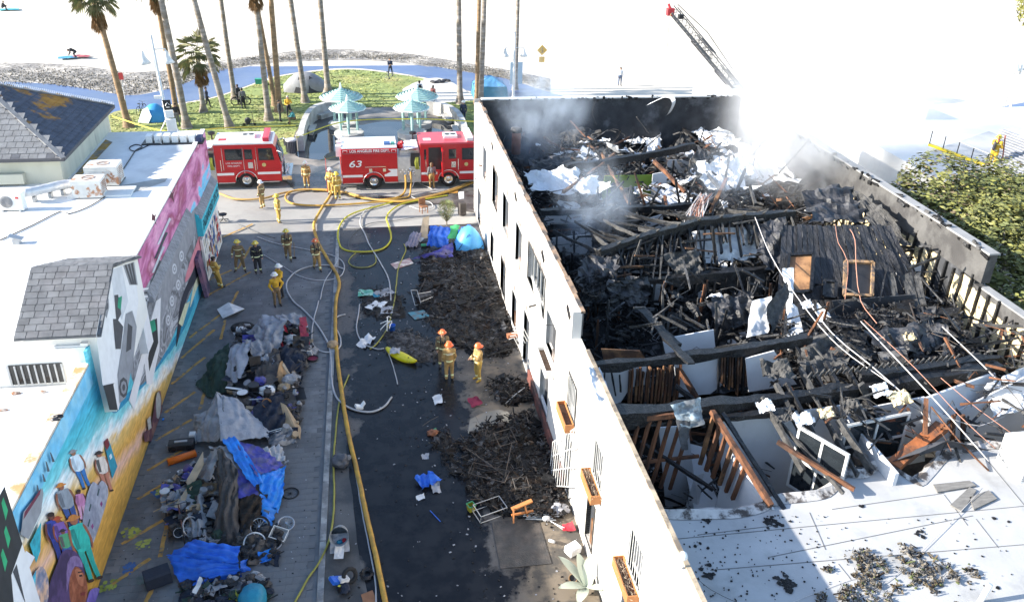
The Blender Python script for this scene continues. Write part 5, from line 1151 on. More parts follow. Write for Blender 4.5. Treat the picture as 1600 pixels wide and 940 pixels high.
# hand tools and bicycles
t=thing('pike_pole','red pole standing beside the firefighters behind engine 63','pole',P_(512,300)); MB().tube([(0,0,0),(.02,0,2.3)],.022,6).build('shaft',mat('pole_red',(.45,.06,.05),.5),t); MB().tube([(.02,0,2.3),(.05,0,2.45),(.1,0,2.4)],.018,5).build('hook',M_DARKM,t)
t=thing('axe','long-handled tool held beside the walking firefighter with tank','tool',P_(460,404)); MB().tube([(0,0,0),(.05,.03,.95)],.02,6).build('handle',mat('pole_wood',(.3,.2,.1),.6),t); MB().box((.0,0,.05),(.22,.04,.1)).build('head',M_DARKM,t)
def bicycle(p,rz,label,col,tyre=.022,wr=.34,lay=False):
    t=thing('bicycle',label,'bicycle',p,rz,'bicycles'); fm=mat('bike_'+str(col),col,.4,.1,4)
    for x in (-.5,.5):
        w=MB().tube([(x+wr*math.cos(a*.2618),0,wr+wr*math.sin(a*.2618)) for a in range(24)],tyre,6,closed=True).build('wheel',M_TYRE,t,True)
        mb=MB()
        for a in range(10): mb.tube([(x,0,wr),(x+wr*math.cos(a*.628),0,wr+wr*math.sin(a*.628))],.003,3)
        mb.lathe([(.03,-.04),(.03,.04)],8,(x,0,wr),M=Matrix.Rotation(R(90),3,'X')); mb.build('spokes',M_CHROME,w)
    mb=MB(); bbk=(-.08,0,.3); hs=(.36,0,.8); st=(-.2,0,.78)
    for a,b in ((bbk,hs),(bbk,st),(st,hs),(st,(-.5,0,wr)),(bbk,(-.5,0,wr)),(hs,(.5,0,wr)),(hs,(.33,0,.95)),(st,(-.23,0,.9))): mb.tube([a,b],.018,6)
    mb.build('frame',fm,t); MB().box((-.25,0,.92),(.24,.13,.05)).build('saddle',M_BLACK,t); MB().tube([(.33,-.28,1.0),(.36,0,.96),(.33,.28,1.0)],.014,6).build('handlebar',M_DARKM,t); MB().lathe([(.09,-.01),(.09,.01)],12,(-.08,0,.3),M=Matrix.Rotation(R(90),3,'X')).build('chainring',M_DARKM,t)
    return t
bicycle(P_(610,127)+Vector((0,-.1,0)),R(4),'thin bicycle held by the person at the path edge',(.35,.36,.38),.016,.36)
bicycle(P_(377,164),R(6),'dark bicycle with fat tyres beside two people on the lawn',(.04,.04,.045),.05,.33)
bicycle(P_(222,178),R(75),'dark bicycle parked behind the blue pop-up tent',(.05,.05,.06),.025,.36)
t=thing('kick_scooter','dark scooter loaded with a bag on the lawn below the cyclists','scooter',P_(390,196)); MB().bb((-.45,-.08,.1),(.35,.08,.15)).build('deck',M_BLACK,t); MB().tube([(.35,0,.12),(.28,0,1.1)],.025,6).build('stem',M_BLACK,t); MB().tube([(.28,-.25,1.1),(.28,.25,1.1)],.018,6).build('handlebar',M_BLACK,t); MB().blob((-.1,0,.4),(.25,.2,.27),.2,2,2).build('bag',M_TDARK,t)
for x in (-.42,.42): MB().lathe([(.1,-.03),(.1,.03)],12,(x,0,.1),M=Matrix.Rotation(R(90),3,'X')).build('wheel',M_TYRE,t)
oc=thing('office_chair','broken black office chair beside the paper-covered hoarding','chair',P_(349,345),.5); MB().blob((0,0,.42),(.26,.26,.07),.1,2,2).build('seat',M_BLACK,oc); MB().cloth([(-.22,-.2,.5),(-.22,.2,.5),(-.35,.2,1.0),(-.35,-.2,1.0)],5,5,.03).build('backrest',M_BLACK,oc); MB().tube([(0,0,.1),(0,0,.4)],.03,6).build('column',M_DARKM,oc)
for k in range(5): MB().tube([(0,0,.12),(.32*math.cos(k*1.257),.32*math.sin(k*1.257),.06)],.025,5).build('leg',M_DARKM,oc)
# ================================================================== hoses lying on the ground
M_HY=mat('hose_yellow',(.52,.30,.045),.75,.15,3,.1,40,col2=(.40,.23,.05),cscale=2); M_HT=mat('hose_tan',(.48,.30,.10),.75,.15,3,.1,40); M_HL=mat('hose_lime',(.50,.45,.035),.75,.12,3); M_HG=mat('hose_grey',(.42,.42,.43),.75,.12,3); M_HO=mat('hose_olive2',(.30,.28,.06),.75,.15,3); M_HD=mat('hose_slate',(.12,.125,.13),.75,.15,3)
def hose(pp,r,m,label,lift=None,pre=None,post=None):
    P=[at(px,py,r+.012) for px,py in pp]
    if pre: P=[Vector(q) for q in pre]+P
    if post: P=P+[Vector(q) for q in post]
    S=spline(P,.14); mb=MB(); n=len(S)
    S=[p+Vector((.012*mnoise.noise(p*2.2),.012*mnoise.noise(p*2.2+Vector((7,0,0))),0)) for p in S]
    rr=[r*(1+.05*mnoise.noise(p*3)) for p in S]
    mb.tube(S,rr,8,flat=.9); o=mb.build('fire_hose',m,None,True,label,'fire hose','fire hoses on the street and alley')
    return o
hose([(342,302),(370,311),(410,310),(440,302),(470,297),(505,296),(545,302),(580,311),(625,314),(660,309),(700,298),(745,280),(790,262)],.075,M_HT,'thick tan hose crossing the street below both engines')
hose([(535,300),(505,297),(470,296),(450,302),(447,312),(462,319),(500,321),(545,319),(600,315),(640,314),(700,300),(745,283)],.07,M_HY,'thick yellow hose making a long loop on the street')
hose([(521,296),(513,310),(503,325),(492,345),(491,358),(497,378),(508,398),(520,418),(527,430),(530,445),(525,470),(524,510),(527,560),(535,620),(545,680),(560,745),(575,815),(590,880),(606,960)],.085,M_HY,'long thick yellow hose running down the alley beside the kerb')
def outlet(x,z): return (x-2.1,55.1,z)
hose([(632,300),(618,309),(590,312),(560,308),(540,300)],.06,M_HY,'yellow hose curving from the pump panel to the left',pre=[outlet(4.2,.95),(2.1,54.7,.75)])
hose([(640,305),(630,309),(600,314)],.05,M_HY,'second yellow hose dropping from the pump panel',pre=[outlet(4.55,1.2),(2.45,54.75,.6)])
hose([(641,304),(655,312),(672,316),(676,324),(660,328),(640,322)],.03,M_HG,'thin pale hose looped below the pump panel',pre=[outlet(4.75,1.1),(2.65,54.8,.6)])
hose([(655,285),(668,292),(680,296),(705,296)],.028,M_HG,'thin white hose trailing past the person at the crew door',pre=[outlet(4.8,1.0)])
hose([(616,315),(590,322),(560,330),(540,340),(530,355),(528,372),(535,388),(555,393),(585,392),(603,385),(611,372),(608,355),(604,340),(612,328),(630,318),(665,311),(700,305)],.05,M_HL,'bright lime hose in a wide loop at the alley mouth')
hose([(592,319),(575,325),(565,337),(563,350),(570,365),(577,382),(587,398),(597,415),(605,430),(609,445),(611,470)],.035,M_HG,'grey hose wandering down the alley from the lime loop')
hose([(556,395),(548,402),(545,410),(555,417),(575,417),(587,410),(586,398)],.028,M_HO,'thin olive hose ring in the wet below the lime loop')
hose([(631,381),(634,390),(628,405),(622,420),(619,445),(616,470),(606,510),(590,535),(578,545)],.03,M_HO,'olive hose snaking through the wet rubbish')
hose([(700,334),(660,338),(620,344),(575,350),(550,368),(545,385),(552,396)],.025,M_HD,'dark thin hose around the edge of the wet patch')
hose([(402,370),(430,380),(470,388),(505,395),(530,404),(538,416),(533,430),(515,437),(490,437),(465,430),(440,415),(412,398)],.03,M_HG,'grey hose curling round the walking firefighters')
hose([(537,420),(520,415),(490,415),(465,423),(450,437),(448,452),(458,470),(475,485),(492,503),(505,522),(514,540),(517,560),(518,590),(523,615),(535,630),(555,640),(580,643),(600,635),(612,620)],.042,M_HG,'long grey hose looping past the kerb into the puddle')
hose([(498,470),(490,500),(487,530),(495,545),(510,550),(523,548),(532,540),(531,525),(524,510),(522,500),(530,493),(540,491)],.035,M_HG,'grey hose winding around the yellow one by the brown sack')
hose([(500,468),(507,440),(520,420),(528,405)],.03,M_HG,'short grey hose joining the curls by the kerb')
hose([(562,475),(560,490),(557,510),(560,525),(570,538),(590,545),(600,544)],.03,M_HG,'grey hose end curling in the puddle by the white cloth')
hose([(605,548),(612,565),(619,590),(621,600)],.022,M_HG,'thin pale hose end beside the yellow kayak')
hose([(545,585),(535,610),(528,640),(524,680),(521,720),(522,760),(521,800),(515,840),(500,875),(480,905),(458,945)],.035,M_HO,'olive hose running along the kerb to the bottom edge')
hose([(548,690),(556,740),(566,800),(578,860),(586,905),(588,950)],.025,M_HG,'thin pale hose lying beside the long yellow one')
hose([(372,350),(400,362),(430,372)],.025,M_HD,'dark thin hose by the office chair')
# ================================================================== encampment along the walkway
def fab(n,c,r=.75,c2=None): return mat('fab_'+n,c,r,.18,3,.35,14,col2=c2,cscale=2.2)
F_GREY=fab('grey',(.22,.225,.24),.7,(.30,.305,.32)); F_LGREY=fab('lightgrey',(.33,.34,.37)); F_DGREEN=fab('darkgreen',(.02,.045,.03)); F_BROWN=fab('brownblack',(.05,.042,.038),.7,(.075,.066,.06)); F_BLUE=fab('blue',(.02,.14,.62),.55); F_SKY=fab('skyblue',(.02,.26,.78),.45,(.02,.2,.68)); F_INDIGO=fab('indigo',(.06,.06,.34),.6,(.10,.09,.2)); F_RED=fab('red',(.38,.015,.03)); F_CRIM=fab('crimson',(.22,.02,.05)); F_BEIGE=fab('beige',(.50,.40,.28)); F_NAVY=fab('navy2',(.012,.018,.035)); F_TEAL=fab('teal2',(.01,.22,.34),.5); F_WHITE=fab('white2',(.66,.66,.66)); F_YEL=fab('yellow',(.5,.46,.05))
M_WOOD=mat('plywood',(.42,.25,.12),.8,.2,2,.1,20,stretch=(1,4,1)); M_CARD=mat('cardboard',(.40,.29,.18),.85,.15,2); M_CLEAR=mat('clear_plastic',(.62,.66,.70),.3,.05,3,alpha=.6)
def tarp(pts,m,label,cat='tarp',name='tarp',nu=22,nv=22,amp=.10,fr=2.2,bulge=0.,seed=1,group=None,edge=.06,parent=None):
    P=[at(px,py,z) for px,py,z in pts]; c=sum(P,Vector())/4; mb=MB(); mb.cloth([p-c for p in P],nu,nv,amp*1.15,fr,0,seed,0,bulge,edge,.45)
    o=mb.build(name,m,parent,True,label if not parent else None,cat if not parent else None,group); o.location=c; return o
def tub(p,r0,r1,h,m,label,name='bucket',cat='bucket',inner=None,tilt=(0,0),lid=None,group=None,n=18):
    t=thing(name,label,cat,p,0,group); Q=Matrix.Rotation(tilt[0],3,'X') @ Matrix.Rotation(tilt[1],3,'Y')
    z0=r1*abs(math.sin(max(abs(tilt[0]),abs(tilt[1]))))
    MB().lathe([(r0*.9,.0),(r0,.01),(r1,h),(r1*1.05,h),(r1*1.05,h-.03)],n,(0,0,z0),M=Q,cap=False).lathe([(0,.012),(r0,.012)],n,(0,0,z0),M=Q,cap=False).build('shell',m,t,True)
    MB().lathe([(0,h*(.98 if lid else .55)),(r1*.97,h*(.985 if lid else .57))],n,(0,0,z0),M=Q,cap=False).build('lid' if lid else 'inside',lid or inner or M_BLACK,t)
    return t
def crate(p,size,m,label,cat,name,rz=0.0,rx=0.0,ry=0.0,parts=True):
    t=thing(name,label,cat,p); t.rotation_euler=(rx,ry,rz); w,d,h=size
    mb=MB(); rbox((-w/2,-d/2,0),(w/2,d/2,h),min(w,d,h)*.12,mb=mb); mb.build('body',m,t); return t
def board(pts,m,label,name='board',cat='board',th=.02,group=None):
    P=[at(*q) for q in pts]; c=sum(P,Vector())/len(P); n=(P[1]-P[0]).cross(P[2]-P[0]).normalized(); n=n if n.z > 0 else -n
    mb=MB(); mb.poly([p-c for p in P],n*-th); o=mb.build(name,m,None,False,label,cat,group); o.location=c; return o
def rim(p,r,label,tyre=M_BLACK,tilt=0.0,rz=0.0,rimm=M_CHROME,thick=.02,spokes=14,group='loose bicycle wheels'):
    t=thing('wheel',label,'bicycle wheel',p,0,group); t.rotation_euler=(tilt,0,rz)
    MB().tube([(r*math.cos(a*.2244),r*math.sin(a*.2244),0) for a in range(28)],thick,6,closed=True).build('tyre',tyre,t,True); MB().tube([((r-thick*1.3)*math.cos(a*.2244),(r-thick*1.3)*math.sin(a*.2244),0) for a in range(28)],.012,5,closed=True).build('rim',rimm,t,True)
    mb=MB()
    for k in range(spokes): mb.tube([(0,0,0),(r*math.cos(k*6.283/spokes),r*math.sin(k*6.283/spokes),0)],.0035,3)
    mb.lathe([(.03,-.03),(.03,.03)],8); mb.build('spokes',rimm,t); return t
def clutter(name,px_poly,n,zmax,mats,label,cat,size=(.08,.35),seed=1,base=None,peak=None):
    """a heap nobody could count: many small bits piled over an outline"""
    random.seed(seed); PW=[at(*p,0) for p in px_poly]; pl=[(p.x,p.y) for p in PW]; xs=[p[0] for p in pl]; ys=[p[1] for p in pl]; cx_,cy_=sum(xs)/len(xs),sum(ys)/len(ys); rad=max(math.hypot(x-cx_,y-cy_) for x,y in pl)
    mb=MB(); k=0
    while k < n:
        x,y=random.uniform(min(xs),max(xs)),random.uniform(min(ys),max(ys))
        if not inside(x,y,pl): continue
        k +=1; e=min(1,1.25-math.hypot(x-cx_,y-cy_)/rad); hz=max(.02,zmax*e*(.6+.5*mnoise.noise(Vector((x*1.2,y*1.2,seed)))))
        s=random.uniform(*size)*random.choice((.6,1,1.3)); z=hz*random.random()**.5; q=random.random(); mi=random.randrange(len(mats))
        M=Matrix.Rotation(random.random()*6.3,3,'Z') @ Matrix.Rotation(random.uniform(-.8,.8),3,'X') @ Matrix.Rotation(random.uniform(-.5,.5),3,'Y')
        if q < .2: mb.blob((x,y,z),(s*.75,s*.6,s*.5),.35,1.8,2,k % 17,mi)
        elif q < .45: mb.box((x,y,z),(s,s*random.uniform(.3,.9),s*random.uniform(.06,.5)),mi=mi,M=M)
        elif q < .8:
            c=[Vector((x,y,z))+M @ Vector((a*s*.7,b*s*.6,0)) for a,b in ((-1,-1),(1,-1),(1,1),(-1,1))]; mb.cloth(c,4,4,s*.25,3/s*.3,seed=k % 31,mi=mi)
        elif q < .92: mb.lathe([(s*.3,0),(s*.35,s*.7)],9,(x,y,z),mi,M=M)
        else: mb.beam(Vector((x,y,z))-M @ Vector((s*1.3,0,0)),Vector((x,y,z))+M @ Vector((s*1.3,0,0)),.03,.03,mi)
    return mb.build(name,mats,None,False,label,cat,None,'stuff')
CB=[F_GREY,F_BROWN,F_NAVY,M_BLACK,F_LGREY,F_GREY,F_BROWN,M_CARD,F_BROWN,M_BLACK,F_NAVY,F_GREY,F_BROWN,M_BLACK,F_WHITE,F_INDIGO,F_DGREEN,F_GREY]
clutter('camp_rubbish',[(372,520),(420,500),(478,510),(490,550),(470,600),(475,650),(462,690),(430,690),(400,660),(362,620),(350,570)],430,.9,CB,'mixed heap of belongings under the grey tarps of the camp','rubbish',seed=3,size=(.12,.42))
clutter('camp_rubbish',[(255,770),(285,740),(330,720),(350,850),(300,850),(262,830)],170,.7,CB,'heap of clothes, bags and cartons left of the dark tent','rubbish',seed=5,size=(.12,.38))
clutter('camp_rubbish',[(375,770),(405,790),(440,830),(435,880),(385,885),(365,850)],180,.5,[M_BLACK,F_BROWN,M_DARKM,F_NAVY,F_GREY,M_DARKM],'dark heap of bicycle parts beside the blue tarp','rubbish',seed=6,size=(.06,.25))
clutter('camp_rubbish',[(280,915),(330,905),(420,905),(430,960),(270,960)],150,.4,[F_NAVY,M_BLACK,F_GREY,F_DGREEN,F_BROWN],'dark bundles at the bottom edge below the blue tarp','rubbish',seed=8,size=(.1,.3))
# upper grey tent
tarp([(386,520,.35),(415,492,1.15),(448,498,1.25),(432,548,.35)],F_LGREY,'crumpled grey tent fly at the top of the camp',seed=2,bulge=.25)
tarp([(415,494,1.12),(470,490,.95),(480,512,.6),(446,500,1.22)],F_GREY,'grey tent back panel beside the red cloth',seed=3,amp=.07)
tarp([(466,497,1.0),(477,494,.85),(484,545,.08),(471,546,.12)],F_CRIM,'dark red cloth panel hanging at the camp top right','cloth',seed=4,amp=.06,nu=8,group=None)
tarp([(437,498,1.15),(444,500,1.1),(450,520,.7),(443,517,.8)],F_RED,'small bright red flap on the grey tent','cloth',seed=5,amp=.03,nu=5,nv=6)
tarp([(429,528,.5),(437,520,.7),(446,545,.2),(430,548,.15)],F_RED,'red cloth at the grey tent mouth','cloth',seed=6,amp=.08,nu=7,nv=7)
tarp([(455,520,.55),(461,526,.5),(475,548,.1),(468,548,.1)],F_RED,'thin red strip beside the dark red panel','cloth',seed=7,amp=.03,nu=4,nv=8)
t=thing('rubber_tube','black inflated inner tube lying at the camp top left','inner tube',at(379,512,.12)); MB().tube([(.42*math.cos(a*.3927),.3*math.sin(a*.3927),.02) for a in range(16)],.13,10,closed=True).build('ring',M_TYRE,t,True)
crate(at(376,524,0),(.3,.3,.42),F_WHITE,'white and black canister below the inner tube','canister','canister')
o=board([(339,483,.12),(357,472,.3),(366,489,.25),(348,497,.05)],F_WHITE,'white folded sheet lying alone on the walkway','paper_sheet','sheet');
o=board([(357,472,.3),(382,482,.04),(366,489,.25)],F_WHITE,'other half of the folded white sheet on the walkway','paper_sheet','sheet')
tarp([(322,570,.3),(358,535,.7),(362,612,.1),(335,620,.05)],F_DGREEN,'dark green tarp slumped at the left side of the camp',seed=8,bulge=.3,amp=.12)
tarp([(305,600,.05),(330,572,.3),(345,620,.1),(325,622,.03)],F_DGREEN,'dark green tarp corner trailing on the walkway',seed=9,amp=.06)
tarp([(352,612,.1),(360,542,.9),(395,530,1.15),(378,590,.75)],F_LGREY,'long light grey tarp sloping from the tent to the drums',seed=10,bulge=.15,amp=.08)
tarp([(378,528,1.1),(430,540,.8),(428,578,.55),(398,562,.8)],F_GREY,'grey blanket over the middle of the camp',seed=11,amp=.14)
tarp([(303,690,.05),(338,612,1.1),(352,622,1.05),(345,690,.7)],F_GREY,'left face of the large slate tarp',seed=12,amp=.06)
tarp([(338,612,1.1),(372,625,.75),(428,682,.25),(345,690,.75)],F_LGREY,'right face of the large slate tarp above the blue one',seed=13,amp=.06,bulge=.1)
tarp([(303,648,.5),(332,640,.55),(330,688,.1),(303,672,.1)],F_GREY,'boxy grey bundle at the left of the slate tarp','bundle','bundle',seed=14,bulge=.3)
tub(at(380,622,.45),.2,.22,.3,M_BLACK,'black drum with a round white head in the camp','drum','drum',lid=F_WHITE)
tub(at(397,610,.5),.2,.22,.3,M_BLACK,'all black drum right of the white-headed one','drum','drum',lid=M_BLACK)
tub(at(412,640,.25),.18,.2,.42,fab('orange_brown',(.45,.20,.06)),'orange bucket tipped beside the boards',inner=M_BLACK,tilt=(.5,.5))
tub(at(418,655,.1),.15,.17,.36,F_WHITE,'white bucket with a brown mouth below the orange one',inner=M_CARD,tilt=(.55,.3))
tub(at(397,655,.3),.13,.15,.2,M_BLACK,'small dark pot beside the white bucket','pot','pot',inner=F_GREY)
tub(at(464,578,.0),.16,.19,.32,M_DARKM,'dark pot with brown soil at the camp edge','plant_pot','pot',inner=mat('soil',(.2,.11,.06),.9))
tub(at(489,562,.0),.2,.24,.12,M_BLACK,'flat dark bowl at the camp right edge','bowl','bowl',inner=F_CRIM)
tub(at(478,557,.0),.1,.12,.3,F_WHITE,'white canister tipped over by the dark bowl','canister','canister',inner=M_BLACK,tilt=(.0,1.3))
kbd=thing('keyboard','small piano keyboard sticking out beside the drums','keyboard',at(366,607,.5),-.35); MB().box((0,0,0),(.75,.2,.06)).build('case',M_BLACK,kbd)
for k in range(12): MB().box((-.32+k*.058,-.03,.035),(.05,.12,.02)).build('key',M_WHITEP,kbd)
ch=thing('folding_chair','black folding chair standing amid the camp heap','chair',at(402,590,.25),.2); MB().box((0,0,.42),(.42,.4,.05)).build('seat',M_BLACK,ch); MB().box((0,.2,.72),(.44,.05,.42)).build('backrest',F_BROWN,ch)
for sx in (-1,1):
    for sy in (-1,1): MB().tube([(sx*.18,sy*.18,0),(sx*.2,-sy*.12,.45)],.015,5).build('leg',M_DARKM,ch)
board([(437,567,1.0),(441,563,1.0),(456,598,.25),(446,612,.1),(432,590,.6)],M_WOOD,'tan plywood sheet leaning at the right edge of the camp'); board([(443,566,.95),(457,590,.4),(456,598,.22),(441,570,.9)],F_BEIGE,'pale narrow board behind the tan plywood'); board([(438,628,.8),(446,632,.75),(470,668,.15),(469,686,.02),(445,660,.3)],M_CARD,'brown torn board below the tan plywood')
board([(459,606,.03),(474,604,.04),(479,622,.03),(463,625,.02)],M_DARKM,'black square mat on the paving beside the camp','mat','mat')
tarp([(450,640,.3),(465,625,.35),(472,640,.15),(462,660,.1)],F_BROWN,'dark rag between the boards at the camp edge','cloth',seed=15,amp=.1,nu=8,nv=8)
crate(at(408,672,.2),(.45,.35,.25),F_WHITE,'white plastic bag bundle near the slate tarp','bag','bag',.4);
tarp([(415,680,.3),(455,668,.3),(465,690,.05),(425,700,.1)],F_GREY,'grey crumpled cloth right of the slate tarp','cloth',seed=16,amp=.14)
fr_=thing('crutch','white tubular frame lying on the camp heap','frame',at(425,678,.35)); MB().tube([(-.5,-.1,0),(.3,.15,.05)],.015,5).build('tube',M_WHITEP,fr_); MB().tube([(-.45,.05,0),(.35,.3,.05),(.3,.15,.05)],.015,5).build('tube',M_WHITEP,fr_)
MB().tube([at(365,628,.85),at(390,645,.6)],.014,5).build('white_stick',M_WHITEP,None,label='white stick lying across the slate tarp edge',cat='stick')
for q,m,lab,sd in [([(398,512,.9),(446,500,1.2),(440,545,.7),(404,556,.6)],F_GREY,'wide grey sheet sagging over the upper camp',51),([(404,556,.65),(440,548,.75),(436,590,.55),(398,596,.6)],F_BROWN,'dark sheet in the middle of the camp heap',52),([(440,545,.6),(482,548,.2),(470,600,.1),(438,592,.5)],F_NAVY,'near-black tarp on the camp side facing the kerb',53),([(392,640,.6),(440,612,.6),(452,660,.25),(418,690,.2)],F_NAVY,'black bags tarp below the drums',54),([(285,800,.2),(318,770,.4),(326,842,.12),(295,842,.06)],F_GREY,'grey bedding spread left of the dark tent',55),([(368,850,.08),(408,805,.08),(432,870,.03),(380,890,.03)],F_BROWN,'dark cover under the bicycle wheels',56)]: tarp(q,m,lab,seed=sd,amp=.15,bulge=.15)
# stereo and orange roll
st=thing('stereo','black portable stereo on the paving left of the slate tarp','stereo',at(285,700,0),.05); rbox((-.45,-.22,.02),(.45,.22,.34),.06).build('case',M_BLACK,st); MB().box((0,-.06,.36),(.45,.1,.05)).build('panel',M_GALV,st)
for sx in (-.28,.28): MB().lathe([(.13,0),(.12,.02),(.05,.01)],14,(sx,-.225,.17),M=Matrix.Rotation(R(90),3,'X')).build('speaker_cone',M_DARKM,st)
crate(at(303,690,0),(.22,.25,.42),F_WHITE,'white box standing right of the stereo','box','carton')
t=thing('foam_roll','bright orange roll lying below the stereo','roll',at(262,722,.12)); a=at(262,722,.12); b=at(306,707,.14); MB().tube([Vector((0,0,0)),b-a],.13,14).build('roll',mat('roll_orange',(.72,.15,.01),.5,.06,3),t,True); MB().tube([(b-a)*-.004,(b-a)*.004],.09,12).build('roll_core',M_DARKM,t)
# middle dark tent with blue tarps
tarp([(305,745,.25),(330,705,.95),(350,697,1.3),(332,752,.9)],F_GREY,'grey left flank of the dark tent',seed=20,amp=.07)
tarp([(325,700,1.0),(372,692,1.0),(368,740,.9),(345,700,1.35)],F_GREY,'grey top of the dark tent',seed=21,amp=.06)
tarp([(334,740,.9),(346,700,1.4),(366,730,1.3),(368,850,.12)],F_BROWN,'near-black left panel of the tall dark tent',seed=22,bulge=.15,amp=.09)
tarp([(348,702,1.4),(372,735,1.1),(374,850,.1),(335,848,.08)],F_BROWN,'near-black front panel of the tall dark tent',seed=23,bulge=.25,amp=.10,nu=20,nv=24)
tarp([(366,732,.9),(388,732,.85),(405,775,.6),(372,778,.7)],F_INDIGO,'indigo tarp between the dark tent and bright blue one',seed=24,amp=.07)
tarp([(346,686,1.2),(370,684,1.15),(412,752,.85),(396,762,.85)],F_SKY,'bright blue tarp strip over the ridge of the tent',seed=25,amp=.07,nu=8,nv=20)
tarp([(365,686,1.15),(410,700,.85),(445,728,.55),(400,745,.9)],F_INDIGO,'faded indigo tarp with worn patches behind the blue one',seed=26,amp=.06)
tarp([(404,742,.85),(446,728,.5),(436,800,.05),(404,765,.65)],F_SKY,'bright blue tarp falling to the paving on the right',seed=27,amp=.10,bulge=.15)
tarp([(404,770,.6),(432,790,.1),(424,828,.03),(410,812,.15)],F_SKY,'blue tarp tail trailing to the paving',seed=28,amp=.08,nu=8)
tarp([(408,700,.75),(440,698,.25),(448,725,.3),(425,722,.6)],fab('clear_sheet',(.42,.42,.43),.4),'crinkled pale plastic sheet at the blue tarp top','sheet',seed=29,amp=.14)
tarp([(374,780,.7),(412,770,.55),(402,820,.1),(376,850,.08)],mat('fur_rug',(.035,.026,.02),.95,.4,8,.8,40),'dark shaggy rug between the tent and the blue tarp','rug',seed=30,amp=.16,bulge=.15)
tarp([(262,870,.35),(300,843,.6),(376,855,.6),(372,880,.5)],F_BLUE,'royal blue tarp top at the bottom of the camp',seed=31,amp=.09,bulge=.1)
tarp([(262,868,.36),(372,878,.52),(378,900,.05),(285,918,.03)],F_BLUE,'royal blue tarp side draped to the ground',seed=32,amp=.08,bulge=.12)
tarp([(372,880,.3),(385,872,.2),(390,892,.03),(374,894,.03)],F_BLUE,'blue tarp corner knot',seed=33,amp=.06,nu=6,nv=6)
crate(at(248,910,0),(.75,.5,.5),F_NAVY,'dark duffel bag left of the royal blue tarp','bag','duffel_bag',.4);
tub(at(260,780,.0),.14,.16,.4,F_WHITE,'white lidded bucket at the left side of the camp',lid=F_WHITE)
tub(at(280,835,.0),.13,.15,.38,F_WHITE,'white bucket lying by the small bicycle wheel',inner=M_BLACK,tilt=(.9,.2))
board([(290,752,.55),(317,705,1.05),(318,725,.95),(297,765,.5)],F_BEIGE,'tall beige board leaning at the dark tent'); board([(272,790,.25),(296,756,.5),(300,765,.45),(282,805,.15)],F_BEIGE,'lower beige board beside the white bucket')
tarp([(290,758,.55),(316,750,.6),(315,795,.2),(295,785,.3)],F_DGREEN,'dark green jacket hung on the camp boards','cloth',seed=34,amp=.08)
tarp([(252,780,.12),(282,765,.35),(286,782,.25),(262,806,.06)],F_GREY,'grey hoodie thrown over the left heap','cloth',seed=35,amp=.1)
bicycle(at(288,838,0)+Vector((-.05,.15,0)),R(105),'small bicycle buried in the heap left of the dark tent',(.12,.05,.04),.022,.3)
rim(at(298,822,.28),.32,'grey-tyred wheel standing against the left heap',fab('tyre_grey',(.35,.35,.36)),R(62),R(60))
rim(at(398,848,.2),.34,'large white-walled wheel at the front of the bicycle heap',F_WHITE,R(38),R(20)); rim(at(405,822,.3),.32,'dark wheel behind the large white-walled one',M_TYRE,R(35),0,thick=.035); rim(at(447,817,.1),.27,'pale wheel with red hub right of the clear tub',F_LGREY,R(18),.3); rim(at(426,848,.06),.29,'pale wheel lying flat below the clear tub',F_LGREY,R(8),0); rim(at(454,770,.03),.28,'thin black wheel lying flat on the paving',M_TYRE,R(3),0,rimm=M_DARKM)
t=thing('storage_tub','clear plastic storage tub tipped beside the wheels','tub',at(438,838,.05),-.3); t.rotation_euler=(R(25),R(8),-.4); mb=MB(); w,d,h=.26,.2,.3
for a,b in (((-w,-d),(w,-d)),((w,-d),(w,d)),((w,d),(-w,d)),((-w,d),(-w,-d))): mb.poly([(a[0]*.85,a[1]*.85,0),(b[0]*.85,b[1]*.85,0),(b[0],b[1],h),(a[0],a[1],h)])
mb.poly([(-w*.85,-d*.85,0),(w*.85,-d*.85,0),(w*.85,d*.85,0),(-w*.85,d*.85,0)]); mb.build('walls',M_CLEAR,t); MB().tube([(-w,-d,h),(w,-d,h),(w,d,h),(-w,d,h)],.018,5,closed=True).build('rim',M_WHITEP,t)
tarp([(402,862,.2),(424,858,.2),(428,872,.05),(408,880,.05)],F_SKY,'small blue rag on the bicycle heap','cloth',seed=36,amp=.08,nu=8,nv=8)
tub(at(363,925,.0),.3,.36,.12,F_LGREY,'wide grey basin below the royal blue tarp','basin','basin',inner=F_GREY);
t=thing('sleeping_bag','teal rolled sleeping bag at the bottom edge','bag',at(397,945,0)); MB().blob((0,0,.28),(.42,.5,.34),.1,1.5,3,flat_below=0).build('roll',F_TEAL,t,True);
tarp([(352,938,.15),(370,922,.25),(378,935,.2),(360,950,.05)],F_YEL,'yellow rag beside the teal bag','cloth',seed=37,amp=.1,nu=8,nv=8)
tarp([(300,925,.5),(312,900,.75),(317,905,.7),(306,928,.45)],F_WHITE,'pale shoe sole poking up at the blue tarp','shoe','shoe',seed=38,amp=.02,nu=5,nv=8)
crate(at(255,655,.02),(.06,.12,.03),F_SKY,'tiny pale blue packet on the walkway by the mural','packet','packet');
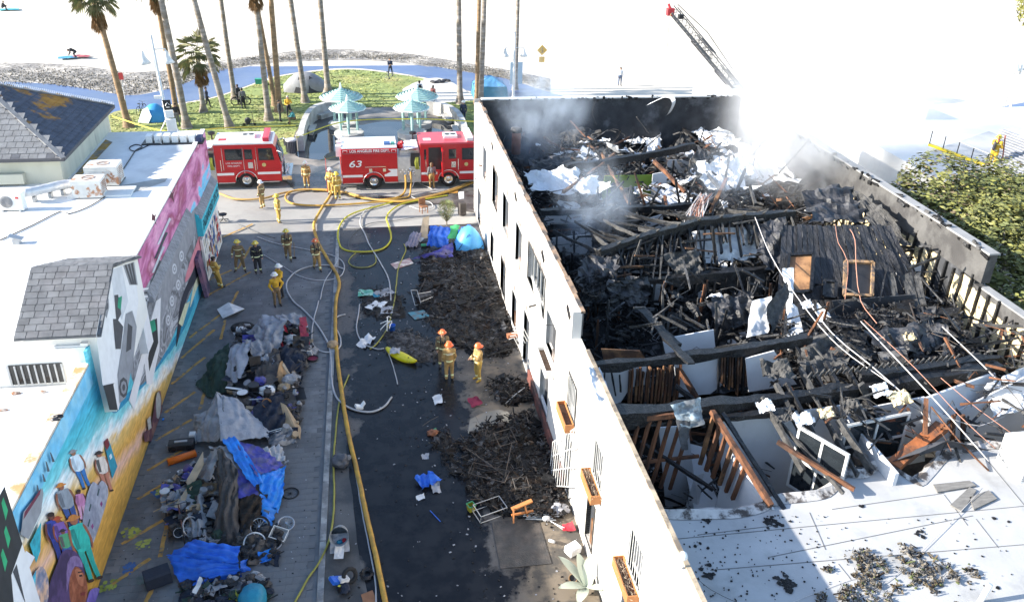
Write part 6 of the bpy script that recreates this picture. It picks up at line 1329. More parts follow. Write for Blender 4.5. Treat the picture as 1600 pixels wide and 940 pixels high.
# ---- things between the kerb and the puddle
t=thing('sack','round brown sack on the grey hose by the kerb','sack',at(520,543,0)); MB().blob((0,0,.18),(.24,.2,.2),.25,2,2,flat_below=0).build('sack_body',M_CARD,t,True)
t=thing('foam_container','white takeaway container tipped open in the puddle','container',at(561,637,.03),.3); MB().box((0,0,.06),(.3,.24,.1),M=Matrix.Rotation(R(25),3,'Y')).build('base',M_WHITEP,t); MB().box((.16,0,.12),(.26,.22,.04),M=Matrix.Rotation(R(-50),3,'Y')).build('lid',M_WHITEP,t)
t=thing('rubbish_sack','dark grey rubbish sack slumped on the hoses by the kerb','sack',at(533,727,0)); MB().blob((0,0,.22),(.34,.28,.28),.25,1.6,3,flat_below=0).build('sack_body',fab('sack_grey',(.07,.075,.09),.45),t,True); MB().blob((.28,.05,.3),(.1,.12,.1),.3,2,2).build('knot',fab('sack_grey2',(.16,.16,.17)),t,True)
t=thing('tipped_bin','tipped grey bin spilling rubbish beside the kerb','bin',at(532,858,.0)); Q=Matrix.Rotation(R(58),3,'X'); MB().lathe([(.0,0),(.24,0),(.26,.2),(.29,.75),(.31,.78)],20,(0,.5,.28),M=Q,cap=False).build('drum',fab('bin_grey',(.27,.29,.31),.6),t,True)
MB().cloth([(-.32,-.2,.05),(.3,-.2,.08),(.28,.2,.5),(-.28,.2,.5)],12,12,.1,3).build('liner_bag',F_LGREY,t,True); MB().cloth([(-.2,-.42,.02),(.1,-.45,.03),(.15,-.1,.3),(-.15,-.1,.3)],8,8,.05,3).build('paper_scrap',F_WHITE,t); MB().blob((0,-.02,.34),(.1,.08,.07),.2,2,2).build('blue_scrap',F_TEAL,t); MB().blob((.14,.02,.36),(.07,.09,.06),.2,2,2).build('red_scrap',F_RED,t)
tub(at(516,848,.0),.05,.05,.16,fab('can_green',(.25,.42,.25)),'small green can beside the tipped bin','can','can',lid=F_WHITE,tilt=(0,1.4),n=10); tub(at(514,905,.0),.05,.05,.16,fab('can_teal',(.2,.38,.33)),'small teal can beside the blue package','can','can',lid=F_WHITE,tilt=(0,1.2),n=10)
t=thing('discarded_package','blue and white package with a black wheel at the kerb','package',at(530,912,0),.5); MB().box((0,0,.16),(.55,.3,.12),M=Matrix.Rotation(R(28),3,'Y')).build('carton',F_BLUE,t); MB().box((.12,-.1,.22),(.3,.2,.12),M=Matrix.Rotation(R(20),3,'Y')).build('white_panel',F_WHITE,t); MB().tube([(.32+.2*math.cos(a*.5236),-.1+.06*math.sin(a*.5),.25+.22*math.sin(a*.5236)) for a in range(12)],.07,8,closed=True).build('wheel',M_TYRE,t,True); MB().blob((0,-.3,.1),(.2,.25,.1),.2,2,2).build('dark_cloth',F_NAVY,t)
tub(at(531,925,.05),.05,.05,.28,M_BLACK,'dark bottle with a yellow band by the blue package','bottle','bottle',lid=F_YEL,n=10)
board([(564,928,.03),(582,921,.03),(592,945,.03),(570,950,.03)],mat('redwood',(.26,.12,.06),.8,.2,3),'reddish brown board lying at the bottom edge')
t=thing('wire_coil','flattened grey lump of wire mesh beside the yellow hose','wire',at(573,897,.03)); mb=MB(); random.seed(9)
for k in range(14): mb.tube([(.2*math.cos(a*.7+k)*random.uniform(.6,1.2),.22*math.sin(a*.7+k)*random.uniform(.6,1.2),.02+.05*random.random()) for a in range(10)],.012,4)
mb.build('strands',M_DARKM,t)
# ================================================================== charred rubbish along the white wall
M_CHAR=mat('char',(.009,.009,.010),.6,.5,6,.7,22,spec=.25,col2=(.03,.03,.032),cscale=7,edge=(.5,.65)); M_CHAR2=mat('char_brown',(.020,.014,.011),.8,.4,5,.5,22,spec=.2); M_ASH=mat('ash',(.09,.09,.093),.95,.35,5,.3,20,col2=(.03,.03,.032),cscale=4); M_WIRE=mat('burnt_steel',(.05,.047,.045),.6,.3,6,col2=(.08,.055,.04),cscale=5)
def charfield(name,px_poly,n,hmax,label,seed=1,z=0.0,cell=.22,parent=None,mats=None,size=(.05,.3),kind='stuff',world=None,zf=None,bare=False):
    random.seed(seed); mats=mats or [M_CHAR,M_CHAR2,M_ASH,M_WIRE]
    pl=world or [tuple(at(*p,z))[:2] for p in px_poly]; xs=[p[0] for p in pl]; ys=[p[1] for p in pl]
    mb=MB(); nx=int((max(xs)-min(xs))/cell)+2; ny=int((max(ys)-min(ys))/cell)+2; hh={}
    cx_,cy_=sum(xs)/len(xs),sum(ys)/len(ys)
    def height(x,y):
        q=Vector((x*.8,y*.8,seed*3.3)); e=1.0
        return hmax*max(0,.45+.7*mnoise.noise(q)+.4*mnoise.noise(q*2.7)+.25*mnoise.noise(q*6.1))
    idx={}
    for i in range(nx):
        for j in range(ny):
            x,y=min(xs)+i*cell,min(ys)+j*cell
            if not bare and inside(x,y,pl):
                edge=not all(inside(x+a,y+b,pl) for a,b in ((cell*1.5,0),(-cell*1.5,0),(0,cell*1.5),(0,-cell*1.5)))
                jx,jy=x+random.uniform(-.4,.4)*cell,y+random.uniform(-.4,.4)*cell
                idx[i,j]=len(mb.v); mb.v.append((jx,jy,(zf(jx,jy) if zf else z)+(.005 if edge else .01+height(x,y)+random.uniform(0,.04))))
    for (i,j) in list(idx):
        q=[(i,j),(i+1,j),(i+1,j+1),(i,j+1)]
        if all(k in idx for k in q): mb.f.append(tuple(idx[k] for k in q)); mb.mi.append(0 if random.random() < .8 else random.choice((1,2)) % len(mats))
    k=0; tries=0
    while k < n and tries < n*20:
        tries +=1; x,y=random.uniform(min(xs),max(xs)),random.uniform(min(ys),max(ys))
        if not inside(x,y,pl) or (bare and mnoise.noise(Vector((x*1.3,y*1.3,seed)))+.5*mnoise.noise(Vector((x*3.7,y*3.7,2))) < .05): continue
        k +=1; s=random.uniform(*size)*(2.2 if random.random() < .12 else 1); zz=(zf(x,y) if zf else z)+height(x,y)+random.uniform(.0,.08)
        M=Matrix.Rotation(random.random()*6.3,3,'Z') @ Matrix.Rotation(random.uniform(-.7,.7),3,'Y'); q=random.random(); mi=random.choices(range(len(mats)),[6,2,1,1][:len(mats)])[0]
        if q < .5: mb.beam(Vector((x,y,zz))-M @ Vector((s,0,0)),Vector((x,y,zz))+M @ Vector((s,0,0)),random.uniform(.012,.05),random.uniform(.012,.04),mi)
        elif q < .85: mb.box((x,y,zz),(s*.7,s*random.uniform(.2,.6),s*random.uniform(.1,.35)),mi=mi,M=M)
        else: mb.tube([Vector((x,y,zz))+M @ Vector((s*1.5*(t-.5),s*.6*math.sin(t*4+k),.08*math.sin(t*7))) for t in (0,.25,.5,.75,1)],.008,3,min(3,len(mats)-1))
    return mb.build(name,mats,parent,False,label if not parent else None,'debris' if not parent else None,None,kind)
charfield('charred_debris',[(655,395),(720,380),(762,388),(785,440),(812,540),(800,560),(735,560),(690,530),(660,500),(645,460),(660,430)],1500,.26,'black mass of burnt belongings along the far part of the white wall',2)
charfield('charred_debris',[(720,690),(760,660),(830,645),(862,700),(885,790),(880,815),(800,815),(740,790),(715,740)],1200,.25,'black mass of burnt furniture along the near part of the white wall',3)
charfield('charred_debris',[(760,600),(795,588),(825,600),(828,630),(795,640),(765,620)],260,.2,'small burnt heap beside the white wall, between the two large ones',4)
charfield('charred_debris',[(595,520),(640,515),(690,540),(690,565),(640,572),(610,548)],520,.10,'grey gravelly ash spread beside the yellow kayak',5,mats=[M_ASH,M_CHAR,M_ASH,M_WIRE],size=(.02,.09))
charfield('charred_debris',[(670,690),(690,665),(720,690),(715,760),(690,720)],160,.06,'thin black litter at the edge of the puddle',6,size=(.03,.12))
charfield('charred_debris',[(560,455),(590,448),(630,460),(640,500),(590,500),(565,490)],160,.08,'wet black litter around the colourful papers',7,size=(.03,.14))
# scattered specks: ash and scraps all over the alley floor
random.seed(12); mb=MB()
for k in range(1500):
    x=random.uniform(-2.0,6.1); y=random.uniform(17,48); s=random.uniform(.01,.05)
    if random.random() > .3+.7*(x+2)/8: continue
    a=random.random()*3.1; mb.box((x,y,.016),(s*1.6,s,.012),rz=a,mi=0 if random.random() < .65 else 1)
for k in range(500):
    x=random.uniform(-8.6,-2.5); y=random.uniform(17,46); s=random.uniform(.008,.035); mb.box((x,y,.016),(s*1.6,s,.01),rz=random.random()*3,mi=0 if random.random() < .6 else 1)
mb.build('ash_specks',[M_CHAR,F_LGREY],None,False,'tiny ash specks and scraps scattered over the alley floor','litter',None,'stuff')
# kayak, chair, papers
t=thing('kayak','yellow plastic kayak half under wet rubbish','kayak',at(604,548,.0)); a=at(604,544,.1); b=at(650,565,.12); S=[]; rr=[]
for k in range(13): u=k/12; S.append((b-a)*u+Vector((0,0,.06+.12*(2*u-1)**4))); rr.append(.02+.24*math.sin(math.pi*min(1,.04+.92*u))**.7)
MB().tube(S,rr,12,flat=.7).build('hull',mat('kayak_yellow',(.62,.55,.01),.4,.12,3),t,True); MB().lathe([(.03,0),(.03,.02)],8,S[9]+Vector((0,-.08,.15))).build('port',M_BLACK,t); MB().cloth([S[4]+Vector((-.3,-.25,.18)),S[4]+Vector((.15,-.3,.15)),S[4]+Vector((.2,.25,.2)),S[4]+Vector((-.25,.2,.22))],9,9,.1,3).build('wet_cloth',F_LGREY,t,True);
t=thing('upturned_chair','white upturned plastic chair frame over the ash','chair',at(605,515,.1),.4)
for a,b in (((-.35,0,.1),(.3,.1,.35)),((-.1,-.2,.05),(.15,.25,.5)),((.0,-.25,.2),(.35,.2,.2)),((-.25,.2,.3),(.2,-.15,.45)),((.1,.25,.5),(.35,.3,.4))): MB().tube([a,((a[0]+b[0])/2,(a[1]+b[1])/2,(a[2]+b[2])/2+.08),b],.02,6).build('tube',M_WHITEP,t)
tub(at(613,516,0),.13,.15,.3,F_BLUE,'small blue bucket beside the white chair frame')
for k,(px,py,m,w,lab) in enumerate([(573,458,fab('papgreen',(.10,.40,.28),.6,(.3,.5,.42)),.45,'green printed sheet on the wet papers'),(600,458,F_GREY,.5,'grey panel right of the green sheet'),(588,478,F_WHITE,.5,'white crumpled papers below the green sheet'),(605,485,F_LGREY,.4,'grey crumpled papers at the lower right'),(588,462,F_TEAL,.22,'small blue wad on the papers')]):
    p=at(px,py,.05); mb=MB(); mb.cloth([(-w,-w*.7,0),(w,-w*.7,.02),(w*.9,w*.7,0),(-w*.9,w*.8,.02)],9,9,.07,3,seed=k); o=mb.build('wet_paper',m,None,True,lab,'paper','wet papers in the puddle'); o.location=p; o.rotation_euler[2]=k*.5
tarp([(555,540,.03),(575,522,.12),(587,528,.06),(570,545,.02)],F_WHITE,'black and white cloth crumpled in the puddle','cloth','cloth',seed=41,amp=.08,nu=9,nv=9)
board([(610,412,.03),(640,403,.04),(646,411,.04),(618,420,.03)],mat('poster_pink',(.42,.25,.24),.6,.3,3,col2=(.55,.5,.45),cscale=3),'pinkish poster lying flat in the wet','poster','poster'); board([(637,488,.04),(662,484,.1),(672,494,.06),(648,499,.04)],mat('poster_grey',(.14,.16,.17),.6,.3,3,col2=(.05,.2,.26),cscale=3),'grey poster board on the ash','poster','poster')
t=thing('metal_trolley','pale metal shelf frame fallen on the burnt heap','frame',at(655,468,.1),.5)
for a,b in (((-.5,-.4,0),(-.35,.2,.55)),((-.2,-.5,.0),(-.05,.1,.5)),((-.35,.2,.55),(-.05,.1,.5)),((-.5,-.4,0),(-.2,-.5,0)),((-.05,.1,.3),(.7,.0,.25)),((-.2,-.4,.1),(.6,-.3,.1))): MB().tube([a,b],.02,5).build('tube',M_GALV,t)
MB().box((.2,-.1,.2),(.7,.35,.08),rz=-.1).build('shelf',M_ASH,t)
# tents, board and shrub by the far end of the wall
tarp([(668,385,.1),(672,352,1.0),(704,356,.9),(700,388,.15)],F_BLUE,'royal blue tarp heap at the far end of the wall',seed=42,bulge=.35,amp=.14)
tarp([(640,405,.05),(668,398,.2),(708,378,.45),(708,402,.05)],F_INDIGO,'dark blue tarp spilling in front of the royal blue heap',seed=43,bulge=.15,amp=.1)
t=thing('dome_tent','light blue dome tent leaning on the white wall','tent',at(731,388,0)); mb=MB(); dome(mb,(-.75,-.05,0),(.85,.1,0),1.35,.75,seed=3); mb.build('shell',M_TSKY,t,True); MB().tube([(-.6,-.6,.2),(0,-.5,1.1),(.7,-.4,.3)],.02,5).build('pole',M_DARKM,t)
tarp([(704,352,.9),(718,352,.9),(716,375,.4),(700,372,.6)],fab('tent_green',(.05,.35,.12)),'green tent flap between the blue tents','cloth','cloth',seed=44,amp=.06,nu=8,nv=8)
tarp([(715,360,.8),(735,350,1.1),(742,362,.8),(720,378,.4)],F_BLUE,'blue tarp tied behind the light blue dome tent',seed=45,amp=.08)
board([(661,340,1.0),(671,337,1.0),(668,372,.1),(655,374,.08)],F_BEIGE,'tall pale board standing at the blue heap'); board([(645,372,.05),(657,378,.05),(663,372,.25),(655,368,.2)],F_WHITE,'white bent sheet at the foot of the pale board','sheet','sheet')
tarp([(632,385,.05),(645,362,.4),(660,365,.35),(650,386,.05)],fab('mauve',(.22,.21,.28)),'mauve grey blanket left of the pale board','cloth','blanket',seed=46,amp=.08,bulge=.15)
crate(at(668,383,.05),(.3,.2,.06),mat('pink_box',(.55,.14,.16),.7),'pink folder on the blue heap','folder','folder',.3); crate(at(662,384,.05),(.3,.2,.1),fab('grn2',(.05,.3,.15)),'green packet beside the pink folder','packet','packet')
t=thing('shrub','dry green conical shrub standing behind the blue tents','shrub',at(698,352,0)); mb=MB(); random.seed(77)
for k in range(2600):
    u=random.random()**.8; z=.25+1.25*u; r=(.55*math.sin(math.pi*min(1,.2+.8*(1-u)))**.8)*random.random()**.35; a=random.random()*6.28; p=Vector((r*math.cos(a),r*math.sin(a),z)); d=Vector((math.cos(a)*.6,math.sin(a)*.6,.8))*random.uniform(.05,.12); s=Vector((-math.sin(a),math.cos(a),0))*.014
    mb.add([p-s,p+s,p+d],[(0,1,2)],0 if random.random() < .75 else 1)
mb.build('foliage',[mat('shrub_green',(.15,.19,.07),.8,.3,4),mat('shrub_dry',(.26,.20,.10),.9,.3,4)],t); MB().tube([(0,0,0),(0,0,1.1)],[.05,.02],6).build('stem',M_TRUNK,t)
crate(at(722,335,0),(.4,.4,.8),F_BROWN,'brown bundle standing right of the shrub','bundle','bundle',.3); t=thing('chair','brown wooden chair behind the pale board','chair',at(662,332,0),.4); MB().box((0,0,.42),(.45,.42,.05)).build('seat',mat('redwood',(.26,.12,.06)),t); MB().box((0,.2,.68),(.45,.04,.42)).build('backrest',mat('redwood',(.26,.12,.06)),t)
for sx in (-.19,.19):
    for sy in (-.18,.18): MB().box((sx,sy,.2),(.04,.04,.4)).build('leg',mat('redwood',(.26,.12,.06)),t)
board([(716,300,.02),(725,299,.02),(725,310,.02),(717,311,.02)],F_WHITE,'white sheet of paper on the street by the wall','paper_sheet','paper'); board([(700,298,.03),(716,297,.03),(715,301,.03),(701,302,.03)],mat('orange_board',(.5,.25,.05),.7),'flat orange board on the street by the wall')
# near rubbish
tarp([(649,745,.12),(672,735,.3),(690,748,.2),(660,765,.05)],F_BLUE,'crumpled royal blue cloth at the puddle edge','cloth','cloth',seed=47,amp=.14,nu=10,nv=10); tarp([(672,755,.1),(686,745,.15),(690,768,.03),(678,770,.03)],F_LGREY,'pale rag beside the royal blue cloth','cloth','cloth',seed=48,amp=.08,nu=7,nv=7)
tarp([(650,775,.03),(662,770,.06),(664,778,.03),(652,782,.02)],F_WHITE,'small white scrap in the puddle below the blue cloth','scrap','scrap',seed=49,amp=.04,nu=5,nv=5); tarp([(674,618,.04),(690,616,.1),(692,630,.05),(680,632,.02)],F_WHITE,'white crumpled paper at the right edge of the puddle','paper','paper_sheet',seed=50,amp=.07,nu=7,nv=7)
tarp([(658,710,.03),(670,707,.05),(670,716,.03),(660,717,.02)],F_LGREY,'grey wire scrap in the puddle above the blue cloth','scrap','scrap',seed=51,amp=.05,nu=5,nv=5); MB().tube([at(672,797,.02),at(688,814,.02)],.015,5).build('blue_rod',F_BLUE,None,label='thin blue rod floating in the puddle',cat='rod')
t=thing('toy_basket','small green and yellow woven basket by the burnt frames','basket',at(736,797,0),.4); mb=MB()
for a,b in (((-.12,-.12),(.12,-.12)),((.12,-.12),(.12,.12)),((.12,.12),(-.12,.12)),((-.12,.12),(-.12,-.12))): mb.poly([(a[0]*.8,a[1]*.8,0),(b[0]*.8,b[1]*.8,0),(b[0],b[1],.26),(a[0],a[1],.26)],(0,0,.0))
mb.build('sides',F_YEL,t); MB().tube([(-.12,-.12,.26),(.12,-.12,.26),(.12,.12,.26),(-.12,.12,.26)],.025,5,closed=True).build('rim',fab('grn3',(.06,.32,.14)),t)
tarp([(730,622,.1),(745,618,.25),(755,630,.1),(738,638,.03)],F_CRIM,'dark red pattern cloth with a stick by the wall heap','cloth','cloth',seed=52,amp=.05,nu=7,nv=7); t=thing('burnt_toy','orange and black melted object at the puddle edge','debris',at(676,678,.0)); MB().blob((0,0,.08),(.2,.16,.12),.5,2,2,flat_below=0).build('lump',mat('melt_orange',(.25,.10,.05),.7,.4,6),t); MB().blob((.1,.1,.15),(.06,.05,.05),.4,2,1).build('green_bit',fab('grn4',(.05,.3,.16)),t)
def frame_box(p,w,d,h,rz,tilt,label,m=M_WIRE):
    t=thing('burnt_furniture',label,'metal frame',p,rz,'burnt metal frames'); t.rotation_euler=(tilt,0,rz); c=[(x,y) for x,y in ((-w,-d),(w,-d),(w,d),(-w,d))]
    for i in range(4):
        a,b=c[i],c[(i+1) % 4]
        MB().tube([(a[0],a[1],0),(b[0],b[1],0)],.016,5).build('rail',m,t); MB().tube([(a[0],a[1],h),(b[0],b[1],h)],.016,5).build('rail',m,t); MB().tube([(a[0],a[1],0),(a[0],a[1],h)],.016,5).build('upright',m,t)
frame_box(at(785,695,.1),.35,.3,.55,.3,.4,'burnt metal stool frame at the top of the near heap'); frame_box(at(765,800,.05),.5,.3,.3,.35,.1,'pale angular metal frame at the bottom of the near heap',M_GALV); frame_box(at(765,745,.1),.7,.25,.3,-.5,.3,'long burnt bed frame across the near heap'); frame_box(at(812,765,.1),.25,.22,.45,.1,.3,'small burnt chair frame beside the lattice'); frame_box(at(735,455,.1),.5,.3,.4,.3,.2,'burnt cot frame in the far heap')
for k,(a,b,r_,m,lab) in enumerate([((728,700,.3),(800,752,.1),.02,M_WIRE,'long burnt pole slanting over the near heap'),((800,690,.35),(785,765,.1),.018,M_WIRE,'upright burnt pole on the near heap'),((790,630,.1),(820,605,.35),.02,M_GALV,'pale pole by the small heap'),((740,480,.15),(800,452,.3),.018,M_WIRE,'burnt pole across the far heap'),((692,470,.2),(745,482,.2),.02,M_WIRE,'burnt pipe in the middle of the far heap'),((705,415,.4),(712,435,.1),.02,M_ASH,'ashy plank end in the far heap'),((752,560,.3),(800,545,.2),.04,M_CHAR,'black plank by the firefighters'),((660,665,.1),(685,650,.2),.012,M_WIRE,'thin bent wire at the puddle edge')]):
    MB().tube([at(*a),(at(*a)+at(*b))/2+Vector((0,0,.04)),at(*b)],r_,5).build('burnt_pole',m,None,label=lab,cat='pole',group='burnt poles')
# chair of orange wood, silver poles, red and white crutch, white carton, small bottles
t=thing('wooden_stool','overturned orange wooden stool at the bottom of the near heap','stool',at(812,812,.05),.2); M_OW=mat('orange_wood',(.45,.17,.05),.6,.15,3)
MB().beam((-.3,-.2,.12),(-.22,.05,.55),.05,.05).build('leg',M_OW,t); MB().beam((.25,-.05,.15),(.2,.1,.5),.05,.05).build('leg',M_OW,t); MB().beam((-.3,.0,.3),(.5,.05,.22),.07,.06).build('rail',M_OW,t); MB().box((.1,.1,.55),(.75,.16,.05),rz=.1,M=Matrix.Rotation(R(-14),3,'Y')).build('seat',M_OW,t)
random.seed(31)
for k in range(7):
    a=at(820+random.uniform(-4,6),797+k*2.2,.1); b=at(862+random.uniform(0,15),800+k*3-6,.15); MB().tube([a,b],.016,6).build('tent_pole',M_GALV,None,label='%s of the silver tent poles fanned out beside the stool' % ('topmost','second','third','middle','fifth','sixth','lowest')[k],cat='pole',group='silver tent poles')
MB().blob(at(875,795,.15),(.3,.25,.16),.4,2,3,seed=4,flat_below=0).build('foil_bundle',fab('foilb',(.3,.3,.32),.4),None,True,'crumpled dark plastic bundle beside the silver poles','bundle')
t=thing('umbrella','folded red and white umbrella lying at the wall foot','umbrella',at(856,812,.08)); a=at(856,812,.08)
for k in range(3): MB().tube([Vector((0,k*.04,0)),at(882,824+k*2,.06)-a],.012,5).build('rib',M_WHITEP,t)
MB().blob((-.05,.03,.05),(.13,.1,.1),.2,2,2).build('knob',F_WHITE,t,True); MB().cloth([at(878,818,.05)-a,at(895,815,.2)-a,at(900,828,.12)-a,at(880,830,.02)-a],8,8,.08,3).build('canopy',F_RED,t,True)
crate(at(894,862,0),(.42,.36,.3),F_WHITE,'white carton standing at the wall foot','carton','carton',.5,R(8)); tub(at(858,845,.05),.05,.05,.22,F_WHITE,'small white bottle on its side near the hatch','bottle','bottle',lid=F_WHITE,tilt=(1.2,.6),n=10); tub(at(897,905,0),.1,.13,.25,mat('terracotta',(.45,.28,.15),.8),'tipped pale planter at the foot of the big-leaved plant','plant_pot','pot',inner=M_BLACK,tilt=(.9,-.4))
t=thing('broad_leaf_plant','large-leaved plant with sunlight painted into its leaves at the wall foot','plant',at(918,920,0)+Vector((-.05,0,0))); M_LEAF=mat('sunlit_leaf',(.42,.46,.38),.45,.12,2)  # leaf colour paled to stand for direct sun on the leaves
for k,(az,L,el) in enumerate([(2.5,1.6,.9),(2.0,1.5,1.2),(3.4,1.2,.6),(1.2,1.4,1.3),(4.2,1.1,.5),(5.2,1.0,.8),(.3,.6,1.2)]):
    h=Vector((math.cos(az),math.sin(az),0)); s=Vector((-h.y,h.x,0)); P=[]
    for i in range(9):
        u=i/8; c=h*(L*math.cos(el)*u)+Vector((0,0,L*math.sin(el)*u-.5*L*u*u*.6+.1)); w=.17*math.sin(math.pi*min(1,.1+.9*u))**.8*(1 if u < .98 else .1); P.append([c-s*w+Vector((0,0,.03)),c,c+s*w+Vector((0,0,.03))])
    MB().grid(P).build('leaf',M_LEAF,t,True)
# ================================================================== burned building on the right
M_STUC=mat('facade_stucco',(.66,.63,.59),.85,.08,.8,.25,24,col2=(.50,.42,.37),cscale=.5,edge=(.58,.72))
M_SOOT=mat('soot_wall',(.035,.037,.042),.9,.4,1.2,.4,14,col2=(.10,.105,.115),cscale=.7,edge=(.5,.68))
M_DRY=mat('drywall',(.62,.63,.65),.9,.08,1.2,.1,10,col2=(.36,.36,.37),cscale=.6,edge=(.6,.75))
M_STUD=mat('scorched_stud',(.16,.066,.03),.75,.35,3,.3,20,stretch=(1,1,.3),col2=(.06,.03,.018),cscale=1.6,edge=(.45,.62))
M_LATH=mat('brown_lath',(.20,.10,.045),.8,.4,3,.3,20,col2=(.07,.035,.02),cscale=1.4)
M_CHARB=mat('charred_beam',(.009,.009,.010),.45,.5,5,.9,16,col2=(.026,.027,.03),cscale=8,edge=(.5,.66))
M_GREYB=mat('ashen_beam',(.07,.068,.066),.85,.35,4,.6,20,col2=(.04,.04,.04),cscale=5)
M_SHEET=mat('roof_membrane',(.68,.69,.70),.7,.08,1,.15,6,col2=(.30,.30,.31),cscale=.9,edge=(.6,.74))
M_PLYO=mat('scorched_ply',(.42,.22,.10),.8,.25,2,.1,20,col2=(.2,.1,.05),cscale=1.4)
M_INSUL=mat('insulation',(.58,.47,.27),.95,.2,3,.4,14,col2=(.70,.60,.40),cscale=2)
M_RSLAB=mat('soot_stucco',(.10,.098,.096),.9,.18,.9,.3,12,col2=(.055,.053,.053),cscale=.7)
M_GREEN=mat('green_wall',(.26,.36,.05),.8,.08,1.5)
M_CONCD=mat('floor_burnt',(.05,.048,.046),.9,.4,1.2,.4,12,col2=(.12,.11,.10),cscale=1)
M_FRAMEW=mat('window_white',(.62,.62,.60),.6,.1,3)
XW=6.2; XR=23.0; YB=50.8; ZP=6.85; ZL=5.85; YS=24.1; ZNR=4.1
bb_=thing('burned_building','burned-out white building, roof collapsed and beams charred black','building',(XW,24,0))
def bp(mb,name,m,parent=None,smooth=False,kind=None):
    o=mb.build(name,m,parent or bb_,smooth,kind=kind)
    o.matrix_parent_inverse=Matrix.Translation(-Vector(bb_.location)) if parent is None else Matrix.Identity(4)
    return o
def holed_wall(u0,u1,z0,z1,holes,place):
    """wall as blocks round its openings; place(u0,u1,z0,z1) -> (lo,hi)"""
    mb=MB(); us=sorted({u0,u1,*[h[0] for h in holes],*[h[1] for h in holes]}); us=[u for u in us if u0 <=u <=u1]
    for a,b in zip(us,us[1:]):
        hs=sorted([(h[2],h[3]) for h in holes if h[0] <=a and h[1] >=b]); z=z0
        for p,q in hs:
            if p > z: mb.bb(*place(a,b,z,p))
            z=q
        if z < z1: mb.bb(*place(a,b,z,z1))
    return mb
H_FAR=[(41.0,42.7,3.7,5.6),(41.9,43.2,.3,1.9),(37.3,39.1,3.7,5.6),(37.9,39.3,.3,2.0),(33.6,35.2,3.7,5.6),(34.4,35.7,.3,2.0),(28.5,32.1,4.3,5.9),(31.2,32.5,.05,2.6),(45.2,46.6,3.7,5.6),(47.6,48.8,.3,2.2),(26.2,27.9,3.5,5.0),(27.0,28.6,.1,2.4)]
H_NEAR=[(22.9,24.0,3.3,4.6),(22.9,23.9,.1,2.5),(19.3,20.4,3.3,4.6),(19.8,20.6,.6,2.3),(15.4,16.5,3.3,4.6),(15.6,16.6,.6,2.3)]
bp(holed_wall(YS,YB,0,ZP,H_FAR,lambda a,b,p,q: ((XW,a,p),(XW+.32,b,q))),'facade_wall',M_STUC)
bp(holed_wall(4,YS,0,ZL,H_NEAR,lambda a,b,p,q: ((XW+.004,a,p),(XW+.34,b,q))),'facade_wall',M_STUC)
# soot lining behind the facade and parapet cap with burnt, broken edge
mb=MB(); mb.bb((XW+.33,YS,5.95),(XW+.37,YB-.3,ZP-.02)); bp(mb,'soot_lining',M_SOOT)
mb=MB(); random.seed(4); y=YS
while y < YB:
    L=random.uniform(.5,1.4); mb.box((XW+.34+random.uniform(0,.03),y+L/2,ZP-.02),(random.uniform(.08,.22),L,.09)); y +=L
bp(mb,'scorched_coping',mat('coping_scorch',(.30,.20,.13),.85,.3,2,col2=(.05,.05,.05),cscale=1.2),kind='stuff')
mb=MB(); mb.bb((XW+.30,4,ZL),(XW+.42,23.3,ZL+.05)); bp(mb,'coping',mat('coping_tan',(.42,.34,.24),.85,.25,2,col2=(.16,.13,.10),cscale=1.5))
mb=MB(); mb.cloth([(XW+.1,22.2,ZL+.02),(XW+.5,22.3,ZL),(XW+.55,20.6,ZL-.35),(XW-.03,20.4,ZL+.04)],12,14,.09,3,seed=4); bp(mb,'torn_flashing',M_SHEET,smooth=True)
for y in (29.1,35.5,24.6,43):
    mb=MB(); mb.box((XW+.12,y,ZP-.25),(.35,.5,.16),M=Matrix.Rotation(R(25),3,'X')); bp(mb,'scupper',M_DARKM)
# windows and doors of the facade
random.seed(8)
for i,(a,b,p,q) in enumerate(H_FAR+H_NEAR):
    near=i >=len(H_FAR); mb=MB(); x=XW+.2
    mb.bb((x,a,p),(x+.03,b,q)); w=bp(mb,'window' if p > 1 else 'doorway',M_GLASS if i==6 else M_SOOT)
    fm=MB(); t_=.07
    for lo,hi in (((XW-.03,a-.06,p-.06),(XW+.12,a,q+.06)),((XW-.03,b,p-.06),(XW+.12,b+.06,q+.06)),((XW-.03,a,q),(XW+.12,b,q+.06)),((XW-.03,a,p-.06),(XW+.12,b,p))): fm.bb(lo,hi)
    bp(fm,'frame',M_FRAMEW if i % 3 else M_GREYB,w)
    if i==6:
        for k in range(1,5): bp(MB().bb((XW+.1,a+(b-a)*k/5-.02,p),(XW+.16,a+(b-a)*k/5+.02,q)),'glazing_bar',M_FRAMEW,w)
        for k in range(7): bp(MB().tube([(XW-.05,a+.1+k*.25,p-.1),(XW-.1,a+.5+k*.28,p+.75)],.02,5),'twisted_bar',M_FRAMEW,w)
    elif p > 1 and not near: bp(MB().bb((XW+.02,a,p),(XW+.1,a+(b-a)*random.uniform(.35,.8),p+.25+.4*random.random())),'broken_panel',mat('scorch_panel',(.34,.25,.22),.85,.25,2,col2=(.14,.12,.11),cscale=1.5),w)
    elif p < 1: bp(MB().bb((XW+.05,a,p),(XW+.11,a+(b-a)*random.uniform(.4,1),p+.6+.5*random.random())),'door_panel',random.choice([M_SOOT,M_LATH,M_DRY]),w)
    if near and p > 1:
        n=6
        for k in range(n): bp(MB().tube([(XW-.02,a+(b-a)*(k+.5)/n,p+.1),(XW-.02,a+(b-a)*(k+.5)/n,q)],.015,5),'window_bar',M_FRAMEW,w)
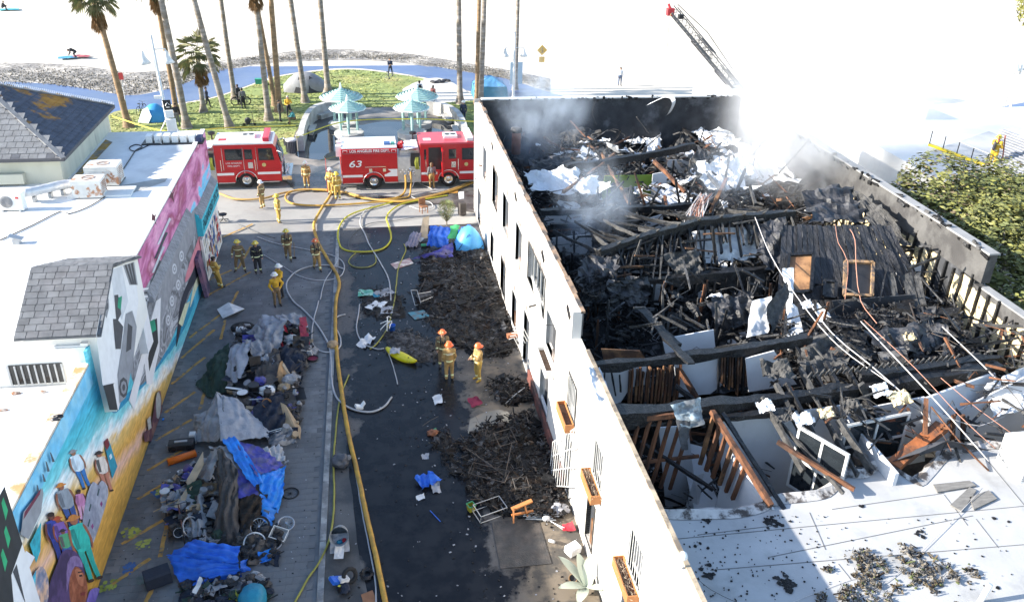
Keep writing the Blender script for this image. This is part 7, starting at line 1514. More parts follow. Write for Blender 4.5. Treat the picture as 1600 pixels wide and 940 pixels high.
# soot licks on the facade above openings are stains of their own shape
for a,b,p,q in H_FAR[:8]:
    mb=MB(); random.seed(int(a*7)); pts=[(XW-.004,a+.1,q+.07),(XW-.004,b-.1,q+.07)]+[(XW-.004,b-.1-(b-a-.2)*k/9,q+.1+random.uniform(.05,.6)) for k in range(1,9)]; mb.poly(pts); bp(mb,'soot_stain',mat('soot_stain',(.16,.14,.13),.9,.4,3,col2=(.4,.36,.33),cscale=2.5))
# planters under the near windows
for k,(y0,y1,m,lab) in enumerate([(26.3,28.0,M_FRAMEW,'grey'),(22.9,24.3,None,''),(19.3,20.6,None,''),(15.4,16.8,None,'')]):
    mm=m or mat('planter_orange',(.40,.17,.06),.7,.12,2); z=2.95; pl=thing('window_planter',['pale empty planter box on the sooty part of the wall','orange planter box above the leaning lattice','orange planter box with dead stems, second from the front','orange planter box with dead stems at the bottom edge'][k],'planter',(XW-.17,(y0+y1)/2,z),0,'window planters on the white wall'); L=(y1-y0)/2
    for lo,hi,nm in (((-.16,-L,0),(-.13,L,.32),'side'),((.13,-L,0),(.16,L,.32),'side'),((-.16,-L-.03,0),(.16,-L,.325),'end_panel'),((-.16,L,0),(.16,L+.03,.325),'end_panel'),((-.13,-L,0),(.13,L,.2),'soil')): MB().bb(lo,hi).build(nm,mm if nm !='soil' else mat('planter_soil',(.12,.075,.05),.95,.4,6,.6,30),pl)
    if k > 1:
        mb=MB(); random.seed(k)
        for q in range(110):
            p=Vector((random.uniform(-.12,.12),random.uniform(-L,L),.2)); mb.tube([p,p+Vector((random.uniform(-.1,.1),random.uniform(-.25,.25),random.uniform(.02,.16)))],.006,3)
        mb.build('dead_stems',mat('dead_stem',(.42,.34,.25),.9,.2,3),pl)
# leaning lattice
lt=thing('lattice_panel','white security lattice hanging askew from the wall','lattice',(XW-.1,21.6,0)); random.seed(2)
A=[onx(870,695,XW-.15),onx(897,670,XW-.1),onx(893,745,XW-.12),onx(860,765,XW-.5)]; A=[onx(864,690,6.0),onx(900,668,6.08),onx(893,760,6.05),onx(857,758,5.8)]
A=[Vector(q)-Vector(lt.location) for q in A]
for k in range(11): u=k/10; MB().tube([A[0].lerp(A[1],u),A[3].lerp(A[2],u)],.018,5).build('bar',M_FRAMEW,lt)
for v in (0,.33,.66,1): MB().tube([A[0].lerp(A[3],v),A[1].lerp(A[2],v)],.022,5).build('rail',M_FRAMEW,lt)
g=thing('security_gate','bent white gate bars sticking out of the sooty doorway','gate',(XW-.1,28,0)); random.seed(5)
for k in range(6): a=onx(812+k*3,545-k*3,6.1)-Vector(g.location); MB().tube([a,a+Vector((-.25,.2,.5)),a+Vector((-.45,.3+.1*k,.35))],.016,5).build('bar',M_FRAMEW,g)
crate(onx(800,538,5.95)-Vector((0,0,.1)),(.5,.25,.2),mat('copper_box',(.35,.14,.07),.6,.2,3),'rusty brown box on the heap at the wall','box','box',.2).location.z=.3
mb=MB(); t=.05
a=onx(850,655,6.1); b=onx(815,565,6.1); mb.bb((XW-.12,23.5,0),(XW-.02,30.8,.55)); bp(mb,'brick_plinth',mat('red_plinth',(.17,.06,.045),.8,.3,3,.3,20,col2=(.05,.03,.03),cscale=1))
mb=MB()
for k in range(3): mb.tube(spline([(XW-.005,19.4-.35*k+.16*math.sin(t*2.1+k),1.3+.16*t+.1*math.cos(t*3+k)) for t in range(8)],.06),.022,4,flat=1)
bp(mb,'spray_scribble',mat('graffiti',(.45,.52,.50),.8))
# ---- other outer walls
bp(holed_wall(XW+.32,XR,0,ZP+.15,[(8.5,10.5,1,2.5)],lambda a,b,p,q: ((a,YB,p),(b,YB+.3,q))),'back_wall',M_SOOT)
mb=MB(); mb.bb((XW,YB+.3,0),(XR+.3,YB+.34,ZP+.15)); bp(mb,'back_wall_render',M_STUC)
mb=MB(); mb.bb((XW+.4,YB-.06,ZP+.15),(XR,YB+.36,ZP+.22)); bp(mb,'coping',M_FRAMEW)
mb=MB(); mb.bb((XR,27,0),(XR+.3,YB,5.8)); bp(mb,'side_wall',M_SOOT)
mb=MB(); mb.bb((XR-.06,26.6,5.8),(XR+.32,YB+.2,7.0)); bp(mb,'parapet_slab',M_RSLAB)
mb=MB(); mb.bb((XR-.1,26.55,7.0),(XR+.36,YB+.2,7.07)); bp(mb,'coping',mat('coping_white',(.28,.28,.28),.8,.15,2))
mb=MB(); mb.bb((XR,4,0),(XR+.3,27,5.6)); bp(mb,'side_wall',M_RSLAB); mb=MB(); mb.bb((XR-.03,4,5.6),(XR+.34,26.6,5.66)); bp(mb,'coping',mat('coping_white',(.28,.28,.28),.8,.15,2))
random.seed(14); mb=MB()
for k in range(170):
    if k < 80: p=Vector((random.uniform(7,22.8),YB-random.uniform(-.05,.12),ZP+.12+random.uniform(-.06,.1)))
    else: p=Vector((XR-.08+random.uniform(-.05,.1),random.uniform(26.6,46),7.04+random.uniform(-.25,.1)))
    s_=random.uniform(.05,.3); mb.box(p,(s_ if k < 80 else .1,.1 if k < 80 else s_*1.6,random.uniform(.04,.16)),M=Matrix.Rotation(random.uniform(-.3,.3),3,'Y') @ Matrix.Rotation(random.uniform(-.3,.3),3,'X'),mi=random.choice((0,0,1)))
bp(mb,'charred_parapet_crust',[M_CHAR,M_ASH],kind='stuff')
# insulation bays and studs lining the right wall
random.seed(15); y=18.5
while y < 38:
    L=random.uniform(.5,.62); z0=3.2+random.uniform(-.2,.3); z1=(5.8 if y > 26 else 5.4)+random.uniform(-.5,.0)
    if not (28 < y < 29): mb=MB(); mb.cloth([(XR-.02,y+.05,z0),(XR-.02,y+L-.05,z0),(XR-.04,y+L-.05,z1),(XR-.04,y+.05,z1)],4,8,.05,3,seed=int(y*5),edge=.06); bp(mb,'insulation_batt',M_INSUL)
    mb=MB(); mb.beam((XR-.06,y,3.0),(XR-.06,y,z1+.25),.07,.12,segs=5,jag=.015); bp(mb,'wall_stud',M_CHARB); y +=L
# ---- floors
mb=MB(); mb.bb((XW+.34,6,.02),(XR,YB,.1)); bp(mb,'ground_slab',M_CONCD)
mb=MB(); mb.bb((XW+.4,29.4,2.85),(XR,37.2,3.05)); mb.bb((XW+.4,37.2,2.85),(10.4,YB,3.05)); mb.bb((16.2,37.2,2.85),(XR,YB,3.05)); mb.bb((10.4,44.5,2.85),(16.2,YB,3.05)); mb.bb((12.8,24.6,2.85),(XR,29.4,3.05)); bp(mb,'upper_floor',M_CONCD)
INM=[M_CHAR,M_CHAR2,M_ASH,M_DRY]
charfield('charred_debris',None,1100,.35,'',21,.1,.3,bb_,INM,(.06,.4),world=[(6.7,17.5),(14,17.5),(14,24),(6.7,24)]).matrix_parent_inverse=Matrix.Translation(-Vector(bb_.location))
charfield('charred_debris',None,1500,.6,'',22,3.05,.3,bb_,INM,(.08,.5),world=[(6.7,24.4),(16,24.4),(22.8,24.4),(22.8,37),(6.7,37)]).matrix_parent_inverse=Matrix.Translation(-Vector(bb_.location))
charfield('charred_debris',None,1800,.9,'',23,3.1,.35,bb_,[M_CHAR,M_ASH,M_DRY,M_CHAR2],(.08,.6),world=[(6.7,37.5),(10.2,37.5),(10.4,44.5),(16.2,44.5),(16.4,37.5),(22.8,37.5),(22.8,50.5),(6.7,50.5)]).matrix_parent_inverse=Matrix.Translation(-Vector(bb_.location))
# debris on the two black floor ledges seen at mid height
for wd_,n_,h_,sd_ in (([(7.2,30.5),(15.5,30.5),(15.5,36.5),(7.2,36.5)],700,1.5,31),([(15.5,32.5),(22.6,32.5),(22.6,42),(15.5,42)],700,1.7,32),([(6.8,25.0),(9.5,25),(9.5,29.4),(6.8,29.4)],300,1.3,33),([(8,44.8),(22,44.8),(22,50),(8,50)],500,1.6,34)):
    charfield('charred_debris',None,n_,h_,'',sd_,3.05,.3,bb_,[M_CHAR,M_CHAR2,M_ASH,M_GREYB],(.08,.5),world=wd_).matrix_parent_inverse=Matrix.Translation(-Vector(bb_.location))
charfield('charred_debris',[(1210,520),(1300,500),(1450,480),(1550,560),(1400,575),(1260,585)],1100,.4,'',25,4.7,.28,bb_,[M_CHAR,M_ASH,M_GREYB,M_WIRE],(.08,.6)).matrix_parent_inverse=Matrix.Translation(-Vector(bb_.location))
charfield('charred_debris',[(1330,335),(1390,350),(1440,420),(1500,500),(1470,505),(1410,430)],400,.35,'',26,4.2,.28,bb_,[M_CHAR,M_ASH,M_DRY,M_CHAR2],(.08,.5)).matrix_parent_inverse=Matrix.Translation(-Vector(bb_.location))
charfield('charred_debris',[(905,420),(945,400),(960,450),(930,475),(908,470)],260,.5,'',27,5.6,.2,bb_,[M_CHAR,M_CHAR,M_ASH,M_WIRE],(.06,.3)).matrix_parent_inverse=Matrix.Translation(-Vector(bb_.location))
# ---- main charred beams
def cb(a,b,w,h,m=M_CHARB,nm='charred_beam',jag=.025,segs=None,taper=1.0):
    a,b=Vector(a),Vector(b); mb=MB(); L=(b-a).length; n=segs or max(3,int(L/.3)); mb.beam(a,b,w,h,segs=n,jag=jag,taper=taper)
    if L > 4:          # long members sag and are eaten unevenly by the fire
        sg=L*random.uniform(.006,.018); ph=random.random()*9
        for i in range(len(mb.v)):
            t=(i//4)/n; c=a.lerp(b,t); q=Vector(mb.v[i]); k=.8+.5*mnoise.noise(Vector((t*L*.9,ph,0))); q=c+(q-c)*max(.45,k)+Vector((0,0,-sg*4*t*(1-t)+.05*mnoise.noise(Vector((t*L*.6,ph,4))))); mb.v[i]=tuple(q)
    return bp(mb,nm,m)
Z1=5.55
cb(at(845,332,Z1),at(1090,320,Z1),.35,.32); cb(at(885,262,Z1),at(1085,228,Z1+.3),.35,.4); cb(at(860,352,4.6),at(1010,345,4.6),.3,.3)
cb(at(900,445,Z1),at(1262,412,Z1),.4,.42); cb(at(905,425,Z1-1.2),at(1180,430,Z1-1.2),.3,.3)
cb(at(925,575,Z1),at(1265,530,Z1),.34,.36); cb(at(960,650,Z1),at(1562,573,Z1-.6),.5,.42,jag=.03); cb(at(965,662,Z1-.3),at(1240,640,Z1-.4),.3,.2)
cb(at(1340,590,Z1-.3),at(1565,560,Z1-.6),.35,.4)
for k in range(26):
    u=k/25; p=at(1262+u*230,590-u*28,Z1-.1); cb(p,p+Vector((.12,.0,.22)),.05,.05,M_GREYB,'bent_hanger',0,1)
# ridge with stubs of rafters
RID=[at(935,398,6.2),at(1010,372,6.5),at(1090,350,6.7),at(1160,342,6.75),at(1240,336,6.75)]
for a,b in zip(RID,RID[1:]): cb(a,b,.28,.42)
S=spline(RID,.45); random.seed(33)
for i,p in enumerate(S[::2]):
    d=Vector((random.uniform(-.3,.3),-1,-.75)); L=random.uniform(.5,2.6); cb(p,p+d*L,.06,.16,random.choice([M_CHARB,M_CHARB,M_GREYB]),'rafter',.02,None,.6)
    if i % 2: d=Vector((random.uniform(-.3,.3),1,-.7)); cb(p,p+d*random.uniform(.4,2.0),.06,.16,M_CHARB,'rafter',.02,None,.6)
    cb(p+Vector((0,0,.2)),p+Vector((.1,-.12,.34)),.14,.04,M_GREYB,'ridge_cleat',0,1)
# collapsed roof planes: rows of broken rafters with cross battens
random.seed(35); b2a,b2b=at(905,445,Z1),at(1255,414,Z1); b1a,b1b=at(850,332,Z1),at(1090,320,Z1)
for k in range(34):
    t=(k+random.uniform(-.3,.3))/34; p=samp(S,min(.99,max(0,t))); q=b2a.lerp(b2b,t); f=random.choice((1,1,.75,.5,.35)); e=p.lerp(q,f)+Vector((random.uniform(-.4,.4),0,-random.uniform(0,.9)*(1.2-f))); cb(p,e,.07,.17,random.choice([M_CHARB,M_CHARB,M_CHARB,M_GREYB]),'rafter',.02)
    if k % 2: q=b1a.lerp(b1b,t); e=p.lerp(q,random.choice((.3,.5,.8,1)))+Vector((random.uniform(-.4,.4),0,-random.uniform(0,.7))); cb(p,e,.07,.16,random.choice([M_CHARB,M_GREYB]),'rafter',.02)
for k in range(16):
    v=random.random(); t=random.random()*.8; a_=samp(S,t).lerp(b2a.lerp(b2b,t),v); b_=samp(S,t+.15).lerp(b2a.lerp(b2b,t+.15),v); cb(a_+Vector((0,0,.1)),b_+Vector((0,0,random.uniform(-.3,.2))),.09,.05,random.choice([M_CHARB,M_GREYB,M_LATH]),'batten',.02)
for k in range(26):
    x=random.uniform(7.3,17); y=random.uniform(25,31); cb((x,y,3.1),(x+random.uniform(-.5,.5),y+random.uniform(-.4,.4),random.uniform(4.4,6.0)),.08,.1,random.choice([M_CHARB,M_CHARB,M_STUD,M_GREYB]),'post',.015,None,.75)
# posts standing off the back beams
for a,b in [((942,320),(975,283)),((982,322),(986,290)),((1008,322),(992,270)),((1015,322),(1033,290)),((1062,318),(1055,280)),((1070,318),(1088,278)),((1078,318),(1070,288)),((935,320),(934,292)),((948,322),(949,296)),((1010,395),(1005,440)),((880,330),(862,310)),((1118,410),(1114,355)),((985,420),(1002,375)),((965,420),(945,440)),((1040,440),(1030,470))]:
    p=at(*a,Z1); q=ony(*b,p.y); cb(p,q,.10,.10,random.choice([M_CHARB,M_CHARB,M_GREYB,M_STUD]),'post',.015,None,.7)
# big leaning post
cb(at(1005,375,6.2),ony(1013,460,at(1005,440,5).y),.2,.22,M_CHARB,'post')
# stud walls: under beam two and further ones
def studs(yplane,x0,x1,ztop,zbot,n,mset,jag=.012,nm='wall_stud',brk=.3,w=.07,d=.11):
    for k in range(n):
        x=x0+(x1-x0)*k/(n-1)+random.uniform(-.05,.05); zb=zbot+(random.uniform(0,1)*(ztop-zbot)*.6 if random.random() < brk else 0); zt=ztop-(random.random()*.5 if random.random() < .2 else 0)
        mb=MB(); mb.beam((x,yplane,zb),(x+random.uniform(-.08,.08),yplane+random.uniform(-.05,.05),zt),w,d,segs=6,jag=jag,up=(0,1,0)); bp(mb,nm,random.choice(mset))
random.seed(40); y2=at(1050,430,Z1).y; studs(y2-.1,7.6,16.2,5.35,3.3,21,[M_CHARB,M_CHARB,M_CHARB,M_STUD,M_GREYB])
studs(y2+2.6,7.4,18,5.6,3.2,18,[M_CHARB,M_CHARB,M_GREYB],brk=.5); studs(y2+5.6,8,17,5.2,3.2,12,[M_CHARB,M_GREYB],brk=.6); studs(43.5,7,21,5.4,3.2,16,[M_CHARB,M_GREYB,M_STUD],brk=.6)
for zz in (4.5,): mb=MB(); mb.beam((7.4,y2-.16,zz),(16,y2-.16,zz),.06,.1,segs=14,jag=.02); bp(mb,'nogging',M_CHARB)
# white remnants seen through the studs
def wallpiece(pp,y,m,nm='drywall_panel',th=.05,parent=None):
    P=[ony(px,py,y) for px,py in pp]; mb=MB(); mb.poly(P,(0,th,0)); return bp(mb,nm,m)
wallpiece([(945,462),(972,460),(970,505),(948,502)],y2+.6,M_DRY); wallpiece([(1024,440),(1036,440),(1034,478),(1022,475)],y2+.4,M_DRY); wallpiece([(1090,455),(1104,455),(1102,468),(1092,466)],y2+.3,M_DRY)
wallpiece([(1080,365),(1110,355),(1112,400),(1086,410)],y2+3.2,M_GREYB,'panel'); wallpiece([(1110,345),(1190,350),(1185,400),(1130,400)],y2+3.6,M_GREYB,'panel'); wallpiece([(1125,432),(1195,425),(1195,445),(1128,452)],y2+.2,M_GREYB,'panel')
# bay two: wall under beam three: drywall, brown lath, drywall
y3=at(1050,555,Z1).y+.25
wallpiece([(932,582),(1010,572),(1012,600),(985,605),(970,628),(945,635)],y3,M_DRY); wallpiece([(1052,560),(1165,545),(1160,590),(1130,600),(1110,615),(1060,620)],y3,M_DRY); wallpiece([(1035,530),(1115,515),(1118,545),(1040,552)],y3+1.6,M_DRY); wallpiece([(1165,560),(1210,548),(1245,600),(1170,612)],y3-.3,M_DRY)
random.seed(44)
for k in range(16):
    px=985+k*5.2+random.uniform(-2,2); a=ony(px,578-k*.6+random.uniform(-6,6),y3-.06); b=ony(px-3-k*.3,632+random.uniform(-8,8),y3-.1); cb(a,b,.09 if k % 3 else .14,.06,M_STUD if k % 2 else M_LATH,'wall_stud',.012)
for k in range(12):
    px=1124+k*4.2; a=ony(px,552+random.uniform(-5,5),y3-.1); b=ony(px-2,610+random.uniform(-14,8),y3-.14); cb(a,b,.12,.05,M_LATH if k % 3 else M_CHARB,'lath',.015)
cb(at(1060,575,4.9),at(1088,620,4.0),.12,.14,M_STUD,'brace'); cb(at(1000,480,5.6),at(1080,568,5.8),.34,.1,M_CHARB,'fallen_plank'); cb(at(1010,490,5.4),at(1060,540,5.6),.2,.1,M_CHARB,'fallen_plank'); cb(at(1055,603,4.6),at(1085,625,4.2),.14,.14,M_CHARB,'fallen_plank')
for a,b in [((945,580),(942,620)),((955,580),(962,618)),((968,585),(970,612)),((930,580),(945,630))]: cb(ony(*a,y3-.2),ony(*b,y3-.2),.05,.05,M_CHARB,'hanging_lath',.01)
wallpiece([(940,545),(1000,548),(1010,562),(945,572)],y3+.3,M_BEIGE if 'M_BEIGE' in globals() else M_LATH,'subfloor')
# bay one: open stud frame with top plate under beam four, leaning partition to its right, white room behind
y4=at(1050,640,Z1).y-.15
cb(ony(965,656,y4),ony(1062,648,y4),.1,.16,M_STUD,'top_plate',.008)
for k in range(7): a=ony(982+k*16.5,660-k*1.2,y4); b=ony(1010-(6-k)*2.5+(k-3)*12.2,752+k*2.0,y4-.25); cb(a,b,.085,.10,M_STUD,'wall_stud',.008)
cb(ony(1000,722,y4-.15),ony(1092,712,y4-.15),.07,.1,M_STUD,'nogging',.006)
xp=at(1115,640,Z1-.2).x
pa=at(1112,642,Z1-.1); pb=at(1205,790,4.3); cb(pa,pb,.14,.16,M_STUD,'sloping_plate',.01); cb(pa+Vector((.35,0,-.1)),pb+Vector((.4,0,-.15)),.12,.08,M_CHARB,'sloping_plate',.02)
random.seed(46)
for k in range(6): u=.04+k*.11; p=pa.lerp(pb,u); cb(p,p+Vector((-.15,.1,-(1.9-.12*k))),.09,.12,M_STUD if k % 3 else M_LATH,'wall_stud',.01)
mb=MB(); mb.poly([pa.lerp(pb,.3)+Vector((.1,0,-.5)),pb+Vector((.05,0,-.1)),pb+Vector((-.1,.1,-3.6)),pa.lerp(pb,.3)+Vector((-.1,.1,-3.9))],(.06,0,0)); bp(mb,'drywall_panel',M_DRY)
wallpiece([(1122,655),(1268,640),(1268,790),(1130,770)],y4+.5,M_DRY); wallpiece([(1030,668),(1075,665),(1090,790),(1040,790)],y4+1.4,M_DRY); wallpiece([(1268,640),(1335,630),(1335,760),(1268,790)],y4+.6,M_DRY)
mb=MB(); q=at(1330,660,4.6); mb.bb((q.x,17.6,.1),(q.x+.12,y4+.5,4.6)); bp(mb,'drywall_panel',M_DRY)
mb=MB(); mb.poly([at(1060,690,2.5),at(1100,700,2.2),at(1125,800,1.2),at(1085,800,1.4)],(0,0,.05)); bp(mb,'fallen_drywall',M_DRY); mb=MB(); mb.poly([at(1085,745,2.6),at(1100,740,2.6),at(1090,800,1.2),at(1070,798,1.2)],(0,0,.05)); bp(mb,'fallen_drywall',M_DRY)
mb=MB(); mb.bb((6.56,17.4,.1),(10.2,17.5,3.95)); bp(mb,'inner_wall',M_DRY); mb=MB(); mb.bb((10.2,16.4,.1),(15.5,16.5,3.95)); bp(mb,'inner_wall',M_DRY)
for a,b,w in [((1000,690,4.2),(1115,765,3.6),.1),((1090,640,5.2),(1100,668,4.8),.1)]: cb(at(*a),at(*b),w,w,M_CHARB,'fallen_plank',.012)
tq=MB(); tq.cloth([at(1046,632,5.95),at(1094,620,6.0),ony(1099,662,y4-.45),ony(1066,672,y4-.5)],14,14,.12,2.5,seed=8); bp(tq,'hung_sheet',mat('blue_grey_sheet',(.36,.44,.48),.5,.15,2,.2,8,col2=(.12,.13,.14),cscale=1.5),smooth=True)
tq=MB(); tq.cloth([ony(1056,655,y4-.4),ony(1078,655,y4-.4),ony(1074,700,y4-.45),ony(1064,702,y4-.45)],6,12,.09,3,seed=9); bp(tq,'hung_rag',M_SOOT,smooth=True)
# window frames standing inside
def inner_window(px,py,y,w,h,rz=0.0,m=M_FRAMEW):
    c=ony(px,py,y); wo=MB().bb((-w/2,.03,-h/2),(w/2,.05,h/2)).build('inner_window',M_GLASS,bb_); wo.matrix_parent_inverse=Matrix.Translation(-Vector(bb_.location)); wo.location=c; wo.rotation_euler[2]=rz
    for lo,hi in (((-w/2,0,-h/2),(-w/2+.08,.08,h/2)),((w/2-.08,0,-h/2),(w/2,.08,h/2)),((-w/2+.08,0,h/2-.08),(w/2-.08,.08,h/2)),((-w/2+.08,0,-h/2),(w/2-.08,.08,-h/2+.08)),((-.04,0,-h/2+.08),(.04,.078,h/2-.08)),((-w/2+.08,0,-.04),(-.04,.076,.04)),((.04,0,-.04),(w/2-.08,.076,.04))): MB().bb(lo,hi).build('frame',m,wo)
inner_window(1275,735,18.6,1.7,2.2,R(-62)); inner_window(1365,690,19.6,2.4,1.7,R(10)); inner_window(983,262,47.5,4.6,1.6,0)
# charred joists sloping over the right-hand rooms
random.seed(48)
JO=[((1250,575),(1340,742)),((1268,570),(1362,738)),((1290,565),(1385,735)),((1212,600),(1272,715)),((1228,598),(1300,735)),((1318,570),(1392,690)),((1190,620),(1255,735)),((1345,600),(1362,640)),((1240,540),(1300,640)),((1310,655),(1362,735)),((1195,535),(1240,590)),((1170,545),(1215,590)),((1335,640),(1372,655))]
for a,b in JO: cb(at(*a,5.4),at(*b,4.3),.11,.2,random.choice([M_CHARB,M_CHARB,M_GREYB]),'joist',.02)
for a,b,m in [((1200,640),(1318,770),M_GREYB),((1215,690),(1335,765),M_STUD),((1220,625),(1325,618),M_STUD),((1275,505),(1410,600),M_LATH),((1310,520),(1420,590),M_GREYB),((1360,555),(1440,545),M_GREYB)]: cb(at(*a,5.0),at(*b,4.4),.09,.12,m,'loose_timber',.015)
cb(at(1395,728,4.2),at(1472,665,4.6),.42,.2,mat('orange_beam',(.36,.12,.04),.6,.25,3,.3,12,col2=(.10,.05,.03),cscale=1.5),'fallen_beam',.012); cb(at(1445,690,4.4),at(1447,622,5.3),.12,.12,M_STUD,'post',.01)
# right-hand white rooms: walls
mb=MB(); mb.poly([at(1440,625,5.1),at(1555,582,4.9),at(1560,600,4.4),at(1480,705,3.0),at(1445,700,2.8)],(0,.08,0)); bp(mb,'drywall_panel',M_DRY)
wallpiece([(1340,640),(1445,620),(1445,720),(1345,740)],20.6,M_DRY); wallpiece([(1455,635),(1500,665),(1470,705),(1452,690)],19.9,M_DRY); wallpiece([(1490,645),(1600,590),(1600,700),(1490,705)],20.8,M_DRY)
for px in (1490,1505): cb(ony(px,648,19.8),ony(px-2,700,19.8),.09,.1,M_STUD,'wall_stud',.008)
mb=MB(); mb.cloth([at(1545,600,4.9),at(1620,560,5.2),at(1620,640,4.4),at(1550,650,4.3)],14,14,.3,1.2,seed=12,edge=.2); bp(mb,'crumpled_membrane',M_SHEET,smooth=True)
# loose insulation, lumps and ducts
for px,py,z,m,w in [(1255,660,5.3,M_SHEET,.3),(1195,640,5.4,M_SHEET,.25),(1405,628,5.2,M_INSUL,.35),(1375,615,5.3,M_SHEET,.28),(1290,650,5.2,M_INSUL,.22),(1260,480,5.6,M_SHEET,.2),(1420,530,5.4,M_INSUL,.2),(1215,585,5.4,M_GREYB,.5),(1330,640,5.2,M_GREYB,.3),(1225,655,5.2,M_GREYB,.3)]:
    p=at(px,py,z); mb=MB(); mb.cloth([p+Vector((-w,-w*.8,0)),p+Vector((w,-w*.7,.1)),p+Vector((w*.9,w*.8,.2)),p+Vector((-w*.9,w,.1))],10,10,w*.45,1.6/w,seed=px); bp(mb,'crumpled_piece',m,smooth=False)
mb=MB(); mb.lathe([(.22,0),(.22,.25),(.15,.26),(.13,.1)],14,at(1342,722,4.2),cap=False); bp(mb,'melted_fitting',M_WIRE)
# ---- sloping roof piece with two windows
T0,T1,B1,B0=at(1222,352,6.75),at(1392,352,6.75),at(1448,462,4.75),at(1212,505,4.55)
random.seed(52); n=22
for k in range(n):
    u0,u1=k/n,(k+.97)/n; a,b,c,d=T0.lerp(T1,u0),T0.lerp(T1,u1),B0.lerp(B1,u1),B0.lerp(B1,u0); dz=random.uniform(-.03,.04)
    e=random.uniform(0,.06); mb=MB(); P=[]
    for i in range(9):
        v=i/8; P.append([(a.lerp(d,v))+Vector((0,random.uniform(-.02,.02),dz+random.uniform(-.02,.03))),(b.lerp(c,v))+Vector((0,random.uniform(-.02,.02),dz+random.uniform(-.02,.03)))])
    mb.grid(P); bp(mb,'roof_board',mat('charred_shingle',(.012,.013,.016),.5,.5,3,.8,14,stretch=(3,.6,.6),col2=(.03,.03,.034),cscale=3))
nrm=(T1-T0).cross(B0-T0).normalized(); nrm=nrm if nrm.z > 0 else -nrm
def on_slope(px,py,off=.06):
    w=Vector(_ray(px,py)); o=Vector((0,0,CAM_H)); t=(T0+nrm*off-o).dot(nrm)/w.dot(nrm); return o+w*t
def slope_window(q,inner,frame,nm):
    P=[on_slope(*p,.10) for p in q]; mb=MB(); mb.poly(P,nrm*.03); w=bp(mb,nm,inner); n=len(P)
    for i in range(n): bp(MB().beam(P[i]+nrm*.06,P[(i+1) % n]+nrm*.06,.12,.14,up=nrm),'frame',frame,w)
slope_window([(1232,400),(1270,398),(1266,456),(1243,458),(1228,440)],M_PLYO,M_CHARB,'boarded_window'); slope_window([(1320,410),(1363,412),(1361,464),(1318,462)],M_BLACK,mat('scorched_frame',(.33,.20,.10),.8,.3,4,col2=(.10,.08,.07),cscale=3),'roof_window'); slope_window([(1287,440),(1305,442),(1304,466),(1286,464)],M_GREYB,M_CHARB,'small_vent')
# cheek wall below the slope
wallpiece([(1300,470),(1430,460),(1440,498),(1310,505)],at(1360,490,4.6).y,M_SOOT,'cheek_wall'); wallpiece([(1400,412),(1440,415),(1435,455),(1402,450)],at(1420,440,4.8).y+.4,M_DRY)
for px,dx in ((1388,8),(1410,14),(1428,8)): mb=MB(); mb.cloth([on_slope(px,430,.2),on_slope(px+dx,425,.2),on_slope(px+dx+14,490,.15),on_slope(px+10,492,.1)],5,8,.05,3,seed=px); bp(mb,'peeled_sheet',M_GREYB)
# white sheets hanging left of the slope
for q,sd,m in [([(1175,470,5.9),(1205,463,6.0),(1200,520,5.0),(1165,528,4.9)],3,M_SHEET),([(1222,420,6.2),(1240,418,6.2),(1238,500,5.2),(1228,470,5.5)],4,M_SHEET),([(1228,470,5.5),(1246,480,5.5),(1262,548,4.7),(1230,545,4.8)],5,M_SHEET),([(1276,475,5.3),(1296,490,5.2),(1305,512,4.9),(1278,508,4.9)],6,M_SHEET),([(1195,480,5.9),(1228,440,6.1),(1232,460,5.8),(1205,520,5.1)],7,M_GREYB)]:
    mb=MB(); mb.cloth([at(*p) for p in q],9,14,.12,2.2,seed=sd); bp(mb,'hanging_sheet',m,smooth=True)
# ---- back part: white sheets, green wall, pipes
wallpiece([(945,275),(1022,273),(1018,314),(940,312)],43.0,M_GREEN,'painted_wall'); wallpiece([(1020,272),(1042,268),(1040,330),(1016,320)],42.6,M_DRY); wallpiece([(1042,250),(1082,250),(1082,270),(1044,272)],45.5,M_DRY); wallpiece([(915,268),(935,266),(930,285),(912,285)],45,M_DRY); wallpiece([(850,335),(910,333),(908,352),(852,352)],38.6,M_DRY); wallpiece([(862,372),(930,365),(925,395),(880,400)],35.0,M_DRY); wallpiece([(1000,345),(1035,335),(1040,372),(1008,375)],38.5,M_DRY)
random.seed(60)
WS=[((820,275,5.6),(905,268,5.8),(910,300,5.4),(835,305,5.3),1),((892,295,5.7),(925,275,6.0),(958,300,5.6),(920,305,5.5),2),((948,200,4.6),(975,182,5.0),(980,215,4.5),(950,215,4.4),3),((970,200,4.6),(1025,200,4.6),(1030,225,4.3),(975,225,4.3),4),((1000,192,4.8),(1050,185,5.2),(1055,200,4.9),(1005,205,4.6),5),((1058,180,5.2),(1120,172,5.6),(1118,215,4.6),(1065,210,4.6),6),((1080,205,4.8),(1140,205,4.8),(1160,230,4.5),(1100,228,4.5),7),((1015,215,4.4),(1035,205,4.8),(1032,235,4.2),(1012,240,4.2),8),((930,215,4.4),(950,213,4.4),(948,225,4.2),(935,226,4.2),9),((1120,260,5.4),(1160,235,5.8),(1165,290,5.0),(1130,300,5.0),10),((860,220,4.4),(920,215,4.4),(915,240,4.2),(865,245,4.2),11),((1085,262,5.6),(1120,250,5.6),(1135,290,5.0),(1110,300,5.0),12),((1150,225,5),(1230,235,5),(1250,290,4.6),(1160,280,4.6),13)]
for a,b,c,d,sd in WS:
    mb=MB(); mb.cloth([at(*a),at(*b),at(*c),at(*d)],14,14,.38 if sd < 3 else .3,1.1,seed=sd+20,edge=.25); bp(mb,'roof_membrane_sheet',M_SHEET,smooth=False)
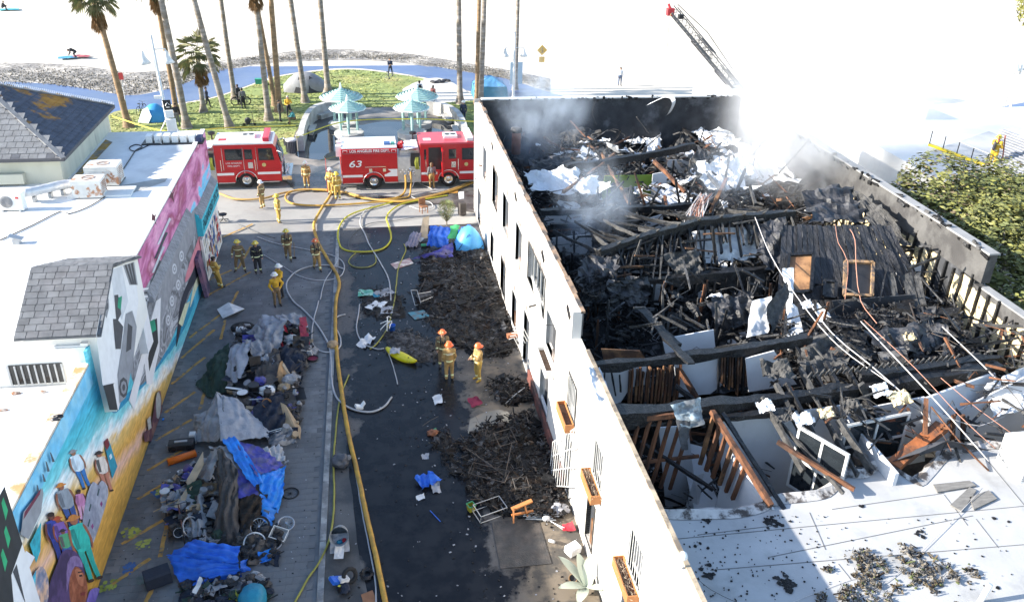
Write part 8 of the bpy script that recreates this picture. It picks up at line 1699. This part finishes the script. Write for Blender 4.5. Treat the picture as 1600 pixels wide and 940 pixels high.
for a,b,m in [((1085,250,5.6),(1130,300,5.2),M_GREYB),((1022,252,5.9),(1070,300,5.2),M_STUD),((940,240,5.5),(985,320,5.5),M_LATH),((880,300,5.8),(960,240,5.6),M_LATH),((850,215,4.6),(880,235,5),M_STUD),((1120,310,5.8),(1135,280,6.3),M_STUD),((1110,330,5.8),(1125,300,6.2),M_LATH),((970,205,5),(940,248,4.6),M_CHARB),((1010,230,5),(1000,250,4.6),M_CHARB),((1065,200,5),(1120,240,4.8),M_CHARB),((895,205,4.9),(930,235,4.5),M_LATH),((1140,240,5.8),(1130,300,5.4),M_GREYB),((1150,300,5.4),(1165,265,6.2),M_CHARB),((1180,320,5.8),(1172,290,6.3),M_GREYB),((1155,305,5.6),(1185,300,5.9),M_CHARB)]: cb(at(*a),at(*b),.13,.16,m,'fallen_timber',.02)
for k in range(70):
    p=Vector((random.uniform(7,22.5),random.uniform(35,50),random.uniform(3.6,5.2))); d=Vector((random.uniform(-1,1),random.uniform(-1,1),random.uniform(-.35,.5)))*random.uniform(.5,1.7); cb(p,p+d,random.uniform(.05,.12),random.uniform(.05,.16),random.choice([M_CHARB,M_CHARB,M_GREYB,M_STUD,M_LATH]),'fallen_timber',.015,4)
for k in range(60):
    p=Vector((random.uniform(7.5,22),random.uniform(24,34),random.uniform(4.2,5.9))); d=Vector((random.uniform(-1,1),random.uniform(-1,1),random.uniform(-.6,.6)))*random.uniform(.5,1.6); cb(p,p+d,random.uniform(.04,.1),random.uniform(.05,.14),random.choice([M_CHARB,M_CHARB,M_CHARB,M_GREYB]),'fallen_timber',.015,4)
# crumpled pale sheets and ash-grey pieces heaped over the rubble
random.seed(64)
for k in range(210):
    back=k < 145; x,y=(random.uniform(9,22.5),random.uniform(39,50)) if back else (random.uniform(7.2,22.4),random.uniform(24.2,38)); w=random.uniform(.15,.5)*(1.6 if back and random.random() < .4 else 1)
    p=Vector((x,y,random.uniform(3.7,4.9) if back else random.uniform(3.6,5.0))); a=random.random()*3; e=Vector((math.cos(a),math.sin(a),random.uniform(-.5,.5)))*w; f=Vector((-math.sin(a),math.cos(a),random.uniform(-.5,.6)))*w*random.uniform(.4,.9)
    mb=MB(); mb.cloth([p-e-f,p+e-f,p+e+f,p-e+f],6,6,w*.4,1.5/w,seed=k,edge=w*.25); bp(mb,'torn_sheet',random.choice([M_SHEET,M_DRY,M_DRY,M_GREYB,M_ASH]) if back else random.choice([M_GREYB,M_GREYB,M_CHARB,M_DRY]))
# large collapsed roof panels, sagging and torn
random.seed(66); M_PAN=mat('charred_panel',(.014,.0145,.017),.5,.5,2,.6,9,col2=(.05,.05,.055),cscale=1.4)
for q,m,sd in [([(905,405,6.2),(962,398,6.4),(965,470,5.2),(912,478,5.2)],M_PAN,1),([(955,440,6.0),(1015,432,6.0),(1010,485,4.6),(960,490,4.6)],M_PAN,2),([(1080,362,6.3),(1188,352,6.4),(1180,405,5.4),(1100,412,5.3)],M_SHEET,3),([(1040,395,6.2),(1090,388,6.2),(1095,430,5.5),(1050,435,5.4)],M_GREYB,4),([(1180,350,6.7),(1222,346,6.7),(1228,420,5.6),(1195,425,5.6)],M_PAN,5),([(1240,535,5.4),(1320,520,5.4),(1330,570,5.1),(1255,590,5.1)],M_GREYB,6),([(1360,515,5.5),(1450,505,5.6),(1460,545,5.1),(1380,560,5.1)],M_PAN,7),([(1255,300,6.6),(1330,290,6.8),(1350,345,6.2),(1265,350,6.2)],M_PAN,8),([(1330,295,6.7),(1400,340,6.6),(1420,385,5.8),(1370,375,5.9)],M_GREYB,9),([(825,250,5.6),(885,240,5.6),(900,272,5.1),(835,280,5.1)],M_PAN,10),([(1100,470,5.2),(1170,455,5.4),(1180,505,4.6),(1120,515,4.6)],M_PAN,11),([(860,205,5.0),(935,195,5.2),(930,225,4.6),(870,232,4.5)],M_GREYB,12),([(1440,480,5.2),(1490,520,5.2),(1480,560,4.9),(1430,530,4.9)],M_PAN,13)]:
    mb=MB(); mb.cloth([at(*p) for p in q],14,14,.22,1.3,seed=sd+60,edge=.3,folds=.3); bp(mb,'collapsed_roof_panel',m)
mb=MB()
def tangle(n,x0,x1,y0,y1,z0,z1,L0,L1,mset):
    for k in range(n):
        p=Vector((random.uniform(x0,x1),random.uniform(y0,y1),z0+(z1-z0)*random.random()**1.7)); a=random.random()*6.28; d=Vector((math.cos(a),math.sin(a),random.gauss(0,.45)))*random.uniform(L0,L1)
        if random.random() < .72: mb.beam(p,p+d,random.uniform(.02,.07),random.uniform(.02,.09),random.choice(mset),segs=2,jag=.02)
        else: mb.tube([p,p+d*.5+Vector((0,0,random.uniform(-.1,.25))),p+d+Vector((0,0,random.uniform(-.3,.1)))],.012,3,random.choice(mset))
tangle(900,7,22.6,24.3,37,3.4,6.0,.3,1.4,(0,0,0,1,3)); tangle(900,7,22.6,37,50.4,3.4,5.4,.3,1.5,(0,0,1,1,2,3)); tangle(350,13,22.6,19,24.5,4.2,5.6,.3,1.3,(0,0,1,2)); tangle(220,7,13,20,24,.4,3.4,.3,1.2,(0,1,2)); tangle(160,7,12,17.6,20,.3,2.6,.3,1.1,(0,1,2,3))
bp(mb,'charred_tangle',[M_CHARB,M_GREYB,M_STUD,M_ASH],kind='stuff')
mb=MB(); S=spline([at(1010,165,6.6),at(1040,152,7.1),at(1050,160,6.9),at(1045,175,6.2),at(1035,188,5.4)],.2); mb.grid([[p+Vector((0,0,.0)),p+Vector((.25,.1,.12))] for p in S]); bp(mb,'curled_flashing',M_SHEET)
# bundle of pale cables
mb=MB(); random.seed(62)
for k in range(34):
    a=at(1100+random.uniform(-8,14),303+random.uniform(-3,6),6.3+random.uniform(-.2,.2)); b=at(1080+random.uniform(-10,24),340+random.uniform(-8,8),6.0); mb.tube(spline([a,a.lerp(b,.5)+Vector((random.uniform(-.2,.2),0,.15)),b,b+Vector((random.uniform(-.4,.1),random.uniform(-.3,.3),-.15))],.25),.016,4,mi=int(random.random() < .4))
bp(mb,'cable_bundle',[mat('pale_cable',(.55,.52,.50),.6,.1,4),mat('copper_cable',(.45,.22,.15),.6,.1,4)],kind='stuff')
cp=thing('flue_pipe','rusty brown flue pipe standing behind the white wall top','pipe',at(806,240,5.0)); hp_=ony(808,206,cp.location.y).z-5.0; MB().lathe([(.26,0),(.26,hp_)],16).build('pipe',mat('flue_brown',(.22,.10,.07),.7,.3,3),cp,True); MB().lathe([(.31,hp_),(.33,hp_+.1),(.31,hp_+.22),(.2,hp_+.22)],16).build('cap',M_ASH,cp,True)
# ---- cables strung across
def wire(pp,r,m,lab):
    S=spline([at(*p) for p in pp],.5); MB().tube(S,r*.6,5).build('cable',m,None,True,lab,'cable','fallen cables over the burned building')
MWp=mat('pale_cable',(.55,.52,.50),.6,.1,4); MWc=mat('copper_cable',(.45,.22,.15),.6,.1,4)
wire([(1178,335,6.9),(1205,400,6.4),(1250,470,5.9),(1310,540,5.7),(1400,605,5.3)],.03,MWp,'pale cable from the ridge down past the boarded window'); wire([(1255,460,5.9),(1300,520,5.8),(1360,570,5.6),(1400,605,5.4),(1440,640,5.0)],.035,MWp,'white conduit below the boarded window'); wire([(1345,502,5.8),(1400,560,5.7),(1470,635,5.4),(1545,720,4.6)],.035,MWp,'long white conduit crossing to the right-hand roof'); wire([(1350,500,5.9),(1430,575,5.7),(1500,650,5.2),(1555,700,4.8)],.02,MWc,'copper cable beside the long white conduit'); wire([(1472,510,5.8),(1530,565,5.5),(1560,595,5.3)],.03,MWp,'short pale conduit near the insulation wall'); wire([(1305,350,6.9),(1310,380,6.7),(1325,410,6.3),(1320,470,5.4)],.02,MWc,'thin brown cable hanging over the open roof window, left'); wire([(1328,358,6.9),(1336,375,6.8),(1338,420,6.2),(1345,470,5.4),(1370,505,5.3)],.03,MWc,'thick copper cable hanging through the open roof window'); wire([(1470,590,5.4),(1530,640,5.0),(1600,690,4.6)],.02,MWc,'thin reddish cable over the white room'); wire([(1455,520,5.7),(1500,540,5.6),(1570,600,5.2),(1600,640,5)],.022,M_WIRE,'dark cable beside the insulation wall'); wire([(1440,640,5.0),(1490,655,4.7),(1530,665,4.6),(1570,650,4.7)],.018,MWp,'thin white cable sagging over the orange beam')
wire([(1455,635,5.2),(1500,690,4.6),(1545,735,4.2)],.05,M_STUD,'brown broken batten over the right-hand rooms'); wire([(930,160,7.1),(925,175,6.4),(932,195,5.6)],.02,M_GREYB,'pale wire hanging off the back wall')
# ---- near flat roof
RP=[(1020,800),(1060,803),(1110,802),(1150,800),(1185,792),(1212,780),(1250,776),(1290,768),(1312,745),(1318,738),(1345,740),(1368,726),(1385,726),(1405,738),(1432,752),(1452,735),(1470,715),(1490,705),(1540,694),(1590,700),(1640,690)]
edge=[at(px,py,ZNR+.05) for px,py in RP]; pts=[Vector((6.45,edge[0].y,ZNR))]+[Vector((p.x,p.y,ZNR)) for p in edge if 6.5 < p.x < 22.9]+[Vector((22.95,edge[-1].y,ZNR)),Vector((22.95,4,ZNR)),Vector((6.45,4,ZNR))]
M_RF=mat('white_roof_felt',(.43,.43,.43),.8,.12,.8,.1,10,col2=(.33,.33,.325),cscale=.5,edge=(.52,.7)); mb=MB(); mb.poly(pts,(0,0,.06)); roof_near=bp(mb,'near_roof',M_RF)
mb=MB(); P=[[p+Vector((0,-.25,.03)),p+Vector((random.uniform(-.05,.05),.05,.12+.1*mnoise.noise(p))),p+Vector((random.uniform(-.08,.08),.22,-.02+.12*mnoise.noise(p*2)))] for p in spline([q for q in edge if 6.6 < q.x < 22.8],.2)]; mb.grid(P); bp(mb,'scorched_roof_edge',mat('scorched_felt',(.5,.48,.46),.85,.2,2,col2=(.07,.06,.055),cscale=2.2,edge=(.45,.6)))
for (a,b) in [((1050,842),(1600,790)),((1110,890),(1600,850)),((1200,870),(1520,805)),((1090,835),(1215,820)),((1265,800),(1290,858)),((1475,772),(1512,820)),((1525,810),(1560,855)),((1310,880),(1330,905)),((1540,715),(1610,800)),((1300,795),(1475,770))]:
    p,q=at(*a,ZNR+.066),at(*b,ZNR+.066); p.x=max(p.x,6.6); bp(MB().beam(p,q,.022,.006),'roof_seam',mat('seam',(.16,.16,.16),.9))
charfield('roof_litter',[(1270,900),(1330,860),(1400,850),(1500,870),(1560,930),(1500,965),(1280,965)],1500,.02,'mat of dead leaves and moss on the near roof corner',71,ZNR+.068,.16,None,[mat('moss_litter',(.12,.09,.05),.95,.5,5,.5,20,col2=(.22,.2,.17),cscale=3),M_CHAR2,mat('moss_green',(.10,.12,.04),.95,.4,5),M_ASH],(.015,.06),bare=True)
random.seed(73); mb=MB()
for k in range(420):
    px,py=random.uniform(1060,1590),random.uniform(805,940); p=at(px,py,ZNR+.07)
    if px > 1300 and random.random() < .6: continue
    s=random.uniform(.008,.035)*(2.5 if random.random() < .05 else 1); mb.poly([p+Vector((math.cos(t*1.05)*s*random.uniform(.5,1.2),math.sin(t*1.05)*s*random.uniform(.5,1.2),0)) for t in range(6)],(0,0,.015))
for px,py,r_ in [(1110,895,.3),(1228,908,.28),(1232,912,.2),(1105,810,.16),(1205,815,.22),(1345,790,.08),(1435,830,.12)]:
    for q in range(int(60*r_)+4):
        p=at(px,py,ZNR+.07)+Vector((random.gauss(0,r_*.6),random.gauss(0,r_*.5),q*.0005)); s=random.uniform(.02,.11); mb.poly([p+Vector((math.cos(t*.9)*s*random.uniform(.3,1.3),math.sin(t*.9)*s*random.uniform(.3,1.2),0)) for t in range(7)],(0,0,.012))
mb.build('ash_flakes',M_CHAR,None,False,'black ash flakes scattered over the near white roof','ash',None,'stuff')
for q,lab in [([(1458,756),(1515,750),(1526,758),(1465,768)],'left weathered grey board lying on the near roof'),([(1485,788),(1515,760),(1526,765),(1503,798)],'middle grey board of the three on the near roof'),([(1515,776),(1545,765),(1558,778),(1522,795)],'right grey board of the three on the near roof')]:
    board([(px,py,ZNR+.12) for px,py in q],mat('grey_board',(.20,.19,.175),.85,.25,3,.2,14,stretch=(1,4,1)),lab,th=.04,group='grey boards on the near roof')
mb=MB(); mb.cloth([at(1392,722,4.3),at(1480,700,4.3),at(1555,705,4.3),at(1482,690,4.9)],12,8,.05,1,bulge=.3); mb.build('roof_dome',mat('dark_felt',(.06,.062,.07),.8,.2,2),None,True,'dark curved membrane patch at the broken roof edge','roof patch')
ac=thing('roof_air_unit','white louvred unit at the right edge of the near roof','air conditioner',at(1605,735,ZNR+.06)); MB().bb((-.6,-.5,0),(.9,.6,1.0)).build('case',M_WHITEP,ac)
for k in range(11): MB().bb((-.63,-.53,.08+k*.082),(.9,-.5,.11+k*.082)).build('louvre',M_GALV,ac); MB().bb((-.64,-.48,.08+k*.082),(-.605,.55,.11+k*.082)).build('louvre',M_GALV,ac)
vp=thing('roof_vent_pipe','white pipe leaning on the near roof at the bottom right','pipe',at(1530,942,ZNR+.06)); MB().tube([Vector((0,0,0)),at(1547,912,ZNR+.6)-vp.location],.07,10).build('pipe',M_WHITEP,vp,True)
wire([(1200,955,ZNR+.08),(1330,905,ZNR+.08),(1350,908,ZNR+.08),(1360,925,ZNR+.08),(1420,880,ZNR+.1),(1500,800,ZNR+.12),(1535,762,ZNR+.2)],.012,MWp,'thin white cable lying across the near white roof'); wire([(1068,885,5.9),(1110,920,4.4),(1150,940,4.2)],.01,M_DARKM,'thin black cable from the wall lamp to the roof')
fl=thing('wall_floodlight','small white floodlight on a bracket on the wall top','floodlight',onx(1062,900,XW+.2)); fl.location.z=ZL; MB().tube([(0,0,0),(0,0,.3)],.03,6).build('bracket',M_WHITEP,fl); MB().lathe([(.03,.14),(.08,.1),(.11,0),(.1,-.02)],12,(0,-.02,.36)).build('lamp_head',M_WHITEP,fl,True)
# ================================================================== trees, houses and firefighter on the far right
M_L1=mat('leaf_olive',(.085,.10,.03),.65,.4,1.2,col2=(.16,.165,.05),cscale=.7); M_L2=mat('leaf_yellowgreen',(.20,.20,.05),.6,.3,1.2); M_L3=mat('leaf_dry',(.15,.115,.07),.8,.3,1.5)
def tree(base,blobs,nleaf,label,seed,mats,twigs=0,name='leafy_tree'):
    random.seed(seed); t=thing(name,label,'tree',base,0,'trees behind the burned building'); mb=MB()
    top=max(b[0].z for b in blobs); MB().tube([(0,0,0),(.2,.1,1.5),(0,0,3.2)],[.22,.16,.1],8).build('trunk',M_TRUNK,t,True)
    for c,r in blobs[:8]: MB().tube([(0,0,2.2),c*.5+Vector((0,0,1.4)),c],[.09,.06,.03],6).build('limb',M_TRUNK,t,True)
    tot=sum(r**2 for c,r in blobs)
    for c,r in blobs:
        for k in range(int(nleaf*r*r/tot)):
            d=Vector((random.gauss(0,1),random.gauss(0,1),random.gauss(0,1))).normalized(); rr=r*random.random()**.22; p=c+Vector((d.x*rr,d.y*rr,d.z*rr*.8))
            if mnoise.noise(p*1.1+Vector((seed,0,0)))+.6*mnoise.noise(p*2.9) < -.12: continue
            n=(d+Vector((random.uniform(-.7,.7),random.uniform(-.7,.7),random.uniform(-.2,.9)))).normalized(); _,s,u=basis(n); L=random.uniform(.09,.17); w=L*.42
            mb.add([p-s*L,p+u*w,p+s*L,p-u*w],[(0,1,2,3)],random.choices(range(len(mats)),[6,3,1][:len(mats)])[0])
    mb.build('crown',mats,t)
    if twigs:
        tw=MB()
        for k in range(twigs):
            a=Vector((random.uniform(-2.2,-.4),random.uniform(-1.5,.8),random.uniform(3.2,5))); d=Vector((-1,random.uniform(-.9,.6),random.uniform(-.1,.9))).normalized()*random.uniform(.8,2.0); tw.tube([a,a+d*.5+Vector((0,0,.12)),a+d],[.025,.015,.006],4)
        tw.build('bare_twigs',mat('bare_twig',(.13,.085,.06),.9),t)
V=Vector
tree(V((27.6,37.0,0)),[(V((-1.2,-.5,5.2)),1.7),(V((.6,.5,5.9)),2.0),(V((2.2,0,5.4)),2.0),(V((.2,-1.8,4.8)),1.8),(V((2.6,-2.2,5.0)),1.9),(V((4.2,1,5.4)),2.0)],15000,'dense yellow-green tree nearest the smoke, bare twigs at its edge',5,[M_L1,M_L2,M_L3],40)
tree(V((28.2,31.5,0)),[(V((-1.6,.6,4.6)),1.8),(V((.4,1.2,5.3)),2.1),(V((2.4,.6,5.2)),2.2),(V((-1.2,-1.6,4.4)),1.9),(V((1.2,-1.8,4.9)),2.2),(V((3.4,-2.2,5.2)),2.2)],17000,'dense green tree behind the grey parapet slab',6,[M_L1,M_L2,M_L1],0)
tree(V((26.6,25.6,0)),[(V((-1.4,1.0,4.2)),1.6),(V((.4,.4,4.8)),2.0),(V((2.4,1.4,5.2)),2.1),(V((1.0,-1.8,4.6)),2.0)],13000,'green tree at the right edge beside the lower wall',7,[M_L1,M_L2,M_L3],0)
tree(V((33.0,37.0,0)),[(V((-1.0,-1,4.8)),2.2),(V((1.5,0,5.0)),2.4),(V((0,2,4.4)),2.0)],12000,'broad olive tree at the right edge below the firefighter',8,[M_L1,M_L2],0)
# top right corner foliage
random.seed(90); tp=thing('leafy_tree','sprig of a yellow-green tree in the top right corner','tree',(44.5,62,0),0,'trees behind the burned building'); c0=ony(1600,12,62)-V((44.5,62,0)); MB().tube([(9,0,0),(8,0,6),c0+V((1.9,0,0))],[.3,.2,.08],8).build('trunk',M_TRUNK,tp,True); mb=MB()
for k in range(2600):
    d=V((random.gauss(0,1),random.gauss(0,1),random.gauss(0,1))).normalized()*random.random()**.4*2.0; p=c0+V((1.7,0,.3))+d; s=V((random.uniform(-1,1),random.uniform(-1,1),random.uniform(-1,1)))*.18; u=V((random.uniform(-1,1),random.uniform(-1,1),random.uniform(-1,1)))*.08; mb.add([p-s,p+u,p+s,p-u],[(0,1,2,3)])
mb.build('crown',M_L2,tp)
# grey-shingled house with the roof ladder
gh=thing('shingle_roof_house','house with a pale grey striped roof at the far right','building',(36,48,0)); Z0=4.2
def gp_(mb,nm,m,parent=None):
    o=mb.build(nm,m,parent or gh); o.matrix_parent_inverse=Matrix.Translation(-Vector(gh.location)) if parent is None else Matrix.Identity(4); return o
R0=[at(1440,262,Z0),at(1462,212,Z0),at(1565,196,Z0+1.0),at(1680,230,Z0+1.0),at(1680,290,Z0),at(1560,300,Z0)]
mb=MB(); A_,B_,C_,D_=at(1535,262,Z0),at(1568,200,Z0+1.3),at(1690,245,Z0+1.3),at(1690,330,Z0); mb.poly([A_,D_,C_,B_],(0,0,-.12)); dk=gp_(mb,'roof',mat('pale_shingle',(.30,.31,.33),.85,.2,2))
n=17
for k in range(n): u0,u1=k/n,(k+.8)/n; a,b=A_.lerp(B_,u0),D_.lerp(C_,u0); gp_(MB().beam(a+V((0,0,.03)),b+V((0,0,.03)),.26,.05),'shingle_course',mat('pale_shingle',(.30,.31,.33),.85,.2,2),dk)
mb=MB(); fl_=[at(1440,268,Z0),at(1456,235,Z0),at(1545,205,Z0),at(1570,215,Z0),at(1540,275,Z0),at(1480,285,Z0)]; mb.poly(fl_,(0,0,-.15)); gp_(mb,'flat_roof',mat('pale_flat_roof',(.5,.5,.5),.9,.1,1))
mb=MB(); lo=V((min(p.x for p in fl_)+.4,min(p.y for p in fl_)+.6,0)); mb.bb(tuple(lo),(58,58,Z0-.16)); gp_(mb,'wall',M_LWHITE)
mb=MB(); mb.lathe([(.12,0),(.12,.8),(.18,.85)],10,at(1594,225,Z0+.8)); gp_(mb,'vent_pipe',M_WHITEP)
# yellow edged gutter and rail
rl=thing('roof_guard_rail','yellow-edged rail along the flat roof below the lamp pole','rail',at(1452,228,Z0)); a=at(1452,226,Z0+.1)-rl.location; b=at(1540,258,Z0+.1)-rl.location; MB().beam(a,b,.2,.14).build('yellow_edge',mat('rail_yellow',(.70,.52,.02),.5,.1,3),rl); MB().tube([a+V((0,0,.9)),b+V((0,0,.7))],.025,6).build('top_rail',M_GALV,rl)
for k in range(5): p=a.lerp(b,k/4); MB().tube([p,p+V((0,0,.9-.05*k))],.03,6).build('rail_post',M_DARKM,rl)
person(at(1548,260,Z0+.05),R(-60),'firefighter in yellow gear standing at the short ladder on the right-hand roof',YEL,YEL,head='helmet',hcol=HY,stripes=True,tank=True,bulk=1.25,pose='reach',group=FG,scale=1.05)
rdl=thing('roof_ladder','short reddish ladder held by the firefighter on the roof','ladder',at(1562,262,Z0)); tip=ony(1566,212,rdl.location.y)-rdl.location
for sx in (-.2,.2): MB().tube([V((sx,0,-.4)),tip+V((sx,0,0))],.04,6).build('rail',mat('ladder_red',(.30,.09,.06),.6),rdl)
for k in range(6): p=tip*(k/6); MB().tube([p-V((.2,0,0)),p+V((.2,0,0))],.025,5).build('rung',M_GALV,rdl)
# pale block behind the smoke
pb=thing('white_block','pale building corner half lost in smoke at the right','building',(24.5,55,0)); q0=ony(1440,240,55); q1=ony(1452,165,55); x1=q1.x
MB().bb((0,0,0),(x1-24.5,8,q1.z-.1)).build('wall',M_LWHITE,pb); MB().bb((-.1,-.1,q1.z-.1),(x1-24.5+.1,8.1,q1.z+.05)).build('roof',M_RWHITE,pb); MB().bb((x1-24.5-.9,-.06,1.2),(x1-24.5-.3,0,2.6)).build('window',M_GLASS,pb)
# ================================================================== smoke
def smoke_mat(name,dens,col,scale,lo,hi,aniso=.3,zfade=None):
    m=bpy.data.materials.new(name); m.use_nodes=True; nt=m.node_tree; N=nt.nodes; L=nt.links; N.remove(N['Principled BSDF'])
    v=N.new('ShaderNodeVolumePrincipled'); v.inputs['Color'].default_value=(*col,1); v.inputs['Anisotropy'].default_value=aniso
    tc=N.new('ShaderNodeTexCoord'); n1=N.new('ShaderNodeTexNoise'); n1.inputs['Scale'].default_value=scale; n1.inputs['Detail'].default_value=4; n1.inputs['Roughness'].default_value=.6; L.new(tc.outputs['Object'],n1.inputs['Vector'])
    ln=N.new('ShaderNodeVectorMath'); ln.operation='LENGTH'; L.new(tc.outputs['Object'],ln.inputs[0])      # soft edge: unit ball
    ed=N.new('ShaderNodeMapRange'); ed.inputs[1].default_value=1.0; ed.inputs[2].default_value=.1; ed.inputs[3].default_value=0; ed.inputs[4].default_value=1; ed.interpolation_type='SMOOTHSTEP'; L.new(ln.outputs['Value'],ed.inputs[0])
    mr=N.new('ShaderNodeMapRange'); mr.inputs[1].default_value=lo; mr.inputs[2].default_value=hi; mr.inputs[3].default_value=0; mr.inputs[4].default_value=1; L.new(n1.outputs[0],mr.inputs[0])
    mu=N.new('ShaderNodeMath'); mu.operation='MULTIPLY'; L.new(ed.outputs[0],mu.inputs[0]); L.new(mr.outputs[0],mu.inputs[1]); m2=N.new('ShaderNodeMath'); m2.operation='MULTIPLY'; L.new(mu.outputs[0],m2.inputs[0]); m2.inputs[1].default_value=dens
    L.new(m2.outputs[0],v.inputs['Density']); L.new(v.outputs[0],N['Material Output'].inputs['Volume']); return m
def smoke(c,r,rot,m,label):
    vs,fs=ico(2); mb=MB(); mb.add(vs,fs); o=mb.build('smoke',m,None,False,label,'smoke',None,'stuff'); o.location=c; o.scale=r; o.rotation_euler=rot; return o
S_W=smoke_mat('smoke_white',.5,(.97,.97,.98),2.2,.36,.62); S_B=smoke_mat('smoke_thin',.5,(.78,.87,.99),2.4,.42,.66)
smoke((25.2,45.5,6.6),(5.6,6.5,4.6),(0,R(12),0),S_W,'dense white smoke pouring over the right rear corner')
smoke((20.6,39.5,7.4),(4.2,4.8,3.2),(0,R(15),0),S_W,'white smoke rising behind the charred sloping roof')
smoke((9.5,46.5,7.5),(3.4,3.4,4.2),(0,R(10),0),S_B,'thin blue smoke at the back left corner by the flue')
smoke((9.6,35.0,6.3),(2.2,3.0,3.4),(0,R(5),0),S_B,'thin blue smoke drifting up left of the ridge')
smoke((16.5,36.5,7.0),(2.4,2.0,1.8),(0,0,0),S_B,'thin smoke wisps over the ridge end')
smoke((23.4,47.5,8.6),(4.2,4.0,4.0),(0,R(20),0),S_W,'second white smoke billow behind the first')
S_H=smoke_mat('smoke_pale',.22,(.97,.97,.98),1.8,.3,.6)
q=ony(1390,150,53); smoke(q,(7.5,6.0,5.0),(0,0,0),S_H,'pale smoke veil drifting right of the dense plume')
